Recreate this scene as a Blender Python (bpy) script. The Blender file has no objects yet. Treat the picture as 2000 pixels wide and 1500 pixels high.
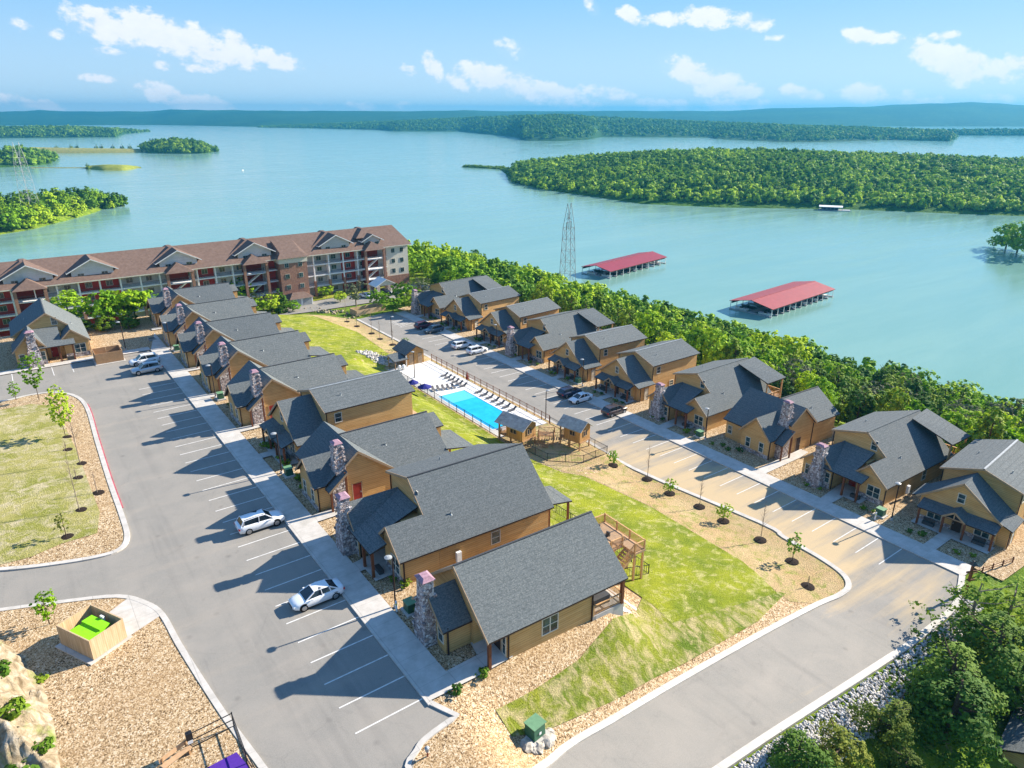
import bpy, bmesh, math, random
import numpy as np
from mathutils import Vector, Matrix, noise

R = math.radians
random.seed(7)
rng = np.random.default_rng(7)
sc = bpy.context.scene
col = sc.collection

# ------------------------------------------------------------------ camera
# world axes: X runs from the left parking lot towards the lake, Y along the two rows of cabins
F, HZ, CH = 1370.0, 222.0, 40.0
PITCH = math.atan((750 - HZ) / F)
HEAD = R(54.0)
cam = bpy.data.cameras.new("camera")
camo = bpy.data.objects.new("camera", cam)
col.objects.link(camo)
cam.sensor_width = 36.0
cam.lens = 36.0 * F / 2000.0
cam.clip_start, cam.clip_end = 1.0, 60000.0
camo.location = (0, 0, CH)
camo.rotation_euler = (R(90) - PITCH, 0, HEAD - R(90))
sc.camera = camo

# ------------------------------------------------------------------ light
SUN_AZ, SUN_EL = R(-6.8), R(27.5)      # angle in the ground plane from +X, elevation
sun = bpy.data.lights.new("sun", 'SUN')
sun.energy = 5.0
sun.angle = R(0.55)
sun.color = (1.0, 0.9, 0.76)
suno = bpy.data.objects.new("sun", sun)
col.objects.link(suno)
sd = Vector((math.cos(SUN_EL) * math.cos(SUN_AZ), math.cos(SUN_EL) * math.sin(SUN_AZ), math.sin(SUN_EL)))
suno.rotation_euler = sd.to_track_quat('Z', 'Y').to_euler()
suno.location = (200, 0, 200)

sc.view_settings.view_transform = 'Standard'
sc.view_settings.look = 'None'
sc.view_settings.exposure = 1.38
sc.view_settings.gamma = 1.0
sc.render.engine = 'CYCLES'
sc.cycles.max_bounces = 6
sc.cycles.diffuse_bounces = 3
sc.cycles.glossy_bounces = 3
sc.cycles.transmission_bounces = 4
sc.cycles.volume_bounces = 0
sc.cycles.transparent_max_bounces = 6
sc.cycles.use_denoising = True
sc.cycles.sample_clamp_indirect = 6.0

w = bpy.data.worlds.new("World")
sc.world = w
w.use_nodes = True
nt = w.node_tree
nt.nodes.clear()
def wn(t, **kw):
    n = nt.nodes.new(t)
    for k, v in kw.items(): setattr(n, k, v)
    return n
sky = wn('ShaderNodeTexSky', sky_type='NISHITA', sun_disc=False, sun_elevation=SUN_EL,
         sun_rotation=math.pi / 2 - SUN_AZ, altitude=300.0, air_density=1.0, dust_density=0.6, ozone_density=3.0)
tc = wn('ShaderNodeTexCoord')
bg = wn('ShaderNodeBackground')
out = wn('ShaderNodeOutputWorld')
SKY_STRENGTH = 0.080
bg.inputs[1].default_value = SKY_STRENGTH
def wmath(op, a, b=None, c=None, clamp=False):
    n = wn('ShaderNodeMath', operation=op); n.use_clamp = clamp
    for i, v in enumerate((a, b, c)):
        if v is None: continue
        if isinstance(v, (int, float)): n.inputs[i].default_value = v
        else: nt.links.new(v, n.inputs[i])
    return n.outputs[0]
# clouds: cumulus patches at given azimuth / elevation (degrees), soft edged by noise
sep = wn('ShaderNodeSeparateXYZ')
nt.links.new(tc.outputs['Generated'], sep.inputs[0])
azn = wmath('ARCTAN2', sep.outputs[1], sep.outputs[0])
eln = wmath('ARCSINE', sep.outputs[2])
nz = wn('ShaderNodeTexNoise'); nz.inputs['Scale'].default_value = 42.0; nz.inputs['Detail'].default_value = 8.0
nz.inputs['Roughness'].default_value = 0.62
nz2 = wn('ShaderNodeTexNoise'); nz2.inputs['Scale'].default_value = 11.0; nz2.inputs['Detail'].default_value = 4.0
mp = wn('ShaderNodeMapping'); mp.inputs['Scale'].default_value = (1, 1, 1.5)
nt.links.new(tc.outputs['Generated'], mp.inputs[0])
nt.links.new(mp.outputs[0], nz.inputs['Vector']); nt.links.new(mp.outputs[0], nz2.inputs['Vector'])
CLOUDS = [  # u, v, ru, rv (seen size, 2000 px picture), strength, tilt
 (205,50,75,34,1.15,.25),(300,62,90,40,1.2,.2),(385,90,85,36,1.1,.3),(455,105,60,26,1.,.25),(545,118,48,20,1.,.2),(465,85,42,22,.8,.4),
 (395,134,38,9,.7,.1),(318,128,18,9,.7,0),(193,153,34,9,.75,.05),(108,66,20,10,.5,0),(38,47,22,12,.5,.2),(210,100,26,8,.4,0),
 (325,188,62,22,1.0,.35),(405,204,48,18,1.0,.15),(75,203,45,11,.8,.1),(10,195,25,12,.6,0),
 (845,130,22,26,.85,.5),(975,155,85,28,1.1,.2),(1075,182,80,22,1.0,.2),(1185,178,50,14,.7,.1),(995,95,28,18,.55,.2),(900,155,30,18,.6,0),
 (1235,32,32,17,.95,.3),(1300,38,42,14,.9,.1),(1385,35,55,22,1.1,.1),(1460,42,45,17,.9,.1),(1155,12,14,12,.5,.5),
 (1350,145,55,28,1.1,.35),(1405,165,70,30,1.1,.2),(1450,180,35,24,.8,0),(1295,205,50,14,.8,.05),(1565,180,42,13,.7,.2),
 (1685,70,42,16,.95,.15),(1735,76,30,12,.8,0),(1848,70,32,11,.8,-.1),(1810,105,45,26,1.,.3),(1870,125,70,36,1.15,.3),(1950,140,40,22,.8,.1),
 (1690,183,55,19,.9,.1),(1770,195,60,16,.6,.05),(1990,125,34,24,.8,0),(1430,205,60,18,.8,0),(800,135,14,10,.35,0),(1520,75,18,6,.35,0),(1940,190,40,10,.5,0),(700,207,90,8,.3,0)]
acc = None
def dirang(u, v):
    x = (u - 1000) / F; y = -(v - 750) / F
    f = math.cos(PITCH) + y * math.sin(PITCH); zz = -math.sin(PITCH) + y * math.cos(PITCH)
    az = HEAD - math.atan2(x, f)
    return az, math.atan2(zz, math.hypot(x, f)), math.hypot(x, f)
for (u, v, ru, rv, st_, tilt) in CLOUDS:
    a0, e0, _ = dirang(u, v); a1, _, _ = dirang(u + ru, v); _, e1, _ = dirang(u, v - rv)
    ra, re = abs(a1 - a0) * 1.12, abs(e1 - e0) * 1.15
    da = wmath('MULTIPLY_ADD', azn, 1 / ra, -a0 / ra)
    de = wmath('MULTIPLY_ADD', eln, 1 / re, -e0 / re)
    de = wmath('MULTIPLY_ADD', da, -tilt * ra / re * 1.0, de)
    r2 = wmath('ADD', wmath('MULTIPLY', da, da), wmath('MULTIPLY', de, de))
    m = wmath('MULTIPLY_ADD', r2, -st_, st_)
    acc = m if acc is None else wmath('MAXIMUM', acc, m)
# general faint scatter of cloud all round the sky, so other directions are not empty
gen = wmath('MULTIPLY_ADD', nz2.outputs[0], 3.0, -2.0)
nn = wmath('MULTIPLY_ADD', nz.outputs[0], 3.9, -2.0)
dens = wmath('ADD', acc, nn)
dens = wmath('MULTIPLY', dens, 1.5, clamp=True)
veil = wmath('MULTIPLY_ADD', acc, .22, wmath('MULTIPLY_ADD', nz2.outputs[0], .5, -.2), clamp=True)
veil = wmath('MULTIPLY', veil, .35, clamp=True)
dens = wmath('MAXIMUM', wmath('SMOOTH_MIN', dens, .95, .1), veil)
# clear sky: nishita, eased towards the milky blue of the picture
gam = wn('ShaderNodeMix', data_type='RGBA')
gam.inputs[0].default_value = 0.92
nt.links.new(sky.outputs[0], gam.inputs[6])
ramp = wn('ShaderNodeValToRGB')
nt.links.new(wmath('MULTIPLY', eln, 2.0), ramp.inputs[0])
ramp.color_ramp.elements[0].color = (3.3, 4.3, 5.1, 1); ramp.color_ramp.elements[0].position = 0.0
ramp.color_ramp.elements[1].color = (.85, 1.9, 4.0, 1); ramp.color_ramp.elements[1].position = 0.85
e = ramp.color_ramp.elements.new(.3); e.color = (1.3, 2.95, 4.9, 1)
e = ramp.color_ramp.elements.new(.45); e.color = (1.35, 2.9, 5.0, 1)
nt.links.new(ramp.outputs[0], gam.inputs[7])
mixc = wn('ShaderNodeMix', data_type='RGBA')
nt.links.new(dens, mixc.inputs[0])
nt.links.new(gam.outputs[2], mixc.inputs[6])
cl = wn('ShaderNodeMix', data_type='RGBA')
nt.links.new(nz.outputs[0], cl.inputs[0])
cl.inputs[6].default_value = (4.2, 4.5, 5.1, 1); cl.inputs[7].default_value = (5.6, 5.6, 5.7, 1)
nt.links.new(cl.outputs[2], mixc.inputs[7])
nt.links.new(mixc.outputs[2], bg.inputs[0])
nt.links.new(bg.outputs[0], out.inputs[0])

# ------------------------------------------------------------------ terrain height
def lerp(a, b, t): return a + (b - a) * t
def sst(a, b, x):
    t = min(1.0, max(0.0, (x - a) / (b - a)))
    return t * t * (3 - 2 * t)
def itp(x, xs, ys):
    if x <= xs[0]: return ys[0]
    for i in range(1, len(xs)):
        if x <= xs[i]: return lerp(ys[i-1], ys[i], (x - xs[i-1]) / (xs[i] - xs[i-1]))
    return ys[-1]
WZ = -35.0
PX = [-80, 36, 40, 43, 60, 64.5, 103, 106, 115, 200, 240, 300]
PZ = [0, 0, -2.8, -3.2, -6.6, -7.5, -7.5, -8, -11, -35.5, -41, -42]
def hgt(s, t):
    z = itp(s, PX, PZ)
    # west grass island rises a little
    if s < 4 and t > 70: z += min(3.0, .07 * (4 - s)) * sst(70, 80, t) * (1 - sst(112, 120, t))
    # far end steps down to the apartment block and then to the lake
    if t > 156:
        n = sst(160, 190, t)
        z = lerp(z, min(z, -11.0), n)
    if t > 236:
        z = min(z, -11 - (t - 236) * .30)
    # flat pad cut into the slope for the pool and the play ground
    if 50 < s < 68 and 62 < t < 126:
        k = sst(50, 56, s) * sst(62, 67, t) * (1 - sst(121, 126, t))
        z = lerp(z, -7.05, k) if s < 66.5 else z
    # near end: cabins' plateau falls to the lane
    road = itp(s, [10, 20, 62, 76], [-1.0, -2.2, -7.3, -7.5])
    fs = sst(19.0, 23.0, s) * (1 - sst(66, 70, s))
    if t < 37 and fs > 0:
        wgt = min(1.0, max(0.0, (36.0 - t) / 7.0))
        wgt = wgt * .75 + .25 * wgt * wgt * (3 - 2 * wgt)
        z = lerp(z, road, wgt * fs)
    if t < 20 and s > 14:
        k = sst(14, 24, s)
        d = 20.0 - t
        lo = -min(d, 9) * .42 - max(0, min(d - 9, 60)) * .10
        z += lo * k * (1 - .6 * sst(76, 90, s))
    if s > 150: z += 0
    return z
def dirpx(u, v):
    x = (u - 1000) / F; y = -(v - 750) / F
    f = math.cos(PITCH) + y * math.sin(PITCH); zz = -math.sin(PITCH) + y * math.cos(PITCH)
    return (f * math.cos(HEAD) + x * math.sin(HEAD), f * math.sin(HEAD) - x * math.cos(HEAD), zz)
def at(u, v, z=None):
    """ground point seen at picture point (2000x1500); on the terrain, or on the level z"""
    d = dirpx(u, v)
    if z is not None:
        k = (z - CH) / d[2]
        return Vector((d[0] * k, d[1] * k, z))
    k = 30.0
    while k < 1500:
        if CH + d[2] * k <= hgt(d[0] * k, d[1] * k): break
        k += .5
    a, b = k - .5, k
    for _ in range(18):
        m = (a + b) / 2
        if CH + d[2] * m <= hgt(d[0] * m, d[1] * m): b = m
        else: a = m
    return Vector((d[0] * b, d[1] * b, hgt(d[0] * b, d[1] * b)))

# ------------------------------------------------------------------ materials
MATS = {}
class NT:
    def __init__(s, name, rough=.8, spec=.3):
        s.m = bpy.data.materials.new(name); s.m.use_nodes = True
        s.t = s.m.node_tree; s.b = s.t.nodes['Principled BSDF']
        s.b.inputs['Roughness'].default_value = rough
        s.b.inputs['Specular IOR Level'].default_value = spec
        s.c = s.t.nodes.new('ShaderNodeTexCoord')
    def n(s, t, ins={}, **kw):
        x = s.t.nodes.new(t)
        for k, v in kw.items(): setattr(x, k, v)
        for k, v in ins.items():
            if hasattr(v, 'links') or isinstance(v, bpy.types.NodeSocket): s.t.links.new(v, x.inputs[k])
            else: x.inputs[k].default_value = v
        return x
    def noise(s, scale, detail=4, vec=None, rough=.55, dist=0):
        return s.n('ShaderNodeTexNoise', {'Vector': vec or s.c.outputs['Object'], 'Scale': scale, 'Detail': detail, 'Roughness': rough, 'Distortion': dist}).outputs[0]
    def vor(s, scale, vec=None, out='Color', feat='F1', rnd=1.0):
        return s.n('ShaderNodeTexVoronoi', {'Vector': vec or s.c.outputs['Object'], 'Scale': scale, 'Randomness': rnd}, feature=feat).outputs[out]
    def ramp(s, fac, stops):
        r = s.n('ShaderNodeValToRGB', {0: fac}); el = r.color_ramp.elements
        while len(el) < len(stops): el.new(.5)
        for e_, (p, c) in zip(el, stops):
            e_.position = p; e_.color = (*c, 1) if len(c) == 3 else c
        return r.outputs[0]
    def mix(s, f, a, b, bt='MIX'):
        x = s.n('ShaderNodeMix', data_type='RGBA', blend_type=bt)
        for i, v in ((0, f), (6, a), (7, b)):
            if isinstance(v, bpy.types.NodeSocket): s.t.links.new(v, x.inputs[i])
            elif i == 0: x.inputs[0].default_value = v
            else: x.inputs[i].default_value = (*v, 1)
        return x.outputs[2]
    def math(s, op, a, b=0.0, clamp=False):
        x = s.n('ShaderNodeMath', {0: a, 1: b}, operation=op); x.use_clamp = clamp
        return x.outputs[0]
    def sepr(s, v): return s.n('ShaderNodeSeparateXYZ', {0: v}).outputs
    def mapv(s, scale=(1, 1, 1), rot=(0, 0, 0), loc=(0, 0, 0), vec=None):
        return s.n('ShaderNodeMapping', {0: vec or s.c.outputs['Object'], 1: loc, 2: rot, 3: scale}).outputs[0]
    def color(s, v):
        if isinstance(v, bpy.types.NodeSocket): s.t.links.new(v, s.b.inputs['Base Color'])
        else: s.b.inputs['Base Color'].default_value = (*v, 1)
    def bump(s, h, strength=.4, dist=.05):
        b = s.n('ShaderNodeBump', {'Height': h, 'Strength': strength, 'Distance': dist})
        s.t.links.new(b.outputs[0], s.b.inputs['Normal'])
def reg(k, t): MATS[k] = t.m; return t
def flat(k, c, rough=.7, spec=.3, var=.12, scale=3.0, metal=0.0):
    t = NT(k, rough, spec)
    n_ = t.noise(scale, 5)
    t.color(t.ramp(n_, [(.3, tuple(x * (1 - var) for x in c)), (.7, tuple(min(1, x * (1 + var)) for x in c))]))
    t.b.inputs['Metallic'].default_value = metal
    return reg(k, t)

# roof shingles
t = NT('shingles', .92, .15)
o = t.c.outputs['Object']
v1 = t.vor(8.5, t.mapv((1, 1, 2.2)), 'Color')
v1 = t.n('ShaderNodeRGBToBW', {0: v1}).outputs[0]
n1 = t.noise(11, 3); n2 = t.noise(.35, 3)
f = t.math('ADD', t.math('MULTIPLY', v1, .45), t.math('MULTIPLY', n1, .55))
c = t.ramp(f, [(.2, (.065, .078, .083)), (.52, (.122, .138, .144)), (.85, (.215, .23, .232))])
c = t.mix(t.math('MULTIPLY', n2, .35), c, (.105, .122, .132))
zz = t.sepr(o)[2]; crs = t.math('FRACT', t.math('MULTIPLY', zz, 4.6))
c = t.mix(1.0, c, t.ramp(crs, [(0, (.72, .72, .72)), (.18, (1, 1, 1))]), 'MULTIPLY')
rnd = t.n('ShaderNodeObjectInfo').outputs['Random']; c = t.mix(1.0, c, t.ramp(rnd, [(0, (.84, .86, .88)), (1, (1.12, 1.1, 1.06))]), 'MULTIPLY')
st_ = t.noise(.8, 5, t.mapv((1, 1, .25)), .7); c = t.mix(t.math('MULTIPLY', t.math('SUBTRACT', st_, .55, True), 1.6, True), c, (.08, .09, .095))
t.color(c); t.bump(f, .5, .02); reg('shingles', t)
# red-brown shingles of the apartment block
t = NT('brown_shingles', .9, .15)
c = t.ramp(t.noise(1.4, 6, rough=.7), [(.3, (.115, .076, .060)), (.7, (.195, .135, .108))])
t.color(c); reg('brown_shingles', t)
# cedar coloured lap siding
def siding(k, c0, c1, lap=.22):
    t = NT(k, .75, .25)
    z = t.sepr(t.c.outputs['Object'])[2]
    saw = t.math('FRACT', t.math('MULTIPLY', z, 1 / lap))
    n1 = t.noise(1.0, 4, vec=t.mapv((.6, .6, 5.0)))
    board = t.noise(1.0, 0, vec=t.mapv((.12, .12, 1 / lap)))
    c = t.ramp(t.math('ADD', t.math('MULTIPLY', n1, .6), t.math('MULTIPLY', board, .4)), [(.3, c0), (.7, c1)])
    line = t.ramp(saw, [(0.0, (.35, .35, .35)), (.12, (.8, .8, .8)), (.2, (1, 1, 1))])
    rnd = t.n('ShaderNodeObjectInfo').outputs['Random']; c = t.mix(1.0, c, t.ramp(rnd, [(0, (.92, .89, .86)), (1, (1.08, 1.08, 1.08))]), 'MULTIPLY')
    wth = t.noise(.5, 5, t.mapv((1, 1, .5)), .65); c = t.mix(t.math('MULTIPLY', t.math('SUBTRACT', wth, .5, True), 1.3, True), c, tuple(q * .62 for q in c0))
    t.color(t.mix(1.0, c, line, 'MULTIPLY')); t.bump(saw, .6, .02)
    return reg(k, t)
siding('siding', (.54, .32, .115), (.70, .46, .20))
siding('vinyl', (.52, .52, .50), (.64, .64, .62), .16)
# vertical board siding
t = NT('boards', .8, .2)
x, y, z = t.sepr(t.c.outputs['Object'])
saw = t.math('FRACT', t.math('MULTIPLY', t.math('ADD', x, y), 4.0))
c = t.ramp(t.noise(1.2, 4, vec=t.mapv((3, 3, .4))), [(.3, (.33, .17, .055)), (.7, (.5, .29, .11))])
t.color(t.mix(1.0, c, t.ramp(saw, [(0, (.4, .4, .4)), (.1, (1, 1, 1))]), 'MULTIPLY')); reg('boards', t)
t = NT('pale_boards', .8, .2)
x, y, z = t.sepr(t.c.outputs['Object'])
saw = t.math('FRACT', t.math('MULTIPLY', t.math('ADD', x, y), 6.5))
c = t.ramp(t.noise(1.2, 4, vec=t.mapv((6, 6, .4))), [(.3, (.42, .29, .16)), (.7, (.58, .44, .28))])
t.color(t.mix(1.0, c, t.ramp(saw, [(0, (.35, .35, .35)), (.12, (1, 1, 1))]), 'MULTIPLY')); reg('pale_boards', t)
flat('tan_wood', (.34, .20, .10)); flat('post_wood', (.16, .055, .022)); flat('deck_wood', (.47, .31, .18)); flat('rail_wood', (.52, .31, .14))
flat('trim', (.36, .25, .15)); flat('dark_trim', (.035, .02, .015)); flat('cream', (.62, .58, .48)); flat('white', (.75, .75, .74))
flat('red_paint', (.42, .035, .02)); flat('door_red', (.25, .02, .012)); flat('door_dark', (.04, .02, .014))
flat('grey_tin', (.30, .32, .33), .45, .5, .2, 2.0); flat('playroof', (.34, .35, .33), .6, .3, .3, 2.5)
flat('black', (.012, .012, .013), .5, .4); flat('dark_grey', (.05, .052, .055), .6, .4); flat('steel', (.32, .35, .36), .5, .5, metal=.4)
flat('green_box', (.035, .115, .065), .5, .4); flat('pale_green', (.13, .26, .14), .6); flat('yellow', (.62, .58, .12), .6)
flat('lime', (.22, .62, .012), .75, .2, .1); flat('purple', (.075, .028, .26), .9, .1, .1, 8); flat('umbrella_blue', (.008, .012, .16), .8)
flat('pink_stone', (.33, .20, .245), .8, .2, .3, 4); flat('brick', (.30, .165, .115), .85, .2, .25, 2.0); flat('dark_red', (.19, .030, .018), .8, .2, .15)
flat('tub_green', (.02, .16, .13), .6, .3); flat('mulch', (.028, .020, .016), .95, .1, .7, 9); flat('navy', (.012, .035, .085), .6)
flat('dark_interior', (.02, .02, .022), .8); flat('dark_earth', (.22, .15, .09), .95, .1, .4, 2)
flat('bark', (.10, .072, .05), .9, .1, .3, 6); flat('pale_bark', (.24, .19, .15), .9, .1, .3, 6)
flat('pylon_steel', (.13, .12, .13), .6, .4); flat('tyre', (.014, .014, .015), .9, .1); flat('rim', (.35, .36, .38), .3, .6, metal=.8); flat('tail_red', (.35, .01, .01), .3, .5)
flat('lamp_lens', (.75, .74, .68), .25, .5); flat('roof_red', (.24, .025, .04), .5, .4, .12, .6); flat('roof_pale_red', (.30, .05, .05), .5, .4, .12, .6)
def paint(k, c, metal=.2):
    t = NT(k, .28, .5); t.color(c); t.b.inputs['Metallic'].default_value = metal
    t.b.inputs['Coat Weight'].default_value = .6; t.b.inputs['Coat Roughness'].default_value = .08
    return reg(k, t)
paint('car_white', (.74, .76, .78), 0); paint('car_silver', (.42, .46, .50), .5); paint('car_red', (.10, .008, .02)); paint('car_navy', (.012, .022, .06))
paint('car_bluegrey', (.05, .085, .12)); paint('car_brown', (.06, .042, .04)); paint('car_black', (.014, .015, .022))
t = NT('glass', .06, .8); t.color((.012, .02, .028)); reg('glass', t)
t = NT('window_glass', .12, .7); t.color(t.ramp(t.noise(1.4, 2), [(.4, (.015, .03, .035)), (.65, (.06, .11, .12))])); reg('window_glass', t)
# field stone
def stone(k, scale, stops, rough=.85, b=.9, d=.06):
    t = NT(k, rough, .25)
    cc = t.n('ShaderNodeRGBToBW', {0: t.vor(scale)}).outputs[0]
    e_ = t.vor(scale, out='Distance', feat='DISTANCE_TO_EDGE')
    cr = t.ramp(cc, stops)
    gap = t.ramp(e_, [(0, (.42, .39, .37)), (.09, (1, 1, 1))])
    t.color(t.mix(1.0, cr, gap, 'MULTIPLY')); t.bump(t.ramp(e_, [(0, (0, 0, 0)), (.2, (1, 1, 1))]), b, d)
    return reg(k, t)
stone('stone', 4.4, [(.2, (.24, .20, .20)), (.42, (.42, .35, .34)), (.58, (.56, .52, .52)), (.72, (.72, .68, .66)), (.85, (.44, .33, .29))])
stone('riprap', 1.7, [(.25, (.20, .20, .21)), (.5, (.44, .44, .46)), (.75, (.62, .60, .58))], b=1, d=.3)
def pebbles(k, stops, sc_=7.0, big=.12):
    t = NT(k, .95, .1)
    P_ = t.n('ShaderNodeNewGeometry').outputs['Position']
    a_ = t.n('ShaderNodeRGBToBW', {0: t.vor(sc_, P_)}).outputs[0]
    a2 = t.n('ShaderNodeRGBToBW', {0: t.vor(sc_ * .42, P_)}).outputs[0]
    a_ = t.math('ADD', t.math('MULTIPLY', a_, .72), t.math('MULTIPLY', a2, .28))
    cr = t.ramp(a_, stops)
    n_ = t.noise(.16, 5, P_)
    cr = t.mix(t.math('MULTIPLY', t.math('SUBTRACT', n_, .45, True), 1.6, True), cr, (.40, .26, .13))
    t.color(cr); t.bump(a_, .7, .08); return reg(k, t)
pebbles('gravel', [(.24, (.07, .045, .025)), (.36, (.25, .165, .085)), (.52, (.42, .295, .165)), (.66, (.54, .405, .245)), (.78, (.66, .56, .42))], 13.0)
pebbles('pink_gravel', [(.26, (.12, .08, .06)), (.42, (.36, .26, .19)), (.56, (.52, .39, .31)), (.72, (.68, .55, .46))])
# asphalt, dusty
def asphalt(k, dust):
    t = NT(k, .93, .15)
    P_ = t.n('ShaderNodeNewGeometry').outputs['Position']
    fine = t.noise(16, 3, P_); n_ = t.noise(.22, 6, P_, .62, .5); n3 = t.noise(.5, 5, t.mapv((.10, .9, 1), (0, 0, .1), vec=P_), .6)
    c = t.ramp(fine, [(.3, (.205, .196, .176)), (.7, (.275, .262, .236))])
    ck = t.vor(.16, t.mapv((1, 1, 1), vec=t.mapv((1, 1, 1), vec=P_)), 'Distance', 'DISTANCE_TO_EDGE')
    wob = t.noise(1.3, 3, P_)
    ck = t.math('ADD', ck, t.math('MULTIPLY', t.math('SUBTRACT', wob, .5), .09))
    c = t.mix(t.math('MULTIPLY', t.math('SUBTRACT', 1.0, t.math('MULTIPLY', t.math('ABSOLUTE', ck), 110.0), True), .2), c, (.12, .115, .11))
    xx, yy, z_ = t.sepr(P_); sp = t.noise(.85, 2, P_)
    ty = t.noise(1.0, 4, t.mapv((.9, .035, 1), vec=P_), .6); c = t.mix(t.math('MULTIPLY', t.math('SUBTRACT', ty, .52, True), 2.2, True), c, (.17, .163, .15))
    oil = t.vor(.37, P_, 'Distance'); c = t.mix(t.math('MULTIPLY', t.math('SUBTRACT', .13, oil, True), 4.5, True), c, (.10, .096, .09))
    c = t.mix(t.math('MULTIPLY', t.math('SUBTRACT', sp, .70, True), 3.5, True), c, (.12, .115, .11))
    c = t.mix(t.math('MULTIPLY', t.math('SUBTRACT', n_, .40, True), 1.6, True), c, (.33, .30, .26))
    if dust:
        x, y, z = t.sepr(P_)
        # sand tracked over the near end of the lot
        m1 = t.math('SUBTRACT', 1.0, t.math('MULTIPLY', t.math('ABSOLUTE', t.math('SUBTRACT', y, 47.0)), 1 / 34.0), True)
        m1 = t.math('MULTIPLY', m1, t.math('SUBTRACT', 1.0, t.math('MULTIPLY', t.math('ABSOLUTE', t.math('SUBTRACT', x, 69.5)), 1 / 14.0), True)); m1 = t.math('POWER', m1, .6)
        d = t.math('MULTIPLY', t.math('SUBTRACT', t.math('ADD', n3, t.math('MULTIPLY', m1, .60)), .68, True), 3.4, True)
        c = t.mix(t.math('MULTIPLY', d, .8), c, (.52, .39, .22))
    else:
        d = t.math('MULTIPLY', t.math('SUBTRACT', n3, .54, True), 3.0, True)
        c = t.mix(t.math('MULTIPLY', d, .4), c, (.36, .31, .25))
    t.color(c); t.bump(fine, .3, .02); return reg(k, t)
asphalt('asphalt', False); asphalt('asphalt_sandy', True)
t = NT('concrete', .85, .25)
P_ = t.n('ShaderNodeNewGeometry').outputs['Position']
x, y, z = t.sepr(P_); jn = t.math('MINIMUM', t.math('FRACT', t.math('MULTIPLY', y, 1 / 1.6)), t.math('FRACT', t.math('MULTIPLY', x, 1 / 2.6)))
t.color(t.mix(1.0, t.ramp(t.noise(.9, 6, P_, .65), [(.3, (.40, .38, .34)), (.7, (.56, .53, .49))]), t.ramp(jn, [(0, (.62, .62, .62)), (.028, (1, 1, 1))]), 'MULTIPLY')); reg('concrete', t)
t = NT('pool_deck', .85, .25)
P_ = t.n('ShaderNodeNewGeometry').outputs['Position']
t.color(t.ramp(t.noise(.7, 6, P_, .6), [(.3, (.58, .56, .52)), (.7, (.74, .72, .68))])); reg('pool_deck', t)
t = NT('line_white', .85, .2); P_ = t.n('ShaderNodeNewGeometry').outputs['Position']; t.color(t.mix(t.math('MULTIPLY', t.math('SUBTRACT', t.noise(2.2, 6, P_, .7), .47, True), 3.2, True), (.66, .65, .62), (.36, .35, .33))); reg('line_white', t); flat('kerb_red', (.42, .10, .12), .85, .2, .35, 1.5)
# grass
def grass(k, a_, b_, bare, thr, streak=(1, 1, 1), rot=0.0, fine=(.55,)):
    t = NT(k, .95, .1)
    P_ = t.n('ShaderNodeNewGeometry').outputs['Position']
    n1 = t.noise(.22, 6, P_, .6); n2 = t.noise(.9, 6, t.mapv(streak, (0, 0, rot), vec=P_), .68, .6); n3 = t.noise(7, 4, P_, .7)
    c = t.mix(t.ramp(n1, [(.38, (0, 0, 0)), (.62, (1, 1, 1))]), a_, b_)
    c = t.mix(t.math('MULTIPLY', t.math('SUBTRACT', n2, thr, True), 5.0, True), c, bare)
    c = t.mix(.75, c, t.ramp(n3, [(.25, (.38, .38, .36)), (.5, (.95, .95, .95)), (.75, (1.45, 1.4, 1.3))]), 'MULTIPLY')
    t.color(c); t.bump(n3, 1.0, .2); return reg(k, t)
grass('lawn', (.15, .20, .018), (.27, .30, .022), (.46, .42, .18), .50, (.8, 1.2, 1), .3)
grass('lawn_far', (.22, .26, .012), (.30, .31, .018), (.36, .35, .06), .66, (.3, 1.5, 1), .2)
grass('rough_grass', (.11, .17, .018), (.25, .27, .03), (.44, .37, .19), .43, (1.2, .7, 1), .25)
grass('dry_grass', (.24, .25, .055), (.36, .33, .12), (.48, .42, .27), .46, (.8, .8, 1), 0)
grass('scrub_ground', (.08, .16, .012), (.20, .28, .02), (.36, .30, .17), .56)
grass('dirt', (.44, .31, .16), (.50, .38, .21), (.24, .27, .06), .49)
# leaves
def leaves(k, dark, mid, light, attr=False, tr=.25):
    t = NT(k, .75, .15)
    if attr:
        f_ = t.n('ShaderNodeAttribute', attribute_name='tint').outputs['Fac']
    else:
        f_ = t.n('ShaderNodeObjectInfo').outputs['Random']
    P_ = t.n('ShaderNodeNewGeometry').outputs['Position']
    n_ = t.noise(.55, 3, P_)
    f_ = t.math('ADD', t.math('MULTIPLY', f_, .65), t.math('MULTIPLY', n_, .5), True)
    c = t.ramp(f_, [(.18, dark), (.52, mid), (.92, light)])
    t.color(c)
    tl = t.n('ShaderNodeBsdfTranslucent', {'Color': c})
    mx = t.n('ShaderNodeMixShader', {0: tr, 1: t.b.outputs[0], 2: tl.outputs[0]})
    t.t.links.new(mx.outputs[0], t.t.nodes['Material Output'].inputs[0])
    return reg(k, t)
leaves('leaf_broad', (.07, .18, .010), (.20, .38, .012), (.44, .56, .02), tr=.35)
leaves('leaf_cedar', (.035, .11, .014), (.10, .20, .016), (.24, .33, .022), tr=.3)
leaves('leaf_bigcedar', (.018, .065, .012), (.05, .125, .014), (.13, .215, .02), tr=.2)
leaves('leaf_grey', (.07, .09, .055), (.13, .15, .085), (.17, .20, .09))
leaves('leaf_bright', (.13, .29, .012), (.24, .42, .018), (.42, .55, .03))
leaves('leaf_far', (.035, .12, .020), (.14, .29, .022), (.42, .58, .035), True, .3)
leaves('leaf_olive', (.06, .10, .012), (.12, .17, .02), (.20, .23, .03))
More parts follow.
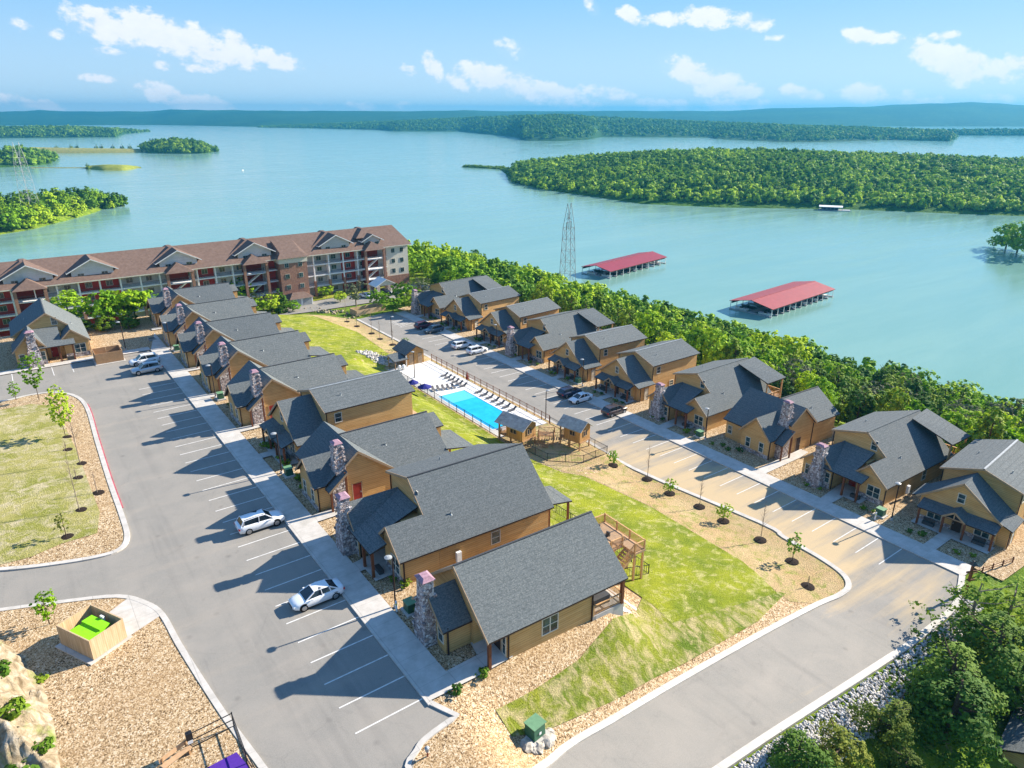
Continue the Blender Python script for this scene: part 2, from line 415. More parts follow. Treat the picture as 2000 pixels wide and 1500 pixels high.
# water
t = NT('water', .16, .5)
P_ = t.n('ShaderNodeNewGeometry').outputs['Position']
n1 = t.noise(.0035, 6, t.mapv((1, 3.4, 1), (0, 0, .5), vec=P_), .62, .8); n5 = t.noise(.03, 5, t.mapv((.5, 3.0, 1), (0, 0, .35), vec=P_), .6, .6)
n1 = t.math('ADD', t.math('MULTIPLY', n1, .65), t.math('MULTIPLY', n5, .35))
t.color(t.ramp(n1, [(.28, (.145, .295, .25)), (.5, (.175, .325, .28)), (.72, (.21, .36, .31))]))
t.t.links.new(t.ramp(n5, [(.35, (.07, .07, .07)), (.65, (.22, .22, .22))]), t.b.inputs['Roughness'])
wv = t.noise(.35, 5, t.mapv((1, 2.2, 1), (0, 0, .9), vec=P_), .6)
t.bump(wv, .14, .45); t.b.inputs['IOR'].default_value = 1.33; reg('water', t)
t = NT('pool_water', .05, .5)
P_ = t.n('ShaderNodeNewGeometry').outputs['Position']
t.color(t.ramp(t.noise(.8, 4, P_), [(.3, (.008, .36, .72)), (.7, (.015, .46, .82))])); t.bump(t.noise(2.5, 4, P_), .12, .1); reg('pool_water', t)
# distant woodland
def farwood(k, a_, b_, c_, s1, s2, bstr=.8, bd=6):
    t = NT(k, .95, .05)
    P_ = t.n('ShaderNodeNewGeometry').outputs['Position']
    n1 = t.noise(s1, 5, P_, .6); n2 = t.noise(s2, 4, P_, .65)
    c = t.mix(t.ramp(n1, [(.35, (0, 0, 0)), (.65, (1, 1, 1))]), a_, b_)
    c = t.mix(t.math('MULTIPLY', t.math('SUBTRACT', n2, .53, True), 4, True), c, c_)
    t.color(c); t.bump(n2, bstr, bd); return reg(k, t)
farwood('far_wood', (.012, .050, .020), (.028, .082, .024), (.07, .13, .03), .002, .03)
farwood('mid_wood', (.03, .09, .014), (.06, .14, .018), (.10, .17, .03), .01, .08, .9, 4)
t = NT('rock', .9, .2)
P_ = t.n('ShaderNodeNewGeometry').outputs['Position']
n1 = t.noise(1.1, 7, P_, .68, .8); n2 = t.noise(.45, 5, P_, .6)
c = t.ramp(n1, [(.3, (.12, .085, .045)), (.5, (.31, .25, .165)), (.7, (.47, .42, .34))])
c = t.mix(t.math('MULTIPLY', t.math('SUBTRACT', n2, .56, True), 7, True), c, (.17, .23, .03))
t.color(c); t.bump(n1, 1, .3); reg('rock', t)
M = MATS
# ------------------------------------------------------------------ mesh helpers
class MB:
    def __init__(s): s.v = []; s.f = []; s.mi = []
    def poly(s, pts, mi=0):
        n = len(s.v); s.v += [tuple(p) for p in pts]; s.f.append(list(range(n, n + len(pts)))); s.mi.append(mi)
    def solid(s, bot, top, mi=0, mside=None, mbot=None):
        """closed prism between two loops with the same number of points"""
        n = len(bot); b = len(s.v); s.v += [tuple(p) for p in bot] + [tuple(p) for p in top]
        s.f.append(list(range(b + n - 1, b - 1, -1))); s.mi.append(mi if mbot is None else mbot)
        s.f.append(list(range(b + n, b + 2 * n))); s.mi.append(mi)
        for i in range(n):
            j = (i + 1) % n
            s.f.append([b + i, b + j, b + n + j, b + n + i]); s.mi.append(mi if mside is None else mside)
        return s
    def slab(s, pts, th=.16, mi=0, mside=1):
        return s.solid([(p[0], p[1], p[2] - th) for p in pts], pts, mi, mside, mside)
    def box(s, x0, x1, y0, y1, z0, z1, mi=0):
        return s.solid([(x0, y0, z0), (x1, y0, z0), (x1, y1, z0), (x0, y1, z0)], [(x0, y0, z1), (x1, y0, z1), (x1, y1, z1), (x0, y1, z1)], mi)
    def cbox(s, c, d, mi=0):
        return s.box(c[0] - d[0] / 2, c[0] + d[0] / 2, c[1] - d[1] / 2, c[1] + d[1] / 2, c[2] - d[2] / 2, c[2] + d[2] / 2, mi)
    def frustum(s, c, d0, d1, z0, z1, mi=0):
        lo = [(c[0] + sx * d0[0] / 2, c[1] + sy * d0[1] / 2, z0) for sx, sy in ((-1, -1), (1, -1), (1, 1), (-1, 1))]
        hi = [(c[0] + sx * d1[0] / 2, c[1] + sy * d1[1] / 2, z1) for sx, sy in ((-1, -1), (1, -1), (1, 1), (-1, 1))]
        return s.solid(lo, hi, mi)
    def bar(s, p, q, w_, h_=None, mi=0):
        p, q = Vector(p), Vector(q); d = (q - p)
        if d.length < 1e-6: return s
        d.normalize(); up = Vector((0, 0, 1)) if abs(d.z) < .95 else Vector((1, 0, 0))
        a = d.cross(up).normalized() * (w_ / 2); b = a.cross(d).normalized() * ((h_ or w_) / 2)
        return s.solid([p - a - b, p + a - b, p + a + b, p - a + b], [q - a - b, q + a - b, q + a + b, q - a + b], mi)
    def tube(s, pts, rads, n=8, mi=0, cap=True):
        rings = []
        for i, p in enumerate(pts):
            p = Vector(p); q = Vector(pts[min(i + 1, len(pts) - 1)]); o_ = Vector(pts[max(i - 1, 0)])
            d = (q - o_).normalized(); up = Vector((0, 0, 1)) if abs(d.z) < .9 else Vector((1, 0, 0))
            a = d.cross(up).normalized(); b = a.cross(d).normalized(); b0 = len(s.v)
            for k in range(n):
                an = 2 * math.pi * k / n
                s.v.append(tuple(p + (a * math.cos(an) + b * math.sin(an)) * rads[i]))
            rings.append(b0)
        for r0, r1 in zip(rings, rings[1:]):
            for k in range(n):
                s.f.append([r0 + k, r0 + (k + 1) % n, r1 + (k + 1) % n, r1 + k]); s.mi.append(mi)
        if cap:
            s.f.append([rings[0] + k for k in range(n)]); s.mi.append(mi)
            s.f.append([rings[-1] + k for k in range(n)]); s.mi.append(mi)
        return s
    def ball(s, c, r, n=8, m=5, mi=0, jit=0.0, seed=0):
        rr = random.Random(seed); b = len(s.v)
        if isinstance(r, (int, float)): r = (r, r, r)
        for i in range(m + 1):
            th = math.pi * i / m
            for k in range(n):
                an = 2 * math.pi * k / n; q = 1 + rr.uniform(-jit, jit)
                s.v.append((c[0] + r[0] * math.sin(th) * math.cos(an) * q, c[1] + r[1] * math.sin(th) * math.sin(an) * q, c[2] + r[2] * math.cos(th) * q))
        for i in range(m):
            for k in range(n):
                s.f.append([b + i * n + k, b + i * n + (k + 1) % n, b + (i + 1) * n + (k + 1) % n, b + (i + 1) * n + k]); s.mi.append(mi)
        return s
    def flipy(s): s.v = [(x, -y, z) for x, y, z in s.v]; return s
    def build(s, name, mats, parent=None, loc=(0, 0, 0), rz=0.0, smooth=False, fix=True, bevel=0):
        me = bpy.data.meshes.new(name); me.from_pydata(s.v, [], s.f)
        if not isinstance(mats, (list, tuple)): mats = [mats]
        for m in mats: me.materials.append(M[m])
        me.polygons.foreach_set('material_index', [min(i, len(mats) - 1) for i in s.mi])
        if fix or bevel:
            bm = bmesh.new(); bm.from_mesh(me)
            bmesh.ops.remove_doubles(bm, verts=bm.verts, dist=1e-5)
            bmesh.ops.recalc_face_normals(bm, faces=bm.faces)
            if bevel: bmesh.ops.bevel(bm, geom=bm.edges[:], offset=bevel, segments=2, affect='EDGES', clamp_overlap=True)
            bm.to_mesh(me); bm.free()
        if smooth: me.polygons.foreach_set('use_smooth', [True] * len(me.polygons))
        ob = bpy.data.objects.new(name, me); col.objects.link(ob)
        ob.location = loc; ob.rotation_euler = (0, 0, rz)
        if parent: ob.parent = parent
        return ob
def tag(o, label=None, cat=None, group=None, kind=None):
    if label: o['label'] = label
    if cat: o['category'] = cat
    if group: o['group'] = group
    if kind: o['kind'] = kind
    return o
def thing(name, loc, rz, label, cat, group=None):
    o = bpy.data.objects.new(name, None); col.objects.link(o)
    o.location = loc; o.rotation_euler = (0, 0, rz); o.empty_display_size = .5
    return tag(o, label, cat, group)
def dup(root, loc, rz=0.0, label=None, group=None, scale=None):
    def cp(o, par):
        c = o.copy(); col.objects.link(c)
        if par: c.parent = par
        for ch in KIDS(o): cp(ch, c)
        return c
    r = cp(root, None); r.location = loc; r.rotation_euler = (0, 0, rz)
    if scale: r.scale = scale if hasattr(scale, '__len__') else (scale,) * 3
    if label: r['label'] = label
    if group: r['group'] = group
    return r
def KIDS(o): return [c for c in bpy.data.objects if c.parent == o] if not hasattr(o, 'children') else list(o.children)

# draped sheets ----------------------------------------------------
def drape(name, pts, off, mat, step=1.5, kind='structure', z=None, parent=None, thick=0.0):
    bm = bmesh.new()
    vs = [bm.verts.new((p[0], p[1], 0)) for p in pts]
    bm.faces.new(vs)
    xs = [p[0] for p in pts]; ys = [p[1] for p in pts]
    if z is None:
        for ax, lo, hi in ((0, min(xs), max(xs)), (1, min(ys), max(ys))):
            g = math.ceil(lo / step) * step
            while g < hi:
                co = (g, 0, 0) if ax == 0 else (0, g, 0); no = (1, 0, 0) if ax == 0 else (0, 1, 0)
                bmesh.ops.bisect_plane(bm, geom=bm.verts[:] + bm.edges[:] + bm.faces[:], plane_co=co, plane_no=no, dist=1e-4)
                g += step
    bmesh.ops.triangulate(bm, faces=bm.faces)
    for v in bm.verts: v.co.z = (hgt(v.co.x, v.co.y) if z is None else z) + off
    for f in bm.faces:
        f.normal_update()
        if f.normal.z < 0: f.normal_flip()
    me = bpy.data.meshes.new(name); bm.to_mesh(me); bm.free()
    me.polygons.foreach_set('use_smooth', [True] * len(me.polygons))
    me.materials.append(M[mat])
    o = bpy.data.objects.new(name, me); col.objects.link(o)
    if kind: o['kind'] = kind
    if parent: o.parent = parent
    return o
def smooth_path(pts, n=4):
    out = []
    P_ = [Vector(p) for p in pts]
    for i in range(len(P_) - 1):
        p0, p1, p2, p3 = P_[max(i-1, 0)], P_[i], P_[i+1], P_[min(i+2, len(P_)-1)]
        for k in range(n):
            t = k / n
            out.append(.5 * ((2 * p1) + (-p0 + p2) * t + (2*p0 - 5*p1 + 4*p2 - p3) * t*t + (-p0 + 3*p1 - 3*p2 + p3) * t**3))
    out.append(P_[-1]); return out
def resample(pts, d):
    out = [pts[0]]
    for a, b in zip(pts, pts[1:]):
        a, b = Vector(a), Vector(b); L = (b - a).length; n = max(1, int(L / d))
        for k in range(1, n + 1): out.append(a.lerp(b, k / n))
    return out
def ribbon(name, pts, w0, w1, top, bot, mat, step=1.2, kind='structure', label=None, cat=None, zf=None):
    """strip following the ground between offsets w0..w1 left of the path, a solid bar of given top/bottom heights"""
    P_ = resample([Vector((p[0], p[1], 0)) for p in pts], step); mb = MB(); n = len(P_); L = []
    for i in range(n):
        a = P_[max(i-1, 0)]; b = P_[min(i+1, n-1)]; d = (b - a).normalized(); nn = Vector((-d.y, d.x, 0))
        e0, e1 = P_[i] + nn * w0, P_[i] + nn * w1
        zz = (zf or hgt)(P_[i].x, P_[i].y)
        L.append([(e0.x, e0.y, zz + bot), (e1.x, e1.y, zz + bot), (e1.x, e1.y, zz + top), (e0.x, e0.y, zz + top)])
    b0 = 0
    for r in L: mb.v += r
    for i in range(n - 1):
        for k in range(4):
            a, b = i * 4 + k, i * 4 + (k + 1) % 4
            mb.f.append([a, b, b + 4, a + 4]); mb.mi.append(0)
    mb.f.append([0, 1, 2, 3]); mb.f.append([4*n-4, 4*n-3, 4*n-2, 4*n-1]); mb.mi += [0, 0]
    o = mb.build(name, mat)
    if kind: o['kind'] = kind
    if label: tag(o, label, cat)
    return o

# ------------------------------------------------------------------ cabins
# local frame of a cabin: x = depth away from the front, y = -b (b runs to the right seen from the front)
def L3(a, b, z): return (a, -b, z)
def win(par, a, b, z, w_, h_, face, double=False, name='window'):
    """window centred at (a,b,z); face 'f' looks to the front, 'r' right side, 'l' left side, 'k' rear"""
    fr, pn = MB(), MB(); d = .05
    def bx(m, u0, u1, z0, z1, d0, d1):
        if face in 'fk':
            sg = -1 if face == 'f' else 1
            xs = sorted((a + sg * d0, a + sg * d1)); m.box(xs[0], xs[1], -b + u0, -b + u1, z0, z1)
        else:
            sg = -1 if face == 'r' else 1
            ys = sorted((-b + sg * d0, -b + sg * d1)); m.box(a + u0, a + u1, ys[0], ys[1], z0, z1)
    W, Hh = w_ / 2, h_ / 2; t_ = .09
    bx(fr, -W - t_, W + t_, z - Hh - t_, z - Hh, 0, .07); bx(fr, -W - t_, W + t_, z + Hh, z + Hh + t_, 0, .07)
    bx(fr, -W - t_, -W, z - Hh, z + Hh, 0, .07); bx(fr, W, W + t_, z - Hh, z + Hh, 0, .07)
    bx(fr, -W, W, z - .03, z + .03, 0, .06)
    if double: bx(fr, -.05, .05, z - Hh, z + Hh, 0, .065)
    bx(pn, -W, W, z - Hh, z + Hh, 0, .03)
    f_ = fr.build(name, 'cream', par); pn.build('pane', 'window_glass', f_)
def door(par, a, b, z, face='f', mat='door_dark', w_=1.0):
    m, fr, hd = MB(), MB(), MB()
    if face == 'f':
        m.box(a - .06, a, -b - w_/2, -b + w_/2, z, z + 2.1); hd.box(a - .13, a - .06, -b + w_/2 - .16, -b + w_/2 - .08, z + .95, z + 1.1)
        fr.box(a - .09, a, -b - w_/2 - .1, -b - w_/2, z, z + 2.2); fr.box(a - .09, a, -b + w_/2, -b + w_/2 + .1, z, z + 2.2); fr.box(a - .09, a, -b - w_/2, -b + w_/2, z + 2.1, z + 2.2)
    else:
        m.box(a - w_/2, a + w_/2, -b - .06, -b, z, z + 2.1); hd.box(a + w_/2 - .16, a + w_/2 - .08, -b - .13, -b - .06, z + .95, z + 1.1)
        fr.box(a - w_/2 - .1, a - w_/2, -b - .09, -b, z, z + 2.2); fr.box(a + w_/2, a + w_/2 + .1, -b - .09, -b, z, z + 2.2)
    d = m.build('door', mat, par); hd.build('handle', 'steel', d); fr.build('door_frame', 'trim', d)
def post(par, a, b, z0, z1, w_=.22, mat='post_wood'):
    m = MB(); m.box(a - w_/2, a + w_/2, -b - w_/2, -b + w_/2, z0, z1); m.build('post', mat, par)
def spout(par, a, b, z0, z1):
    m = MB(); m.box(a - .05, a + .05, -b - .05, -b + .05, z0, z1); m.build('downspout', 'dark_trim', par)
def vent(par, a, b, z):
    m = MB(); m.tube([(a, -b, z - .15), (a, -b, z + .3)], [.06, .06], 8); m.tube([(a, -b, z - .12), (a, -b, z)], [.17, .1], 8)
    m.build('roof_vent', 'steel', par)
def chimney(par, a, b, z0, ztop, w0=1.7, w1=1.15, shoulder=None):
    m = MB(); sh = shoulder if shoulder is not None else z0 + (ztop - z0) * .45
    rr = random.Random(int(a * 100 + b * 10))
    lv = [(z0, w0 * 1.08), (z0 + (sh - z0) * .45, w0), (sh, w0 * .93), (sh + .5, w1 * 1.12), (ztop - .9, w1 * .96), (ztop - .35, w1 * .97), (ztop - .1, w1 * 1.1)]
    for (za, wa), (zb, wb) in zip(lv, lv[1:]): m.frustum((a, -b), (wa * .8, wa), (wb * .8, wb), za, zb)
    # corner stones standing proud
    for k in range(26):
        t_ = rr.random(); zz = z0 + .2 + t_ * (ztop - z0 - .6); ww = itp(zz, [q[0] for q in lv], [q[1] for q in lv])
        sx, sy = rr.choice((-1, 1)), rr.choice((-1, 1)); q = rr.uniform(.16, .3)
        m.cbox((a + sx * ww * .4, -b + sy * ww * .5, zz), (q, q, q * .8))
    c = m.build('chimney', 'stone', par)
    m = MB(); m.frustum((a, -b), (w1 * .98, w1 * 1.22), (w1 * .5, w1 * .65), ztop - .1, ztop + .12); m.build('chimney_cap', 'pink_stone', c)
def extr_a(m, prof, a0, a1):     # prof: [(b, z)]
    m.solid([L3(a0, b, z) for b, z in prof], [L3(a1, b, z) for b, z in prof])
def extr_b(m, prof, b0, b1):     # prof: [(a, z)]
    m.solid([L3(a, b0, z) for a, z in prof], [L3(a, b1, z) for a, z in prof])
def stone_base(par, segs, z0=-.1, h=.75):
    for (a0, b0, a1, b1) in segs:
        x0, x1 = sorted((a0, a1)); y0, y1 = sorted((-b0, -b1))
        m = MB(); m.box(x0 - .05, x1 + .05, y0 - .05, y1 + .05, z0, h); m.build('stone_base', 'stone', par)
RT = .16
class RB(MB):
    def bar(s, p, q, w_, h_=None, mi=0):
        m = MB(); MB.bar(m, p, q, w_, h_, mi); s.lst = getattr(s, 'lst', []) + [m]; return s
    def build(s, name, mats, parent=None, **k):
        for m in s.lst: m.build(name, mats, parent)
def railing(par, pts, z, h=1.0, posts=True, mat='rail_wood', name='railing', gap=.14):
    m = MB()
    for p, q in zip(pts, pts[1:]):
        (a0, b0), (a1, b1) = p, q; L = math.hypot(a1 - a0, b1 - b0)
        P0, P1 = Vector(L3(a0, b0, z)), Vector(L3(a1, b1, z))
        m.bar(P0 + Vector((0, 0, h)), P1 + Vector((0, 0, h)), .13, .05); m.bar(P0 + Vector((0, 0, .12)), P1 + Vector((0, 0, .12)), .06, .06)
        n = int(L / gap)
        for k in range(1, n):
            c = P0.lerp(P1, k / n); m.bar(c + Vector((0, 0, .12)), c + Vector((0, 0, h)), .04)
    m.build(name, mat, par)
    if posts:
        for (a, b) in pts: post(par, a, b, z - .1, z + h + .08, .13, mat)

def cabin_A(o):
    w_, zr, ze, af, ar = 5.1, 6.71, 2.71, -.27, 13.96; k = (zr - ze) / w_
    r = MB()
    for sg in (1, -1): r.slab([L3(af, 0, zr), L3(ar, 0, zr), L3(ar, sg * w_, ze), L3(af, sg * w_, ze)], RT)
    wb, wz, ww, wze, aw = -.76, 4.76, 2.62, 2.39, -2.39
    rf = r.build('roof', ['shingles', 'dark_trim'], o)
    r = MB()
    for sg in (1, -1): r.slab([L3(aw, wb, wz), L3(.25, wb, wz), L3(.25, wb + sg * ww, wze), L3(aw, wb + sg * ww, wze)], RT)
    r.build('wing_roof', ['shingles', 'dark_trim'], o)
    top = lambda b: zr - k * abs(b) - RT - .02
    m = MB()
    extr_a(m, [(-4.6, -3.4), (1.9, -3.4), (1.9, top(1.9)), (0, top(0)), (-4.6, top(4.6))], .3, 13.0)
    extr_a(m, [(1.9, -3.4), (4.62, -3.4), (4.62, top(4.62)), (1.9, top(1.9))], 1.71, 10.4)
    extr_a(m, [(1.9, 2.5), (4.62, 2.5), (4.62, top(4.62)), (1.9, top(1.9))], .3, 1.71)
    extr_a(m, [(1.9, 2.5), (4.62, 2.5), (4.62, top(4.62)), (1.9, top(1.9))], 10.4, 13.4)
    m.build('wall', 'siding', o)
    m = MB(); tw = lambda b: wz - (wz - wze) / ww * abs(b - wb) - RT - .02
    extr_a(m, [(-3.0, -.2), (1.5, -.2), (1.5, tw(1.5)), (wb, tw(wb)), (-3.0, tw(-3.0))], aw + .4, .28)
    m.build('front_wing', 'siding', o)
    # rake boards
    m = RB()
    for sg in (1, -1): m.bar(L3(af - .04, 0, zr - .12), L3(af - .04, sg * w_, ze - .12), .05, .24); m.bar(L3(aw - .04, wb, wz - .1), L3(aw - .04, wb + sg * ww, wze - .1), .05, .2)
    m.build('rake_board', 'trim', o)
    chimney(o, aw + .05, wb - .15, -.1, 6.0, 1.8, 1.2)
    win(o, aw + .4, .75, 1.5, .7, 1.5, 'f'); win(o, 5.9, 4.62, 1.3, 1.5, 1.5, 'r', True)
    door(o, 1.71, 3.3, .0, 'f', 'door_dark'); win(o, 1.71, 4.25, 1.1, .4, 1.9, 'f')
    post(o, .03, 4.7, -.1, ze - .1, .25); post(o, aw + .5, 1.7, -.1, tw(1.5), .12, 'dark_trim')
    spout(o, 1.8, 4.7, -.1, 2.7); spout(o, 10.35, 4.72, -.6, 2.7)
    # rear side porch on concrete, raised timber deck with stair
    m = MB(); m.box(10.42, 14.0, -4.75, -1.92, -3.4, -.05); m.build('porch_base', 'concrete', o)
    railing(o, [(10.5, 4.68), (13.85, 4.68), (13.85, 2.0)], -.02)
    post(o, 13.75, 4.68, -.1, 2.7, .28)
    m = MB(); m.box(11.2, 13.0, -4.0, -2.3, -.04, .75); h_ = m.build('hot_tub', 'dark_grey', o)
    m = MB(); m.box(13.0, 21.3, 1.7, 6.0, -.28, -.05); m.box(19.9, 21.3, 0, 1.7, -.28, -.05); m.build('deck', 'deck_wood', o)
    railing(o, [(13.6, -5.95), (17.2, -5.95), (21.2, -5.95), (21.2, -4.1), (21.2, -2.2), (21.2, -.1), (19.95, -.1)], -.05)
    railing(o, [(14.2, -1.75), (16.4, -1.75), (18.3, -1.75), (19.8, -1.75)], -.05)
    st_ = MB()
    for i in range(14):
        z_ = -.1 - (i + 1) * .21; x_ = 19.9 - i * .27; st_.box(x_ - .28, x_, .15, 1.4, z_ - .05, z_)
    for y_ in (.12, 1.45): st_.bar((19.9, y_, -.25), (16.1, y_, -3.1), .06, .3); st_.bar((19.9, y_, .95), (16.1, y_, -1.95), .1, .06)
    for i in range(25):
        x_ = 19.8 - i * .15; z_ = -.3 - i * .1125; st_.bar((x_, .12, z_), (x_, .12, z_ + 1.15), .04)
    st_.build('stair', 'rail_wood', o)
    for a, b in ((21.1, -5.8), (17.2, -5.8), (21.1, -2.2), (21.1, -.15), (20.0, -.15), (18.3, -1.8), (16.2, -.2)): post(o, a, b, -4.2, -.28, .18, 'rail_wood')
    rc = MB(); rc.box(af, ar, -.09, .09, zr - .01, zr + .05); rc.build('ridge_cap', 'dark_grey', rf)

def patio_roof(o, a0, b0, b1, z1, z0, depth=3.4):
    r = MB(); r.slab([L3(a0, b0, z1), L3(a0 + depth, b0, z0), L3(a0 + depth, b1, z0), L3(a0, b1, z1)], .15)
    r.build('patio_roof', ['shingles', 'dark_trim'], o)
    for b in (b0 + .3, b1 - .3): post(o, a0 + depth - .3, b, -3.3, z0 - .1, .2)

def cabin_B(o, left=(-5.06, 6.13), steep=False, rear=True, low=-.3, wing_top=5.12, lwin=False):
    zr, w_, ze, wu, a2, ar = 7.62, 5.71, 2.78, 2.98, -3.82, 13.3; k = (zr - ze) / w_; zu = zr - k * wu
    wl, zl = left; kl = (zr - zl) / -wl
    aw, bw, zw, wwl, wwr, zwl, zwe = -5.33, -3.01, wing_top, 2.86, 2.12, 2.82, 2.93
    r = MB()
    r.slab([L3(0, 0, zr), L3(ar, 0, zr), L3(ar, w_, ze), L3(a2, w_, ze), L3(a2, wu, zu), L3(0, wu, zu)], RT)
    r.slab([L3(0, 0, zr), L3(ar, 0, zr), L3(ar - 2.4, wl, zl), L3(0, wl, zl)], RT)
    r.slab([L3(a2, wu, zu), L3(.25, wu, zu), L3(.25, wu - 1.77, 3.43), L3(a2, wu - 1.77, 3.43)], RT)
    rf = r.build('roof', ['shingles', 'dark_trim'], o)
    rc = MB(); rc.box(0, ar, -.09, .09, zr - .01, zr + .05); rc.build('ridge_cap', 'dark_grey' if rear is False else 'shingles', rf)
    r = MB()
    kw = (zw - zwl) / wwl
    r.slab([L3(aw, bw, zw), L3(.25, bw, zw), L3(.25, bw - wwl, zwl), L3(aw, bw - wwl, zwl)], RT)
    r.slab([L3(aw, bw, zw), L3(.25, bw, zw), L3(.25, bw + wwr, zwe), L3(aw, bw + wwr, zwe)], RT)
    r.build('wing_roof', ['shingles', 'dark_trim'], o)
    r = MB(); z0_ = 5.0
    def zp(a): return 3.05 + (z0_ - 3.05) * (a + 5.58) / 5.83
    # porch roof; its back edge meets the tall gable, bending down softly over the entry
    A_ = [(-5.58, 2.98), (-3.9, 3.52), (-2.2, 4.08), (.25, z0_)]
    for (p, zp0), (q, zq0) in zip(A_, A_[1:]):
        b1 = 3.24 if q <= -3.5 else 1.35
        r.slab([L3(p, bw + .1, zp0), L3(q, bw + .1, zq0), L3(q, b1, zq0), L3(p, b1 if p > -4 else 3.24, zp0)], .14)
    r.build('porch_roof', ['shingles', 'dark_trim'], o)
    top = lambda b: (zr - k * b if b >= 0 else zr + kl * b) - RT - .02
    m = MB()
    extr_a(m, [(wl + .4, low), (5.3, low), (5.3, top(5.3)), (0, top(0)), (wl + .4, top(wl + .4))], .35, ar - 2.8)
    extr_a(m, [(0, low), (5.3, low), (5.3, top(5.3)), (0, top(0))], ar - 2.8, ar - .4)
    m.build('wall', 'siding', o)
    m = MB(); s2 = (zu - 3.43) / 1.77
    extr_a(m, [(1.6, low), (5.3, low), (5.3, top(5.3)), (wu, zu - RT - .02), (1.6, zu - s2 * (wu - 1.6) - RT)], a2 + .4, .33)
    m.build('front_room', 'siding', o)
    m = MB(); kr = (zw - zwe) / wwr
    extr_a(m, [(bw - 2.5, low), (bw + 1.8, low), (bw + 1.8, zw - kr * 1.8 - RT - .02), (bw, zw - RT - .02), (bw - 2.5, zw - kw * 2.5 - RT - .02)], aw + .4, .33)
    m.build('front_wing', 'siding', o)
    m = MB(); m.box(-1.6, .3, -1.58, 1.19, low, zp(-1.5) - .3); m.build('entry_wall', 'siding', o)
    m = RB()
    m.bar(L3(a2 - .04, wu, zu - .12), L3(a2 - .04, w_, ze - .12), .05, .24); m.bar(L3(a2 - .04, wu, zu - .12), L3(a2 - .04, wu - 1.77, 3.31), .05, .24)
    m.bar(L3(-.04, 0, zr - .12), L3(-.04, wu, zu - .12), .05, .24); m.bar(L3(-.04, 0, zr - .12), L3(-.04, wl, zl - .12), .05, .24)
    m.bar(L3(aw - .04, bw, zw - .1), L3(aw - .04, bw - wwl, zwl - .1), .05, .22); m.bar(L3(aw - .04, bw, zw - .1), L3(aw - .04, bw + wwr, zwe - .1), .05, .22)
    m.build('rake_board', 'trim', o)
    chimney(o, aw - .15, bw + .1, -.15, 6.1, 1.9, 1.15)
    win(o, .35, 1.05, 5.95, .75, 1.25, 'f'); win(o, a2 + .4, 3.9, 1.45, 1.6, 1.5, 'f', True)
    win(o, aw + .4, bw + 1.25, 1.5, .7, 1.4, 'f'); win(o, aw + .4, bw - 1.65, 1.5, .7, 1.4, 'f')
    win(o, 6.5, 5.3, 1.5, .9, 1.3, 'r')
    door(o, -1.6, .1, .02, 'f', 'door_red')
    for b in (.75, 2.75): post(o, -5.2, b, -.1, 2.85, .24)
    spout(o, aw + .5, bw + 1.95, -.1, 2.8); spout(o, a2 + .5, 5.4, -.1, 2.7); spout(o, .3, wl + .3, low, zl - .3)
    stone_base(o, [(a2 + .4, 1.7, a2 + .45, 5.25), (aw + .4, bw - 2.4, aw + .45, bw + 1.7)])
    m = MB(); m.cbox((-4.4, -2.2, .25), (.5, 1.2, .5)); m.build('porch_bench', 'dark_grey', o)
    vent(o, 2.6, 3.6, zr - k * 3.6); vent(o, 5.2, -3.2, zr - kl * 3.2)
    if not rear and low < -2: patio_roof(o, ar - .3, 1.6, 5.4, 3.0, 2.5, 2.9)
    if rear:
        kd = .36
        r = MB(); r.slab([L3(9.6, .9, zr - kd * .2), L3(ar + 1.6, .2, zr - .05), L3(ar + 2.4, 6.3, 5.35), L3(10.6, 6.3, 5.35)], .16)
        r.build('balcony_roof', ['shingles', 'dark_trim'], o)
        m = MB(); m.box(ar - 2.6, ar + 2.1, -6.1, -5.3, 1.9, 2.1); m.box(ar - .4, ar + 2.1, -5.3, -.4, 1.9, 2.1); m.build('balcony', 'deck_wood', o)
        railing(o, [(ar - 2.5, 6.0), (ar, 6.0), (ar + 2.0, 6.0), (ar + 2.0, 3.2), (ar + 2.0, .6)], 2.1, gap=.25)
        for a, b in ((ar - 2.3, 6.0), (ar + 1.95, 6.0), (ar + 1.95, 1.0)): post(o, a, b, low - 1, 5.4, .2, 'rail_wood')

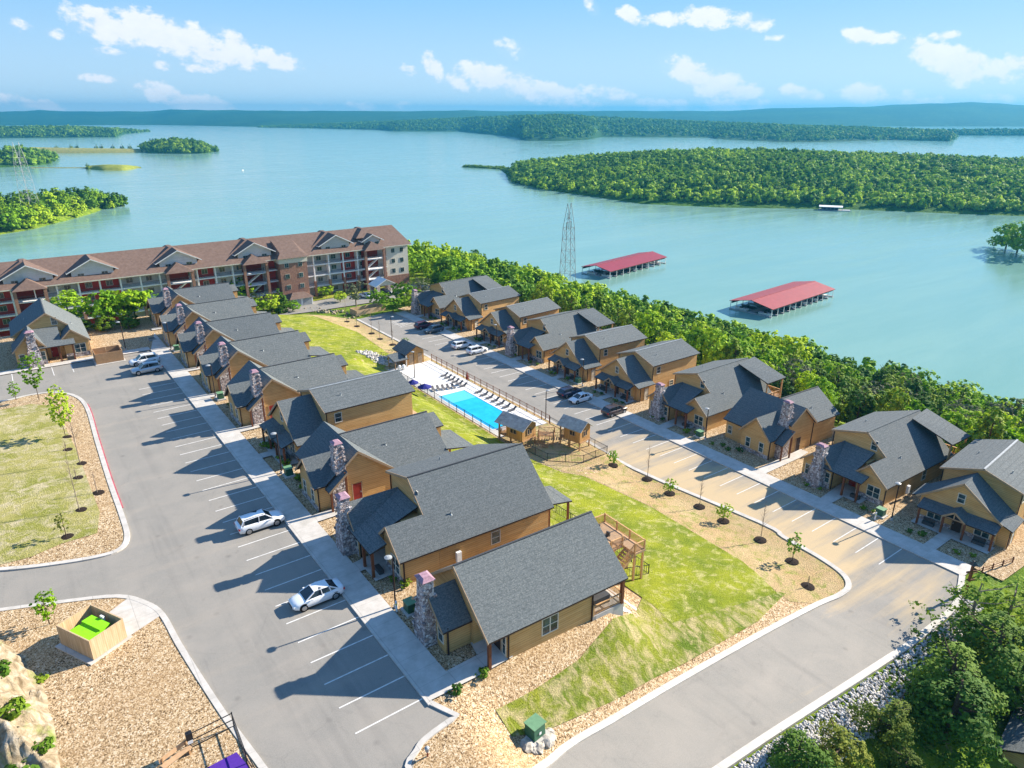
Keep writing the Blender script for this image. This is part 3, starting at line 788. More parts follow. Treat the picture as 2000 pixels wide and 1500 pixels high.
def cabin_D(o, low=-.3, f=1.0):
    zr, ze, wb, ar = 7.48, 5.9, 4.63, 12.49; kb = (zr - ze) / wb
    af, bg, zg, wg, zgr = -3.97, -.67, 6.64, 4.7, 3.13; kg = (zg - zgr) / wg
    r = MB()
    for sg in (1, -1): r.slab([L3(0, 0, zr), L3(ar, 0, zr), L3(ar, sg * wb, ze), L3(0, sg * wb, ze)], RT)
    rf = r.build('roof', ['shingles', 'dark_trim'], o)
    m = MB(); m.bar(L3(0, 0, zr + .02), L3(ar, 0, zr + .02), .22, .05); m.build('ridge_cap', 'grey_tin', rf)
    r = MB()
    for sg in (1, -1): r.slab([L3(af, bg, zg), L3(.33, bg, zg), L3(.33, bg + sg * wg, zgr), L3(af, bg + sg * wg, zgr)], RT)
    r.slab([L3(af, bg + wg - .12, zgr + .1), L3(.2, bg + wg - .12, zgr + .1), L3(.2, bg + wg + 1.1, zgr - .38), L3(af, bg + wg + 1.1, zgr - .38)], .14)
    r.slab([L3(af, bg - wg + .12, zgr + .1), L3(.2, bg - wg + .12, zgr + .1), L3(.2, bg - wg - .5, zgr - .12), L3(af, bg - wg - .5, zgr - .12)], .14)
    r.build('front_gable_roof', ['shingles', 'dark_trim'], o)
    ap, pl, pr, zpf, zpb = -5.48, -4.59, 3.89, 2.42, 3.02
    r = MB(); r.slab([L3(ap, pl, zpf), L3(af + .35, pl, zpb), L3(af + .35, pr, zpb), L3(ap, pr, zpf)], .14)
    bc = -.45
    for sg in (1, -1): r.slab([L3(ap - .25, bc, 3.5), L3(af + .3, bc, 3.5), L3(af + .3, bc + sg * 1.25, 2.7), L3(ap - .25, bc + sg * 1.25, 2.55)], .1)
    r.build('porch_roof', ['shingles', 'dark_trim'], o)
    m = MB()
    m.bar(L3(ap - .28, bc, 3.42), L3(ap - .28, bc + 1.25, 2.47), .06, .2); m.bar(L3(ap - .28, bc, 3.42), L3(ap - .28, bc - 1.25, 2.47), .06, .2)
    m.bar(L3(ap - .1, bc - 1.1, 2.5), L3(ap - .1, bc + 1.1, 2.5), .12); m.bar(L3(ap - .1, bc, 2.5), L3(ap - .1, bc, 3.3), .12)
    m.build('porch_truss', 'trim', o)
    m = MB(); top = lambda b: zr - kb * abs(b) - RT - .02
    extr_a(m, [(-4.2, low), (4.2, low), (4.2, top(4.2)), (0, top(0)), (-4.2, top(4.2))], .35, ar - .35)
    m.build('wall', 'siding', o)
    m = MB(); tg = lambda b: zg - kg * abs(b - bg) - RT - .02
    extr_a(m, [(-4.9, low), (3.6, low), (3.6, tg(3.6)), (bg, tg(bg)), (-4.9, tg(-4.9))], af + .35, .33)
    extr_a(m, [(3.6, low), (4.7, low), (4.7, 2.6), (3.6, 2.95)], af + .9, .33)
    m.build('front_block', 'siding', o)
    m = RB()
    for sg in (1, -1): m.bar(L3(af - .04, bg, zg - .12), L3(af - .04, bg + sg * wg, zgr - .12), .05, .24); m.bar(L3(-.04, 0, zr - .12), L3(-.04, sg * wb, ze - .12), .05, .22)
    m.build('rake_board', 'trim', o)
    win(o, af + .35, bg, 4.5, .7, 1.1, 'f'); win(o, af + .35, -3.0, 1.35, 1.5, 1.3, 'f', True); win(o, af + .35, 2.2, 1.35, 1.5, 1.3, 'f', True)
    win(o, 1.8, 4.2, 4.7, .8, 1.15, 'r'); win(o, 5.5, 4.2, 1.5, .9, .9, 'r')
    door(o, af + .35, bc, .02, 'f', 'door_dark', 1.05); door(o, af + 2.4, 4.7, 0, 'r', 'cream', .9)
    for b in (-4.3, -1.6, .7, 3.65): post(o, ap + .28, b, -.1, 2.35, .22)
    spout(o, .3, 4.28, low, 5.8); spout(o, .3, -4.28, low, 5.8); spout(o, af + .9, 4.78, -.1, 2.5)
    stone_base(o, [(af + .35, -4.85, af + .4, 3.55)], h=.6)
    for b in (-3.2, 2.3):
        m = MB(); m.cbox((ap + .9, -b, .22), (.5, 1.3, .44)); m.cbox((ap + 1.12, -b, .6), (.08, 1.3, .5)); m.build('porch_bench', 'dark_grey', o)
    vent(o, 3.2, 2.2, zr - kb * 2.2); vent(o, 6.2, -2.4, zr - kb * 2.4)
    m = MB(); m.box(ar - .5, ar + 2.4, -3.8, 3.8, .4, .6); m.build('rear_deck', 'deck_wood', o)

def cabin_C(o, zr=6.11, s=.82, bl=5.12, br=4.58, df=3.84, d1=1.49, dr=4.29, ze=2.68, b0=-.58, ar=11.28, b2=1.48, zs=5.4, ws=2.83, as_=-5.11, be=4.06, be2=5.35, dz=.4, low=-.3, ch=(-2.0, 3.75), step=True, door_mat='door_red'):
    zf = zr - s * df; bc = min(b2 + ws, br)
    r = MB()
    r.slab([L3(0, -bl, zr), L3(0, br, zr), L3(-d1, br, zr - s * d1), L3(-d1, bc, zr - s * d1), L3(-df, bc, zf), L3(-df, -bl, zf)], RT)
    s2 = (zr - ze) / dr
    r.slab([L3(0, -bl, zr), L3(dr, -bl, ze), L3(dr, br, ze), L3(0, br, zr)], RT)
    kl = (zr - ze) / (br - b0)
    r.slab([L3(.05, b0, zr + .015), L3(ar, b0, zr + .015), L3(ar, br, ze), L3(dr - .02, br, ze)], RT)
    r.slab([L3(.05, b0, zr + .015), L3(ar, b0, zr + .015), L3(ar, -bl, zr - kl * (bl + b0)), L3(dr - .3, -bl, zr - kl * (bl + b0))], RT)
    rf = r.build('roof', ['shingles', 'dark_trim'], o)
    rc = MB(); rc.box(0, ar, -b0 - .09, -b0 + .09, zr - .01, zr + .07); rc.build('ridge_cap', 'dark_grey', rf)
    r = MB(); ks = (zs - zf) / ws; bk = -(zr - zs) / s + .1
    for sg in (1, -1): r.slab([L3(as_, b2, zs), L3(bk, b2, zs), L3(-df + .2, b2 + sg * ws, zf), L3(as_, b2 + sg * ws, zf)], RT)
    r.build('front_gable_roof', ['shingles', 'dark_trim'], o)
    r = MB(); za = zr - s * (d1 + .12) - dz
    r.slab([L3(-d1 - .12, be, za), L3(-d1 - .12, be2, za), L3(-df, be2, zf - dz), L3(-df, be, zf - dz)], .14)
    r.build('entry_roof', ['shingles', 'dark_trim'], o)
    m = RB(); m.bar(L3(-d1 - .1, be2, za - .08), L3(-df, be2, zf - dz - .08), .06, .22)
    m.bar(L3(-d1, br + .04, zr - s * d1 - .12), L3(0, br + .04, zr - .12), .05, .24); m.bar(L3(0, br + .04, zr - .12), L3(dr, br + .04, ze - .12), .05, .24)
    for sg in (1, -1): m.bar(L3(as_ - .04, b2, zs - .12), L3(as_ - .04, b2 + sg * ws, zf - .12), .05, .24)
    m.build('rake_board', 'trim', o)
    wb = br - .42
    m = MB(); top = lambda a: (zr + s * a if a < 0 else zr - s2 * a) - RT - .02
    extr_b(m, [(-df + .4, low), (dr - .3, low), (dr - .3, top(dr - .3)), (0, top(0)), (-d1, top(-d1)), (-df + .4, top(-df + .4) if True else 0)], -bl + .4, min(wb, bc - .3))
    extr_b(m, [(-d1 + .1, low), (dr - .3, low), (dr - .3, top(dr - .3)), (0, top(0)), (-d1 + .1, top(-d1 + .1))], min(wb, bc - .3), wb + .06)
    tl = lambda b: zr - kl * abs(b - b0) - RT - .03
    extr_a(m, [(-bl + .42, low), (wb, low), (wb, tl(wb)), (b0, tl(b0)), (-bl + .42, tl(-bl + .42))], 2.5, ar - .4)
    m.build('wall', 'siding', o)
    m = MB(); tg = lambda b: zs - ks * abs(b - b2) - RT - .02
    extr_a(m, [(b2 - ws + .35, low), (b2 + ws - .35, low), (b2 + ws - .35, tg(b2 + ws - .35)), (b2, tg(b2)), (b2 - ws + .35, tg(b2 - ws + .35))], as_ + .4, -df + .6)
    m.build('front_room', 'siding', o)
    # stone clad entry under the little roof
    m = MB(); extr_b(m, [(-df + .7, low), (-d1, low), (-d1, za - .2), (-df + .7, zf - dz + .35)], be - .3, be2 - .75); m.build('stone_wall', 'stone', o)
    chimney(o, ch[0], ch[1], zr + s * ch[0] - .6, zr + 1.35, 1.35, 1.05, zr + .2)
    win(o, as_ + .4, b2 - 1.2, 1.45, .7, 1.4, 'f'); win(o, as_ + .4, b2 + 1.2, 1.45, .7, 1.4, 'f')
    if bl + b2 - ws > 1.5: win(o, -df + .4, -bl + 1.2, 1.45, .7, 1.2, 'f')
    door(o, -.3, wb + .06, .0, 'r', door_mat)
    post(o, -df + .3, be2 - .3, -.1, zf - dz - .1, .2); post(o, -d1 - .3, be2 - .3, -.1, za - .1, .2)
    spout(o, as_ + .5, b2 + ws - .25, -.1, zf - .15); spout(o, dr - .4, wb + .1, low, ze - .1)
    stone_base(o, [(as_ + .4, b2 - ws + .4, as_ + .45, b2 + ws - .4)], h=.55)
    vent(o, 4.5, b0 + 2.4, zr - kl * 2.4)
    if step:
        r = MB(); r.slab([L3(ar - .05, -1.6, zr - .75), L3(ar + 1.5, -1.6, zr - .75), L3(ar + 1.5, .8, zr - 1.7), L3(ar - .05, .8, zr - 1.7)], .15)
        r.slab([L3(ar - .05, -1.6, zr - .75), L3(ar + 1.5, -1.6, zr - .75), L3(ar + 1.5, -4, zr - 1.9), L3(ar - .05, -4, zr - 1.9)], .15)
        r.build('rear_gable_roof', ['shingles', 'dark_trim'], o)
        m = MB(); extr_a(m, [(-3.7, low), (.6, low), (.6, zr - 1.9), (-1.6, zr - 1.0), (-3.7, zr - 2.0)], ar - .4, ar + 1.2); m.build('rear_bay', 'siding', o)
        patio_roof(o, ar - .2, -1.5, 4.3, 3.1, 2.35, 3.9)

def O_(x, y, rz): return x, y, R(rz)
CAB = [  # name of builder, s, t, rotation, level, label
 ('A', 23.79, 40.25, -1.6, .1, 'nearest cabin, plain grey gable roof, raised timber deck and stair behind it'),
 ('B', 26.65, 53.61, -2.0, .1, 'second cabin of the near row, stone chimney at its front left, wide porch roof'),
 ('C', 26.41, 69.05, -.5, .1, 'third cabin of the near row, chimney rising through its front roof, red side door'),
 ('D', 27.63, 81.45, .2, .1, 'only cabin of the near row without a chimney, tall bare side wall'),
 ('C', 26.1, 96.42, .8, .1, 'fifth cabin of the near row, chimney roof, just beyond the cabin without a chimney'),
 ('C', 26.0, 111.63, -.5, .1, 'sixth cabin of the near row, beside the green utility box and footpath'),
 ('C', 25.98, 125.73, -.5, .1, 'seventh cabin of the near row, level with the two parked silver and white cars'),
 ('C', 25.97, 140.02, -.3, .1, 'eighth cabin of the near row, last but one before the apartment block trees'),
 ('C', 26.64, 155.01, .8, .1, 'farthest cabin of the near row, in front of the brown roofed apartment block'),
 ('D', 90.17, 27.33, 4.7, -7.4, 'rightmost cabin by the lane, long front porch with a small peaked entry'),
 ('B', 88.73, 41.01, -1.7, -7.4, 'second lakeside cabin from the right, big stone chimney at its left front'),
 ('C', 91.0, 55.9, -2.5, -7.4, 'third lakeside cabin from the right, pale topped chimney on a dark front roof'),
 ('B', 88.22, 69.62, .1, -7.4, 'fourth lakeside cabin from the right, covered balcony at its rear corner, chimney left'),
 ('D', 88.5, 84.03, .4, -7.4, 'fifth lakeside cabin from the right, facing the white saloon and the navy car'),
 ('D', 87.71, 96.83, -1.3, -7.4, 'sixth lakeside cabin from the right, opposite the play houses, lamp post at its corner'),
 ('B', 87.73, 110.76, 1.4, -7.4, 'seventh lakeside cabin from the right, pale chimney, opposite the pool'),
 ('D', 88.17, 123.41, 4.2, -7.4, 'eighth lakeside cabin from the right, behind the two parked white four-wheel drives'),
 ('D', 87.77, 138.21, 4.5, -7.4, 'ninth lakeside cabin from the right, behind the red car'),
 ('B', 87.49, 151.69, 3.6, -7.4, 'farthest lakeside cabin, at the head of the right-hand parking lot'),
]
FR8 = dict(zr=7.04, s=.72, br=4.57, df=5.6, d1=3.0, dr=3.4, ze=3.9, bl=5.6, b0=.2, ar=9.2, b2=1.2, zs=5.9, ws=2.81, as_=-6.8, be=3.9, be2=5.4, dz=.45, ch=(-2.9, 3.4), step=False, door_mat='door_dark')
cabs = []
for i, (ty, s_, t_, rz, z_, lab) in enumerate(CAB):
    o = thing('log_cabin', (s_, t_, z_), R(rz), lab, 'cabin', 'timber holiday cabins in two rows')
    if ty == 'A': cabin_A(o)
    elif ty == 'B': cabin_B(o, low=-3.2 if i < 9 else -1.2, rear=i >= 9)
    elif ty == 'C': cabin_C(o, **(dict(FR8, low=-1.2) if i >= 9 else dict(low=-3.2)))
    else: cabin_D(o, low=-3.2 if i < 9 else -1.2)
    cabs.append(o)
o = thing('log_cabin', (3.75, 143.16, .1), R(89.2), 'lone cabin at the far left across the end of the near lot', 'cabin', 'timber holiday cabins in two rows')
cabin_B(o, left=(-5.64, 4.26), rear=False, wing_top=5.9)
# ------------------------------------------------------------------ ground and paving
def grid_mesh(name, xs, ys, zf, mat, kind='structure', smooth=True):
    nx, ny = len(xs), len(ys)
    V = np.empty((nx * ny, 3)); k = 0
    for j in range(ny):
        for i in range(nx):
            V[k] = (xs[i], ys[j], zf(xs[i], ys[j])); k += 1
    idx = np.arange(nx * ny).reshape(ny, nx)
    Fq = np.stack([idx[:-1, :-1], idx[:-1, 1:], idx[1:, 1:], idx[1:, :-1]], -1).reshape(-1, 4)
    o = raw_mesh(name, V, Fq, mat, smooth); o['kind'] = kind
    return o
def raw_mesh(name, V, Fq, mat, smooth=False, tint=None, parent=None):
    me = bpy.data.meshes.new(name); n = Fq.shape[1]
    me.vertices.add(len(V)); me.vertices.foreach_set('co', np.ascontiguousarray(V, dtype=np.float32).ravel())
    me.loops.add(Fq.size); me.loops.foreach_set('vertex_index', np.ascontiguousarray(Fq, dtype=np.int32).ravel())
    me.polygons.add(len(Fq)); me.polygons.foreach_set('loop_start', np.arange(0, Fq.size, n, dtype=np.int32))
    me.polygons.foreach_set('loop_total', np.full(len(Fq), n, dtype=np.int32))
    if smooth: me.polygons.foreach_set('use_smooth', np.ones(len(Fq), dtype=bool))
    if tint is not None:
        a = me.attributes.new('tint', 'FLOAT', 'POINT'); a.data.foreach_set('value', tint.astype(np.float32))
    me.update(calc_edges=True); me.validate()
    me.materials.append(M[mat])
    o = bpy.data.objects.new(name, me); col.objects.link(o)
    if parent: o.parent = parent
    return o
gx = np.concatenate([np.arange(-140, -20, 4.0), np.arange(-20, 112, 1.5), np.arange(112, 330, 4.0)])
gy = np.concatenate([np.arange(-60, 16, 3.0), np.arange(16, 60, 1.0), np.arange(60, 170, 2.0), np.arange(170, 360, 4.0)])
grid_mesh('ground', gx, gy, lambda x, y: hgt(x, y) - .13, 'scrub_ground')
bpy.data.objects['ground']['kind'] = 'structure'

# lakeside lot with the lane round the near end
NK = [tuple(at(*p))[:2] for p in ((1000, 1518), (1100, 1465), (1200, 1405), (1300, 1345), (1400, 1288), (1500, 1232), (1600, 1180), (1640, 1163), (1657, 1146), (1645, 1122), (1600, 1090), (1530, 1050), (1485, 1022))]
NK += [(66.6, 62), (67.4, 76), (67.5, 110), (67.5, 158)]
SK = [tuple(at(*p))[:2] for p in ((1380, 1520), (1480, 1452), (1560, 1400), (1700, 1310), (1850, 1200), (1872, 1162))] + [(77.9, 23.0)]
KC = [tuple(at(*p))[:2] for p in ((893, 1400), (835, 1442), (815, 1467), (803, 1515))]
drape('parking_lot', [(-40, 8), (14.5, 8), (15.5, 25)] + KC[::-1] + [(18.1, 35.3), (18.1, 136), (-40, 136)], .05, 'asphalt', 4)
drape('gravel_bed', NK + [(54, 180), (18, 180), (-12, 176), (-30, 160), (-30, 136.2), (18.2, 136.2), (20.6, 134), (20.6, 35.4), (18.3, 35.4)] + KC + [(15.5, 25), (16, 23.5), (19, 27)], .035, 'gravel', 1.5)
drape('road', [(77.9, 160), (77.9, 23.0)] + SK[::-1][1:] + [(24, 20.5), (14, 21.4)] + [(14, 28)] + NK, .05, 'asphalt_sandy', 1.5)
drape('sidewalk', [(18.1, 35.3), (20.7, 35.3), (20.7, 147), (18.1, 136.2)], .20, 'concrete', 3)
drape('sidewalk', [(77.9, 22.8), (80.6, 22.8), (80.6, 158), (77.9, 158)], .17, 'concrete', 3)
drape('gravel_bed', [(80.6, 20), (104, 19), (104, 162), (80.6, 162)], .04, 'gravel', 2)
ribbon('kerb', [(18.1, 35), (18.1, 136)], -.12, .12, .205, -.1, 'concrete', 3)
ribbon('kerb', [(77.9, 158), (77.9, 23)], -.12, .12, .175, -.1, 'concrete', 3)
ribbon('kerb', smooth_path([(*p, 0) for p in NK]), -.3, .3, .17, -.1, 'concrete')
ribbon('kerb', smooth_path([(*p, 0) for p in SK]), -.3, .3, .17, -.1, 'concrete')
ribbon('kerb', [Vector((18.2, 35.25, 0))] + smooth_path([(*p, 0) for p in KC] + [(15.6, 25, 0)]), -.2, .2, .17, -.1, 'concrete')
# south-west islands
IK = [at(*p, 0).xy.to_3d() for p in ((-120, 800), (0, 786), (60, 773), (110, 768), (150, 776), (172, 800), (190, 860), (215, 940), (240, 1010), (250, 1050), (235, 1075), (190, 1090), (100, 1105), (0, 1117), (-150, 1130))]
IK = smooth_path(IK, 4)
drape('gravel_bed', [(p.x, p.y) for p in IK] + [(-45, 80), (-45, 116)], .15, 'gravel', 2)
ribbon('kerb', IK, -.3, .2, .2, -.05, 'concrete')
drape('lawn', [tuple(at(*p, .3))[:2] for p in ((-100, 806), (0, 800), (60, 788), (100, 792), (125, 830), (150, 880), (172, 940), (195, 1000), (190, 1040), (120, 1062), (60, 1088), (0, 1104), (-100, 1112))], .19, 'dry_grass', 1.5)
BK = smooth_path([at(*p, 0).xy.to_3d() for p in ((-150, 1215), (0, 1194), (120, 1178), (230, 1167), (285, 1180), (318, 1203), (350, 1260), (400, 1340), (450, 1415), (520, 1510), (560, 1580))], 4)
drape('gravel_bed', [(p.x, p.y) for p in BK] + [(8, 20), (-25, 20), (-25, 60)], .15, 'gravel', 2)
ribbon('kerb', BK, -.25, .2, .2, -.05, 'concrete')
o = ribbon('painted_kerb', [p for p in IK if 78 < p.y < 115 and p.x > 3.8], .2, .34, .19, -.05, 'kerb_red')
# lawns
drape('lawn', [(42.5, 33.6), (57.5, 32.4), (59.2, 38), (59.6, 52), (57.5, 64), (56, 72), (56.15, 120.6), (60.3, 123), (62.4, 146), (58, 166), (52, 176), (43, 176), (42.2, 150), (41.8, 60)], .11, 'lawn', 1.5)
drape('lawn', [tuple(at(*p))[:2] for p in ((968, 1388), (1000, 1440), (1075, 1425), (1200, 1370), (1350, 1290), (1480, 1215), (1535, 1160), (1400, 1135), (1330, 1085), (1290, 1105), (1268, 1140), (1240, 1200), (1130, 1290), (1050, 1345))], .10, 'rough_grass', 1.5)
drape('dirt_strip', [(57.6, 31)] + NK[6:] + [(54, 178), (50, 176), (62.5, 146), (60.6, 122.8), (56.4, 120.4), (56.3, 72), (57.9, 64), (59.8, 52)], .06, 'dirt', 1.5)
drape('sidewalk', [(-30, 136), (18, 136), (18, 138.2), (-30, 137.6)], .16, 'concrete', 4)
# paths to the doors
def path(pts, off=.19): drape('path', pts, off, 'concrete', 1.5)
path([(20.7, 35.35), (25.9, 35.5), (25.8, 37.2), (20.7, 37.1)]); path([(23.6, 37.2), (25.8, 37.2), (25.4, 38.7), (23.9, 38.6)])
for (ty, s_, t_, rz, z_, lab) in CAB[1:]:
    L = z_ > -1; e0 = 20.7 if L else 80.6; f_ = .19 if L else .15
    if ty == 'B': path([(e0, t_ - 1.0), (s_ - 5.4, t_ - 1.0), (s_ - 5.4, t_ - 3.2), (s_ - 1.8, t_ - 3.2), (s_ - 1.8, t_ + 1.2), (e0, t_ + .6)], f_)
    elif ty == 'C': path([(e0, t_ - 5.9), (s_ - 2, t_ - 5.9), (s_ + .5, t_ - 5.6), (s_ + .5, t_ - 4.3), (e0, t_ - 4.4)], f_)
    else: path([(e0, t_ - .3), (s_ - 5.7, t_ - .3), (s_ - 5.7, t_ - 4.2), (s_ - 3.6, t_ - 4.2), (s_ - 3.6, t_ + 4.5), (s_ - 5.7, t_ + 4.5), (s_ - 5.7, t_ + 1.1), (e0, t_ + 1.1)], f_)
# bay lines
mb = MB()
for k in range(31):
    t_ = 35.9 + 2.76 * k
    if 0 <= k <= 29: mb.box(12.7, 18.0, t_ - .055, t_ + .055, .050, .062)
for k in range(4): mb.box(-3 + 2.8 * k, -2.9 + 2.8 * k, 131, 135.9, .050, .062)
mb.build('bay_lines', 'line_white')['kind'] = 'structure'
mb = MB()
for k in range(45):
    t_ = 29.5 + 2.76 * k
    if t_ < 152: mb.box(72.6, 77.75, t_ - .05, t_ + .05, -7.455, -7.44)
for k in range(6): mb.bar((73, 146 + k * .9, -7.43), (77.6, 147.6 + k * .9, -7.43), .12, .01)
mb.build('bay_lines', 'line_white')['kind'] = 'structure'

# ------------------------------------------------------------------ pool, its deck and the play houses
PZ0 = -6.95
def deck_poly(x0, x1, y0, y1): return [(x0, y0), (x1, y0), (x1, y1), (x0, y1)]
px0, px1, py0, py1 = 57.3, 62.8, 84.0, 101.2
mb = MB()
for a in ((56.5, 66.0, 81, py0), (56.5, 66.0, py1, 119.3), (56.5, px0, py0, py1), (px1, 66.0, py0, py1)): mb.box(a[0], a[1], a[2], a[3], PZ0 - .5, PZ0)
o = mb.build('pool_deck', 'pool_deck'); o['kind'] = 'structure'
pool = thing('swimming_pool', (60, 92.5, PZ0), 0, 'rectangular blue swimming pool with a pale shallow shelf at its far end', 'pool')
mb = MB(); mb.box(px0 - 60, px1 - 60, py0 - 92.5, 97.2 - 92.5, -.9, -.02); mb.build('water', 'pool_water', pool)
mb = MB(); mb.box(px0 - 60, px1 - 60, 97.2 - 92.5, py1 - 92.5, -.9, -.018); 
t = NT('shelf_water', .05, .5); t.color((.10, .52, .78)); reg('shelf_water', t); mb.build('shallow_shelf', 'shelf_water', pool)
mb = MB()
for a in ((px0 - .3, px1 + .3, py0 - .3, py0), (px0 - .3, px1 + .3, py1, py1 + .3), (px0 - .3, px0, py0, py1), (px1, px1 + .3, py0, py1)): mb.box(a[0] - 60, a[1] - 60, a[2] - 92.5, a[3] - 92.5, -.3, .03)
mb.build('coping', 'white', pool)
flat('lounger_grey', (.13, .12, .12)); lng = thing('sun_lounger', (0, 0, 0), 0, 'x', 'sun lounger', 'loungers on the pool deck')
mb = MB(); mb.box(-.95, .45, -.3, .3, .26, .34); mb.build('seat', 'lounger_grey', lng)
mb = MB(); mb.bar((.45, 0, .3), (1.0, 0, .75), .6, .07); mb.build('backrest', 'lounger_grey', lng)
for x in (-.85, .4): mb = MB(); mb.box(x - .03, x + .03, -.28, .28, 0, .26); mb.build('leg', 'steel', lng)
LP = [(63.6 + .0, 109.6 - k * 1.35, 0) for k in range(6)] + [(64.3, 98.6 - k * 1.7, 0) for k in range(7)] + [(58.2 + .9 * k, 104.4 - .25 * k, 1.4) for k in range(5)]
for i, (x, y, rz) in enumerate(LP):
    lab = ('grey lounger in the row of six at the roadside edge of the deck' if i < 6 else 'grey lounger in the row of seven between the pool and the roadside fence' if i < 13 else 'grey lounger in the short row across the head of the pool')
    if i == 0: lng.scale = (.8, .8, .8); lng.location = (x, y, PZ0 + .005); lng['label'] = lab
    else: dup(lng, (x, y, PZ0 + .005), rz, lab)
def umbrella(x, y, r, h, lab):
    u = thing('parasol', (x, y, PZ0), 0, lab, 'parasol')
    mb = MB(); c = (0, 0, h + .35); n = 8
    for k in range(n):
        a0, a1 = 2 * math.pi * k / n, 2 * math.pi * (k + 1) / n
        mb.solid([(0, 0, h + .3), (r * math.cos(a0), r * math.sin(a0), h - .33), (r * math.cos(a1), r * math.sin(a1), h - .33)], [c, (r * math.cos(a0), r * math.sin(a0), h - .3), (r * math.cos(a1), r * math.sin(a1), h - .3)])
    mb.build('canopy', 'umbrella_blue', u)
    mb = MB(); mb.tube([(0, 0, 0), (0, 0, h + .3)], [.035, .035], 6); mb.build('pole', 'steel', u)
    mb = MB(); mb.tube([(0, 0, 0), (0, 0, .1)], [.3, .3], 12); mb.build('base', 'dark_grey', u)
p = at(829, 752, -4.8); umbrella(p.x, p.y, 1.3, 2.1, 'round navy parasol nearest the lawn edge of the pool deck')
p = at(806, 744, -4.8); umbrella(p.x, p.y, 1.1, 2.1, 'smaller navy parasol seen edge on behind the round one')
# folded parasol by the roadside fence
u = thing('folded_parasol', (64.9, 103.5, PZ0), 0, 'folded dark parasol standing against the roadside pool fence', 'parasol')
mb = MB(); mb.tube([(0, 0, 0), (0, 0, 2.6)], [.04, .04], 6); mb.build('pole', 'steel', u)
mb = MB(); mb.tube([(0, 0, .9), (0, 0, 1.6), (0, 0, 2.5)], [.28, .22, .05], 8); mb.build('canopy', 'dark_red', u)

def fence_posts(name, pts, h, lab, cat, mat, pmat, gap, bars, spacing=2.4, zf=None, picket=.0, pw=.07):
    t0 = Vector((pts[0][0], pts[0][1], 0)); f_ = thing(name, (t0.x, t0.y, 0), 0, lab, cat)
    P_ = resample([Vector((p[0], p[1], 0)) for p in pts], spacing); zf = zf or hgt
    for p in P_: p.z = zf(p.x, p.y)
    r = MB()
    for a, b in zip(P_, P_[1:]):
        for bh in bars: r.bar(a + Vector((0, 0, bh)) - t0, b + Vector((0, 0, bh)) - t0, .05, .05)
        if picket:
            n = int((b - a).length / picket)
            for k in range(1, n):
                c = a.lerp(b, k / n) - t0; r.bar(c + Vector((0, 0, bars[0])), c + Vector((0, 0, bars[-1])), .022)
    r.build('rails', mat, f_)
    for p in P_[:100]:
        m = MB(); m.box(p.x - t0.x - pw/2, p.x - t0.x + pw/2, p.y - t0.y - pw/2, p.y - t0.y + pw/2, p.z - .3, p.z + h + .06); m.build('post', pmat, f_)
    return f_
fence_posts('pool_fence', [(66.2, 119), (66.2, 80.8)], 1.35, 'brown railed fence along the parking lot side of the pool deck', 'fence', 'post_wood', 'post_wood', 0, (.12, .7, 1.3), 2.0, lambda x, y: PZ0, .35, .1)
fence_posts('metal_fence', [(56.3, 118), (56.3, 81)], 1.3, 'thin black railing between the pool and the lawn', 'fence', 'black', 'black', 0, (.1, 1.25), 2.4, lambda x, y: PZ0, .16)
fence_posts('metal_fence', [(66.1, 80.5), (66.2, 67.2), (61.4, 67.0), (57.6, 70.5), (56.6, 81)], 1.3, 'black railing round the play houses', 'fence', 'black', 'black', 0, (.1, 1.25), 2.4, None, .2)
fence_posts('metal_fence', [(40.6, 66), (40.6, 172)], 1.2, 'low black railing behind the back patios of the near row', 'fence', 'black', 'black', 0, (.1, 1.15), 2.6, None, .3)
fence_posts('metal_fence', [(42.6, 40.9), (46.4, 40.2), (46.6, 50), (45.6, 62)], 1.2, 'black railing round the back yards of the two nearest cabins', 'fence', 'black', 'black', 0, (.1, 1.15), 2.2, None, .3)
fence_posts('metal_fence', [(55, 125), (60.5, 124), (64.5, 125.5)], 1.3, 'black railing on the lawn above the rock bank', 'fence', 'black', 'black', 0, (.1, .6, 1.25), 2.2, None, .4)
# pool house
ph = thing('pool_house', (62.6, 119.7, PZ0), 0, 'small timber pool house with a gable roof at the far end of the pool deck', 'shed')
mb = MB(); L_, W_, e_, r_ = 3.9, 1.9, 2.6, 3.9
mb.solid([(-W_, -.6, 0), (-W_, -.6, e_), (0, -.6, r_ - .1), (W_, -.6, e_), (W_, -.6, 0)], [(-W_, L_, 0), (-W_, L_, e_), (0, L_, r_ - .1), (W_, L_, e_), (W_, L_, 0)]); mb.build('wall', 'boards', ph)
mb = MB()
for sg in (1, -1): mb.slab([(0, -1.3, r_ + .1), (sg * 2.6, -1.3, e_ - .18), (sg * 2.6, L_ + .5, e_ - .18), (0, L_ + .5, r_ + .1)], .14)
mb.build('roof', ['shingles', 'dark_trim'], ph)
for x in (-1.0, 1.0):
    mb = MB(); mb.box(x - .45, x + .45, -.66, -.6, 0, 2.1); d = mb.build('door', 'trim', ph); mb = MB(); mb.box(x + .25, x + .32, -.72, -.66, 1, 1.15); mb.build('handle', 'steel', d)
for x in (-2.3,):
    mb = MB(); mb.box(x - .08, x + .08, -1.1, -.94, 0, 2.5); mb.build('post', 'white', ph)
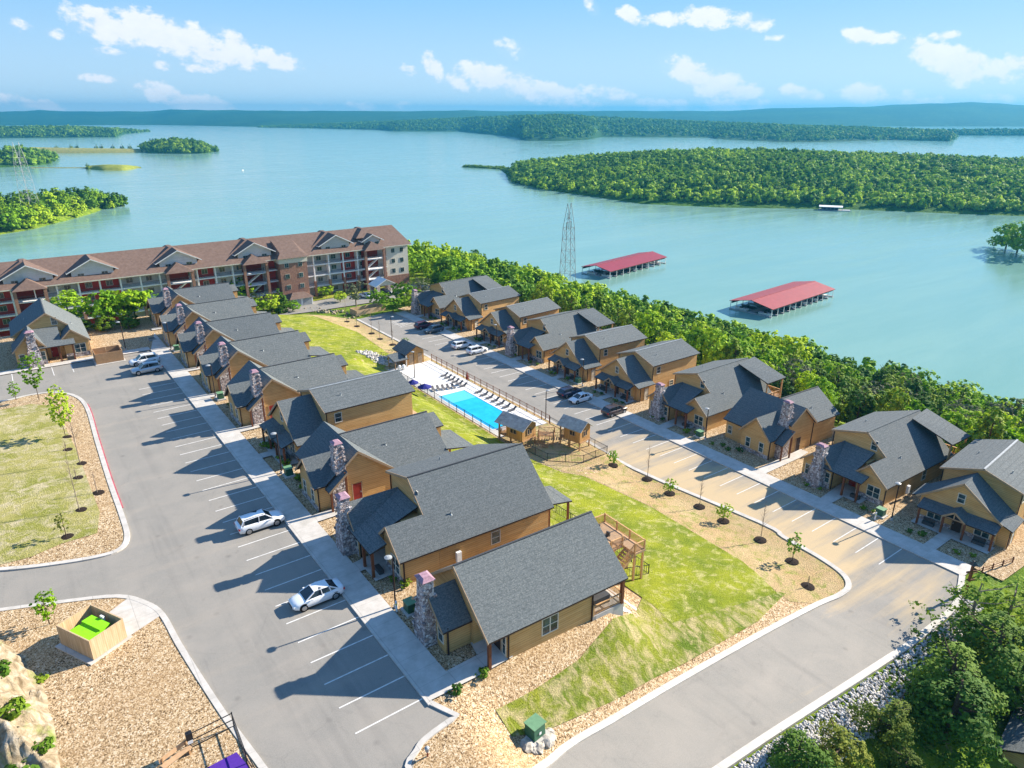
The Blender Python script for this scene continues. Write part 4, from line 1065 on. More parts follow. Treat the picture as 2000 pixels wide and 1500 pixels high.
# a second low roof and stacked white things behind the cabin roof
sh = thing('equipment_shelter', (58.9, 119.5, PZ0), .1, 'low dark roofed pump shelter beside the pool house', 'shelter')
mb = MB(); mb.slab([(-1.6, -1.4, 1.7), (1.6, -1.4, 1.7), (1.6, 1.4, 2.5), (-1.6, 1.4, 2.5)], .14); mb.build('roof', ['shingles', 'dark_trim'], sh)
for x in (-1.4, 1.4):
    for y, h in ((-1.2, 1.6), (1.2, 2.3)):
        mb = MB(); mb.box(x - .06, x + .06, y - .06, y + .06, 0, h); mb.build('post', 'tan_wood', sh)
for i, (x, y) in enumerate(((58.2, 117.6), (59.0, 117.4))):
    mb = MB(); mb.tube([(0, 0, 0), (0, 0, .7), (0, 0, .95), (0, 0, 1.05)], [.35, .38, .28, .1], 10); o = mb.build('storage_tank', 'white', None, (x, y, PZ0), smooth=True)
    tag(o, ('white rounded pool tank, the one nearer the lawn', 'white rounded pool tank, the one nearer the pool house')[i], 'tank')

def playhouse(x, y, rz, lab, porch):
    p_ = thing('play_house', (x, y, -7.1), rz, lab, 'play house', 'raised timber play houses')
    fl = 1.35; W_, L_ = 1.15, 1.5
    mb = MB(); mb.box(-L_, L_ + .1, -W_, W_, fl - .15, fl); mb.build('floor', 'tan_wood', p_)
    e_, r_ = fl + 1.9, fl + 2.75
    mb = MB(); x0 = -L_ + (1.0 if porch else .6)
    mb.solid([(x0, -W_, fl), (x0, W_, fl), (x0, W_, e_), (x0, 0, r_ - .1), (x0, -W_, e_)], [(L_, -W_, fl), (L_, W_, fl), (L_, W_, e_), (L_, 0, r_ - .1), (L_, -W_, e_)]); mb.build('wall', 'boards', p_)
    mb = MB()
    for sg in (1, -1): mb.slab([(-L_ - .3, 0, r_ + .08), (L_ + .35, 0, r_ + .08), (L_ + .35, sg * (W_ + .35), e_ - .15), (-L_ - .3, sg * (W_ + .35), e_ - .15)], .09, 0, 0)
    mb.build('roof', 'playroof', p_)
    for a in (-L_ + .05, 0, L_ - .05):
        for b in (-W_ + .05, W_ - .05):
            mb = MB(); mb.box(a - .07, a + .07, b - .07, b + .07, 0, e_ - .1 if a < -1 else fl); mb.build('post', 'tan_wood', p_)
    mb = MB()
    for k in range(7): mb.box(-L_ + .15 * k, -L_ + .15 * k + .04, -W_, -W_ + .04, fl, fl + .75)
    for k in range(15): mb.box(-L_, -L_ + .04, -W_ + .15 * k, -W_ + .15 * k + .04, fl, fl + .75)
    mb.bar((-L_, -W_, fl + .75), (-L_, W_, fl + .75), .08, .05); mb.build('railing', 'tan_wood', p_)
    for (fx, fy, face) in ((L_ + .02, 0, 'x'), (.4, -W_ - .02, 'y'), (.4, W_ + .02, 'y')):
        mb = MB()
        if face == 'x': mb.box(L_, L_ + .04, -.35, .35, fl + .75, fl + 1.45); f_ = mb.build('window', 'dark_interior', p_); m2 = MB(); m2.box(L_ + .04, L_ + .07, -.42, -.35, fl + .7, fl + 1.5); m2.box(L_ + .04, L_ + .07, .35, .42, fl + .7, fl + 1.5); m2.box(L_ + .04, L_ + .07, -.42, .42, fl + 1.45, fl + 1.53); m2.box(L_ + .04, L_ + .07, -.42, .42, fl + .67, fl + .75); m2.box(L_ + .04, L_ + .07, -.03, .03, fl + .7, fl + 1.5)
        else:
            s_ = 1 if fy > 0 else -1; y0, y1 = sorted((fy, fy + s_ * .03)); mb.box(.05, .75, y0, y1, fl + .8, fl + 1.4); f_ = mb.build('window', 'dark_interior', p_); y0, y1 = sorted((fy + s_ * .03, fy + s_ * .06)); m2 = MB(); m2.box(0, .8, y0, y1, fl + 1.4, fl + 1.46); m2.box(0, .8, y0, y1, fl + .74, fl + .8); m2.box(.37, .43, y0, y1, fl + .8, fl + 1.4); m2.box(0, .05, y0, y1, fl + .8, fl + 1.4); m2.box(.75, .8, y0, y1, fl + .8, fl + 1.4)
        m2.build('window_frame', 'trim', f_)
    return p_
a = at(1010, 862, -6.9); b = at(1122, 868, -6.9)
q_ = playhouse(a.x, a.y, R(-78), 'raised timber play house beside the pool, the one with an arched doorway', True); q_.scale = (1.6, 1.35, 1.08)
q_ = playhouse(b.x, b.y, R(-78), 'raised timber play house nearer the road, on tall braced posts', False); q_.scale = (1.25, 1.1, 1.1)
br = thing('rope_bridge', ((a.x + b.x) / 2, (a.y + b.y) / 2, -7.1), math.atan2(b.y - a.y, b.x - a.x), 'plank bridge hung between the two play houses', 'bridge')
L_ = (b - a).length / 2 - .9; mb = MB()
for k in range(20):
    x = -L_ + 2 * L_ * k / 19; z = 1.25 - .35 * (1 - (x / L_) ** 2); mb.box(x - .1, x + .1, -.5, .5, z, z + .05)
mb.build('planks', 'tan_wood', br)
mb = MB()
for y in (-.5, .5):
    for k in range(12):
        x0, x1 = -L_ + 2 * L_ * k / 12, -L_ + 2 * L_ * (k + 1) / 12; f_ = lambda x: 2.1 - .35 * (1 - (x / L_) ** 2); mb.bar((x0, y, f_(x0)), (x1, y, f_(x1)), .06); mb.bar((x0, y, f_(x0)), (x0, y, f_(x0) - .85), .03)
mb.build('railing', 'tan_wood', br)
for x in (-L_, -L_ * .33, L_ * .33, L_):
    for y in (-.55, .55): mb = MB(); mb.box(x - .07, x + .07, y - .07, y + .07, 0, 2.15); mb.build('post', 'tan_wood', br)
mb = MB(); mb.box(-1.3, 1.3, .6, 2.1, 1.0, 1.12); mb.build('platform', 'tan_wood', br)
for x in (-1.2, 1.2): mb = MB(); mb.box(x - .07, x + .07, 1.95, 2.09, 0, 2.0); mb.build('post', 'tan_wood', br)
mb = MB()
for k in range(12): mb.box(-1.2 + k * .21, -1.16 + k * .21, 2.0, 2.05, 1.12, 1.9)
mb.bar((-1.25, 2.03, 1.92), (1.25, 2.03, 1.92), .09, .06); mb.build('guard', 'tan_wood', br)
mb = MB()
for k in range(5): mb.box(-.5, .5, -.75 - k * .28, -.5 - k * .28, .85 - k * .2, .9 - k * .2)
mb.build('steps', 'tan_wood', br)

# ------------------------------------------------------------------ street furniture
def lamp(p, rz, lab, first=[]):
    if not first:
        l = thing('street_lamp', p, rz, lab, 'street lamp', 'slim lamp posts along the lots')
        mb = MB(); mb.tube([(0, 0, 0), (0, 0, 5.2)], [.085, .065], 8); mb.build('pole', 'dark_trim', l)
        mb = MB(); mb.tube([(0, 0, -.05), (0, 0, .3)], [.2, .17], 10); mb.build('foot', 'concrete', l)
        mb = MB(); mb.bar((0, 0, 5.15), (-.35, 0, 5.27), .07, .07); mb.tube([(-.35, 0, 5.23), (-.35, 0, 5.31), (-.35, 0, 5.39)], [.33, .34, .12], 14)
        mb.build('lamp_head', 'grey_tin', l)
        mb = MB(); mb.tube([(-.35, 0, 5.2), (-.35, 0, 5.23)], [.2, .25], 12); mb.build('lens', 'lamp_lens', l)
        first.append(l); return l
    return dup(first[0], p, rz, lab)
LPS = [((21.1, 46.2), 'lamp post between the two nearest cabins'), ((21.4, 76.1), 'lamp post in front of the near cabin without a chimney'), ((21.4, 105.3), 'lamp post between the fifth and sixth near cabins'),
       ((21.0, 133.6), 'lamp post before the eighth near cabin'), ((14.4, 138.9), 'lamp post on the gravel by the brown bin enclosure')]
for (x, y), lab in LPS: lamp((x, y, .05), 0, lab)
for (x, y), lab in (((82.9, 33.4), 'lamp post beside the rightmost lakeside cabin'), ((82.6, 62.4), 'lamp post between the third and fourth lakeside cabins from the right'), ((82.4, 91.0), 'lamp post between the fifth and sixth lakeside cabins'),
                    ((82.4, 119.0), 'lamp post between the seventh and eighth lakeside cabins')): lamp((x, y, -7.4), 0, lab)
lamp((66.9, 82.6, -7.4), math.pi, 'lamp post with a long arm by the near corner of the pool fence'); lamp((58.6, 112.2, PZ0), .6, 'lamp post on the pool deck'); lamp((66.8, 137.8, -7.4), math.pi, 'lamp post by the sapling strip across from the red car')

def utility_box(p, rz, lab, s_=1.0, rocks=False):
    u = thing('utility_box', p, rz, lab, 'utility box', 'green utility boxes')
    mb = MB(); mb.box(-.75 * s_, .75 * s_, -.65 * s_, .65 * s_, -.3, .14); mb.build('pad', 'concrete', u)
    mb = MB(); mb.solid([(-.5 * s_, -.45 * s_, .14), (.5 * s_, -.45 * s_, .14), (.5 * s_, .45 * s_, .14), (-.5 * s_, .45 * s_, .14)], [(-.5 * s_, -.38 * s_, .95 * s_), (.5 * s_, -.38 * s_, .95 * s_), (.5 * s_, .45 * s_, 1.05 * s_), (-.5 * s_, .45 * s_, 1.05 * s_)]); mb.build('cabinet', 'green_box', u, bevel=.02)
    mb = MB(); mb.box(-.55 * s_, .55 * s_, -.47 * s_, .5 * s_, 1.05 * s_, 1.1 * s_); mb.build('lid', 'pale_green', u)
    mb = MB(); mb.box(-.1, .1, -.47 * s_, -.45 * s_, .5, .7); mb.build('label_plate', 'white', u)
UB = [((21.9, 45.0), 'box by the lamp post between the two nearest cabins', .1), ((21.9, 75.0), 'box in front of the near cabin without a chimney', .1), ((21.9, 104.4), 'box between the fifth and sixth near cabins', .1), ((21.8, 132.8), 'box before the eighth near cabin', .1),
      ((82.9, 34.8), 'box beside the lamp post of the rightmost lakeside cabin', -7.45), ((82.7, 63.6), 'box between the third and fourth lakeside cabins from the right', -7.45), ((82.7, 92.6), 'box behind the navy car', -7.45)]
for (xy, lab, z) in UB: utility_box((*xy, z), R(90), 'green utility ' + lab, .95)
p = at(1045, 1438); utility_box((p.x, p.y, p.z + .1), R(8), 'large green utility box on a concrete pad ringed by rocks near the lane', 1.15)
def rock_mesh(r, seed):
    bm = bmesh.new(); bmesh.ops.create_icosphere(bm, subdivisions=2, radius=r)
    for v in bm.verts:
        n_ = noise.noise(v.co * (1.3 / r) + Vector((seed * 7.1, 0, 0))); v.co *= 1 + .45 * n_; v.co.z *= .72
    me = bpy.data.meshes.new('rock'); bm.to_mesh(me); bm.free(); return me
t = NT('pale_rock', .9, .2); t.color(t.ramp(t.noise(3, 5), [(.3, (.25, .22, .18)), (.7, (.58, .54, .47))])); t.bump(t.noise(7, 5), .8, .1); reg('pale_rock', t)
rk = [rock_mesh(.45, i) for i in range(4)]
for m_ in rk: m_.materials.append(M['pale_rock'])
for i, (du, dv, s_) in enumerate(((-14, 20, 1.3), (6, 22, 1.1), (22, 8, 1.5), (30, -6, .8), (14, 12, .9), (-2, 30, .7), (36, 4, .6))):
    q = at(1045 + du, 1440 + dv); o = bpy.data.objects.new('boulder', rk[i % 4]); col.objects.link(o); o.location = q + Vector((0, 0, .12)); o.scale = (s_, s_, s_); o.rotation_euler = (0, 0, i * 1.7)
    tag(o, 'pale boulder heaped in front of the large green utility box by the lane', 'boulder', 'boulders round the green utility box')
def bollard(p, lab, mat='white'):
    b_ = thing('bollard', p, 0, lab, 'bollard'); mb = MB(); mb.tube([(0, 0, -.1), (0, 0, .95)], [.09, .09], 10); mb.ball((0, 0, .95), .09, 10, 4); mb.build('post', mat, b_); mb = MB(); mb.tube([(0, 0, .6), (0, 0, .75)], [.095, .095], 10); mb.build('band', 'yellow', b_)
bollard((20.9, 45.6, .2), 'white bollard with a yellow band between the two nearest cabins'); bollard((81.2, 34.6, -7.3), 'white bollard with a yellow band beside the rightmost lakeside cabin lamp post')
def ac_unit(p, lab):
    u = thing('meter_cabinet', p, 0, lab, 'cabinet', 'wall boxes on the cabin sides'); mb = MB(); mb.box(-.25, .25, -.15, .15, .6, 1.7); mb.build('case', 'white', u); mb = MB(); mb.tube([(0, -.1, -.3), (0, -.1, .6)], [.04, .04], 6); mb.build('conduit', 'steel', u)
ac_unit((28.6, 47.85, .1), 'white meter box on the side wall of the second near cabin'); ac_unit((90.1, 35.1, -7.4), 'white meter box on the side of the cabin next to the rightmost one')

# bin enclosures
def enclosure(p, rz, W_, L_, h, lab, mat, inner):
    e = thing('bin_enclosure', p, rz, lab, 'enclosure')
    mb = MB(); mb.box(-L_ - .4, L_ + .3, -W_ - .2, W_ + .2, -.2, .1); mb.build('pad', 'concrete', e)
    for nm, a in (('fence_panel', (-L_, -L_ + .1, -W_, W_)), ('fence_panel', (-L_ + .1, L_, -W_, -W_ + .1)), ('fence_panel', (-L_ + .1, L_, W_ - .1, W_))):
        mb = MB(); mb.box(a[0], a[1], a[2], a[3], .15, h); mb.build(nm, mat, e)
    for sg in (1, -1):
        mb = MB(); y0, y1 = sorted((0.02 * sg, W_ * sg - .1 * sg)); mb.box(L_ - .05, L_ + .05, y0, y1, .2, h); mb.build('gate', mat if not inner else 'post_wood', e)
    return e
a = at(117, 1262, .15); b = at(187, 1290, .15); c = at(252, 1245, .15)
cx, cy = (a.x + c.x) / 2, (a.y + c.y) / 2
enc = enclosure((cx, cy, .15), math.atan2(c.y - b.y, c.x - b.x), (a - b).length / 2, (c - b).length / 2, 1.95, 'square pale board bin enclosure with a lime skip inside, bottom left', 'pale_boards', False)
ERZ = math.atan2(c.y - b.y, c.x - b.x)
sk = thing('skip', (cx, cy, .27), ERZ, 'lime green skip with a sloping lid inside the pale board enclosure', 'skip')
mb = MB(); mb.solid([(-1.1, -1.05, 0), (.8, -1.05, 0), (.8, 1.05, 0), (-1.1, 1.05, 0)], [(-1.15, -1.1, 1.25), (.85, -1.1, 1.45), (.85, 1.1, 1.45), (-1.15, 1.1, 1.25)]); mb.build('body', 'lime', sk, bevel=.03)
mb = MB(); mb.box(-1.2, -.02, -1.13, 1.13, 1.27, 1.34); mb.box(-.0, .9, -1.13, 1.13, 1.36, 1.5); mb.build('lid', 'lime', sk); mb = MB(); mb.bar((-.3, -1.2, 1.0), (-.3, 1.2, 1.0), .12); mb.build('rib', 'lime', sk)
mb = MB(); mb.box(.95, 1.1, -.2, .2, .9, 1.7); mb.build('notice', 'white', sk)
drape('path', [tuple(at(*p))[:2] for p in ((180, 1225), (250, 1172), (296, 1180), (318, 1203), (255, 1245))], .19, 'concrete', 2)
ap_ = at(212, 712, 0); enclosure((11.1, 134.4, .05), R(90), 2.1, 1.9, 1.9, 'brown gated bin enclosure beside the far pair of silver cars', 'tan_wood', False)
ex = enclosure((73.2, 164.0, -8.4), R(95), 4.2, 1.8, 2.0, 'long pale board enclosure at the head of the right-hand lot', 'pale_boards', False)
bx_ = thing('wall_box', (19.4, 142.5, .1), 0, 'low dark hatch box on the gravel beside the far cabin', 'box'); mb = MB(); mb.box(-.6, .6, -.5, .5, -.1, .35); mb.build('frame', 'grey_tin', bx_); mb = MB(); mb.box(-.5, .5, -.4, .4, .35, .4); mb.build('cover', 'dark_grey', bx_)

# dog run at the bottom edge
fence_posts('metal_fence', [tuple(at(*p, .15))[:2] for p in ((372, 1462), (457, 1419), (483, 1492), (520, 1560))], 1.25, 'black wire fence round the purple turf at the bottom edge', 'fence', 'black', 'black', 0, (.05, .62, 1.2), 1.9, lambda x, y: .15, 0, .07)
drape('play_surface', [tuple(at(*p, .15))[:2] for p in ((405, 1500), (462, 1470), (505, 1520), (470, 1560), (380, 1560))], .2, 'purple', 2)
p = at(345, 1478, .6); q = at(365, 1462, .6)
bn = thing('bench', (p.x, p.y, .15), R(20), 'backless pale timber bench on the gravel, bottom left', 'bench')
mb = MB(); mb.box(-1.0, 1.0, -.2, .2, .42, .5); mb.build('seat', 'deck_wood', bn)
mb = MB(); mb.box(-1.0, 1.0, .26, .3, .6, .95); mb.build('backrest', 'deck_wood', bn)
for x in (-.8, .8): mb = MB(); mb.box(x - .05, x + .05, -.18, .3, 0, .42); mb.box(x - .04, x + .04, .2, .26, .42, .9); mb.build('leg', 'tan_wood', bn)
p = at(375, 1465, .15)
ws_ = thing('waste_station', (p.x, p.y, .15), 0, 'black waste bag post beside the timber bench', 'waste post')
mb = MB(); mb.tube([(0, 0, -.1), (0, 0, 1.6)], [.04, .04], 8); mb.build('post', 'black', ws_); mb = MB(); mb.box(-.2, .2, -.18, .18, 1.0, 1.55); mb.build('dispenser', 'black', ws_, bevel=.02); mb = MB(); mb.box(-.16, .16, -.2, -.18, .75, 1.0); mb.build('notice', 'white', ws_)
p = at(835, 1478); bl = thing('path_light', (p.x, p.y, p.z), 0, 'small pale capped stake light in the near gravel corner', 'light'); mb = MB(); mb.tube([(0, 0, -.1), (0, 0, .55)], [.05, .05], 8); mb.build('stake', 'dark_red', bl); mb = MB(); mb.tube([(0, 0, .5), (0, 0, .8), (0, 0, .88)], [.13, .17, .05], 10); mb.build('head', 'grey_tin', bl)
# sign post by the lane
sg = thing('rustic_signpost', (75.6, 21.6, -7.5), R(-25), 'timber post with cross boards and a small lantern roof where the lane bends', 'signpost')
mb = MB(); mb.box(-.11, .11, -.11, .11, -.2, 3.6); mb.build('post', 'post_wood', sg)
for k, (z, w_) in enumerate(((2.45, .8), (1.35, .55))): mb = MB(); mb.box(-w_, w_, -.18, -.12, z, z + .22); mb.build('board', 'post_wood', sg)
mb = MB(); mb.frustum((0, 0), (.62, .62), (.12, .12), 3.3, 3.75); mb.build('lantern', 'dark_grey', sg)
fence_posts('guard_rail', [(78.8, 22.4), (85.2, 20.8)], .75, 'brown rail above the bank beside the rightmost cabin', 'rail', 'post_wood', 'post_wood', 0, (.3, .6), 1.6, None, 0, .12)
# porch furniture of the nearest patios
def patio_set(x, y, z, lab):
    s_ = thing('patio_set', (x, y, z), .3, lab, 'table set'); mb = MB(); mb.tube([(0, 0, .7), (0, 0, .75)], [.6, .6], 14); mb.tube([(0, 0, 0), (0, 0, .7)], [.06, .06], 6); mb.build('table', 'navy', s_)
    for k in range(4):
        a = k * math.pi / 2 + .4; c = (math.cos(a) * .95, math.sin(a) * .95); mb = MB(); mb.cbox((c[0], c[1], .42), (.42, .42, .06)); mb.cbox((c[0] * 1.2, c[1] * 1.2, .7), (.16, .4, .5)); mb.build('chair', 'dark_grey', s_)
patio_set(23.79 + 18.6, 40.25 + 3.6, .07, 'dark table with chairs on the raised deck of the nearest cabin')
patio_set(26.41 + 13.2, 69.05 - 2.8, -2.7, 'dark table with chairs on the white patio behind the third near cabin')
drape('patio', [(38.2, 63), (42.3, 63), (42.3, 72), (38.2, 72)], .09, 'pool_deck', 1.0); drape('patio', [(38.4, 49.5), (43.2, 49.5), (43.2, 58), (38.4, 58)], .09, 'pool_deck', 1.0)
drape('patio', [(35.5, 35.6), (40.6, 35.7), (40.6, 42), (35.5, 42)], .09, 'pool_deck', 1.0)
def tub(x, y, lab, mat='tub_green'):
    z = hgt(x, y); u = thing('hot_tub', (x, y, z + .1), .1, lab, 'hot tub'); mb = MB(); mb.box(-1.1, 1.1, -1.1, 1.1, 0, .8); mb.build('cabinet', 'dark_grey', u, bevel=.04); mb = MB(); mb.box(-1.15, -.01, -1.15, 1.15, .8, .92); mb.box(.01, 1.15, -1.15, 1.15, .8, .92); mb.build('cover', mat, u)
tub(40.4, 50.8, 'hot tub with a green folding cover behind the second near cabin')

# ------------------------------------------------------------------ cars
def car(p, rz, kind, mat, lab):
    """x forward, length about 4.7 m"""
    c = thing('parked_car', p, rz, lab, 'car', 'parked cars')
    if kind == 'suv': L, W, st = 4.75, .94, [(-2.36,.55,.45,.98,.80),(-2.28,.38,.30,1.05,.88),(-1.9,.22,.25,1.08,.93),(-.9,.20,.22,1.06,.94),(.5,.20,.22,1.03,.94),(1.15,.20,.22,1.0,.93),(1.9,.22,.25,.93,.90),(2.2,.30,.32,.84,.82),(2.36,.42,.42,.72,.68)]
    else: L, W, st = 4.6, .90, [(-2.3,.5,.42,.90,.74),(-2.2,.36,.30,.97,.84),(-1.85,.20,.22,.98,.88),(-.9,.17,.2,.95,.90),(.5,.17,.2,.92,.90),(1.1,.17,.2,.90,.89),(1.85,.2,.22,.80,.85),(2.15,.28,.3,.70,.76),(2.3,.38,.4,.6,.6)]
    mb = MB(); rings = []
    for (x, zb, zc, zt, hw) in st:
        b = len(mb.v)
        ring = [(-hw * .86, zb), (-hw * .99, zc + .08), (-hw, (zc + zt) / 2), (-hw * .97, zt - .10), (-hw * .86, zt), (-hw * .4, zt + .03), (hw * .4, zt + .03), (hw * .86, zt), (hw * .97, zt - .10), (hw, (zc + zt) / 2), (hw * .99, zc + .08), (hw * .86, zb)]
        mb.v += [(x, y, z) for y, z in ring]; rings.append(b)
    n = 12
    for r0, r1 in zip(rings, rings[1:]):
        for k in range(n): mb.f.append([r0 + k, r0 + (k + 1) % n, r1 + (k + 1) % n, r1 + k]); mb.mi.append(0)
    for r0 in (rings[0], rings[-1]): mb.f.append([r0 + k for k in range(n)]); mb.mi.append(0)
    body = mb.build('body', mat, c, smooth=True)
    # cabin glass and roof
    if kind == 'suv': g = [(-2.12, 1.02, .80), (-1.8, 1.52, .68), (-.2, 1.62, .70), (.45, 1.57, .68), (1.15, 1.02, .80)]; base = (-2.2, 1.35, 1.0)
    else: g = [(-1.85, .95, .74), (-1.05, 1.34, .60), (-.2, 1.42, .62), (.35, 1.36, .60), (1.2, .92, .74)]; base = (-1.95, 1.35, .9)
    mb = MB(); rg = []
    for (x, z, hw) in g:
        b = len(mb.v); zb = base[2] - .02
        mb.v += [(x, -max(hw, W * .86), zb), (x, -hw, z), (x, hw, z), (x, max(hw, W * .86), zb)]; rg.append(b)
    for r0, r1 in zip(rg, rg[1:]):
        for k in range(3): mb.f.append([r0 + k, r0 + k + 1, r1 + k + 1, r1 + k]); mb.mi.append(0)
    for r0 in (rg[0], rg[-1]): mb.f.append([r0, r0 + 1, r0 + 2, r0 + 3]); mb.mi.append(0)
    mb.build('window', 'glass', c)
    mb = MB(); top = g[1:4]
    mb.solid([(x, -h * 1.0, z - .02) for x, z, h in top] + [(x, h, z - .02) for x, z, h in top[::-1]], [(x, -h * .93, z + .045) for x, z, h in top] + [(x, h * .93, z + .045) for x, z, h in top[::-1]]); mb.build('car_roof', mat, c)
    hwb = W * .87; mb = RB()
    for sg_ in (1, -1):
        for (i, x) in ((1, g[0][0]), (3, g[4][0])):
            q = g[i]; mb.bar((q[0], sg_ * q[2], q[1]), (x, sg_ * hwb, base[2]), .09, .07)
        mb.bar((-.25, sg_ * g[2][2], g[2][1]), (-.3, sg_ * hwb, base[2]), .09, .05); mb.bar((g[1][0] + .05, sg_ * (g[1][2] + .02), g[1][1]), (g[1][0] - .05, sg_ * hwb, base[2]), .10, .05)
    mb.build('pillar', mat, c)
    wr = .36 if kind == 'suv' else .33
    for x in (-1.42, 1.42):
        for sg_ in (1, -1):
            mb = MB(); y0 = sg_ * (W - .19); y1 = sg_ * (W + .015); mb.tube([(x, y0, wr), (x, y1, wr)], [wr, wr], 18); wh = mb.build('wheel', 'tyre', c)
            mb = MB(); mb.tube([(x, y1, wr), (x, y1 + sg_ * .012, wr)], [wr * .68, wr * .6], 14); mb.build('rim', 'rim', wh)
            mb = MB(); mb.tube([(x, y0 - sg_ * .02, wr + .03), (x, y1 - sg_ * .035, wr + .03)], [wr + .07, wr + .07], 18); mb.build('wheel_arch', 'black', c)
    for sg_ in (1, -1):
        mb = MB(); x = st[-2][0]; mb.cbox((x + .02, sg_ * st[-2][4] * .78, st[-2][3] - .12), (.16, .3, .13)); mb.build('headlight', 'lamp_lens', c)
        mb = MB(); x = st[0][0]; mb.cbox((x + .05, sg_ * W * .82, st[0][3] - .16), (.14, .24, .2)); mb.build('tail_light', 'tail_red', c)
        mb = MB(); mb.cbox((.72, sg_ * (W + .07), 1.02 if kind == 'suv' else .95), (.16, .2, .13)); mb.build('mirror', mat, c)
    mb = MB(); mb.cbox((st[-1][0] - .03, 0, .5), (.1, W * 1.0, .2)); mb.build('grille', 'black', c)
    if kind == 'suv':
        mb = MB()
        for sg_ in (1, -1): mb.bar((-1.7, sg_ * .6, 1.62), (.3, sg_ * .6, 1.68), .04, .04)
        mb.build('roof_rack', 'dark_grey', c)
    mb = MB(); mb.box(-1.1, 1.1, -W * .96, W * .96, .16, .28); mb.build('sill', 'black', c)
    return c
def fcar(wheels, z, fwd, kind, mat, lab):
    """wheels: picture points under the two near-side wheels; fwd +1 faces the cabins"""
    a, b = at(*wheels[0], z), at(*wheels[1], z); mid = (a + b) / 2
    W = .94
    car((mid.x, mid.y + W, z), 0 if fwd > 0 else math.pi, kind, mat, lab)
fcar(((487, 1044), (543, 1028)), .07, 1, 'suv', 'car_white', 'white four-wheel drive, third bay up, nose to the footpath')
fcar(((598, 1196), (655, 1170)), .07, -1, 'sedan', 'car_white', 'white saloon with a dark windscreen, nearest car, backed up to the footpath')
fcar(((268, 733), (312, 727)), .07, -1, 'suv', 'car_silver', 'silver four-wheel drive, the nearer of the pair at the far end of the near lot')
fcar(((262, 716), (308, 710)), .07, -1, 'suv', 'car_white', 'white topped four-wheel drive partly hidden behind the silver one')
fcar(((899, 682), (915, 680)), -7.43, 1, 'suv', 'car_white', 'white estate, left one of two white cars in the right-hand lot')
fcar(((926, 694), (947, 689)), -7.43, 1, 'suv', 'car_white', 'white boxy four-wheel drive, right one of two white cars in the right-hand lot')
fcar(((825, 643), (840, 641)), -7.43, 1, 'suv', 'car_red', 'dark red car at the far end of the right-hand lot')
fcar(((840, 653), (862, 648)), -7.43, -1, 'suv', 'car_bluegrey', 'dark blue estate beside the dark red car')
fcar(((1108, 778), (1130, 772)), -7.43, 1, 'suv', 'car_navy', 'navy four-wheel drive behind the white saloon')
fcar(((1129, 790), (1152, 783)), -7.43, -1, 'sedan', 'car_white', 'white saloon with a sunroof beside the navy car')
fcar(((1196, 815), (1219, 808)), -7.43, 1, 'suv', 'car_brown', 'dark brown four-wheel drive alone near the play houses')
# ------------------------------------------------------------------ apartment block
def atY(u, v, Y):
    d = dirpx(u, v); k = Y / d[1]; return Vector((d[0] * k, Y, CH + d[2] * k))
AZ0, AZE = -11.0, 1.6; AT = 200.0; SH = (AZE - AZ0) / 4; S0, S1 = -34.0, 104.3; AD = 18.0; RZ_ = 6.5
apt = thing('apartment_block', (S0, AT, AZ0), 0, 'long four storey apartment block, brown shingle roof, white balcony columns, brick tower', 'apartment block')
def A(s_, t_, z_): return (s_ - S0, t_ - AT, z_ - AZ0)
L_ = S1 - S0
mb = MB()
rr_ = RZ_ - AZE
mb.solid([A(S0 - 2, AT - 1.0, AZE - .25), A(S1 + 1, AT - 1.0, AZE - .25), A(S1 + 1, AT + AD + 1, AZE - .25), A(S0 - 2, AT + AD + 1, AZE - .25)],
         [A(S0 - 2, AT - 1.0, AZE), A(S1 + 1, AT - 1.0, AZE), A(S1 + 1, AT + AD + 1, AZE), A(S0 - 2, AT + AD + 1, AZE)], 1)
a_, b_, c_, d_ = A(S0 - 2, AT - 1, AZE + .004), A(S1 + 1, AT - 1, AZE + .004), A(S1 + 1, AT + AD + 1, AZE + .004), A(S0 - 2, AT + AD + 1, AZE + .004)
e_, f_ = A(S0 - 2, AT + AD / 2, RZ_), A(S1 - .6, AT + AD / 2, RZ_)
mb.poly([a_, b_, f_, e_]); mb.poly([b_, c_, f_]); mb.poly([c_, d_, e_, f_]); mb.poly([d_, a_, e_])
roof = mb.build('roof', ['brown_shingles', 'cream'], apt, fix=False)
TW0, TW1 = atY(546, 520, 197.5).x, atY(599, 510, 197.5).x
# core walls (set back behind the balconies)
mb = MB(); mb.box(0, L_, 2.0, AD, 0, 4 * SH - .3); mb.build('wall', 'vinyl', apt)
mb = MB(); mb.box(L_ - 7.5, L_ + .02, 0, 2.0, 0, 4 * SH - .3); mb.box(L_ - .3, L_ + .05, 2.0, AD + .05, SH, 4 * SH - .3); mb.build('end_wall', 'cream', apt)
mb = MB(); mb.box(L_ - .4, L_ + .12, -.1, AD + .1, 0, SH); mb.box(L_ - 7.5, L_ - .4, -.1, 0, 0, SH); mb.build('brick_base', 'brick', apt)
bw = 4.6; nb = int((L_ - 8) / bw); rr2 = random.Random(3)
PORT = [atY(u, v, AT - 1.5).x for u, v in ((52, 545), (347, 515), (495, 500), (729, 478))]
def near_port(x): return any(abs(x - q) < 3.6 for q in PORT)
slabm, colm, railm, redm, brm = MB(), MB(), MB(), MB(), MB()
for k in range(1, 4): slabm.box(0, L_ - 7.5, -.1, 2.0, k * SH - .22, k * SH + .1)
slabm.box(0, L_ - 7.5, -.1, 2.0, 4 * SH - .45, 4 * SH - .26)
cols = []
nw = 0
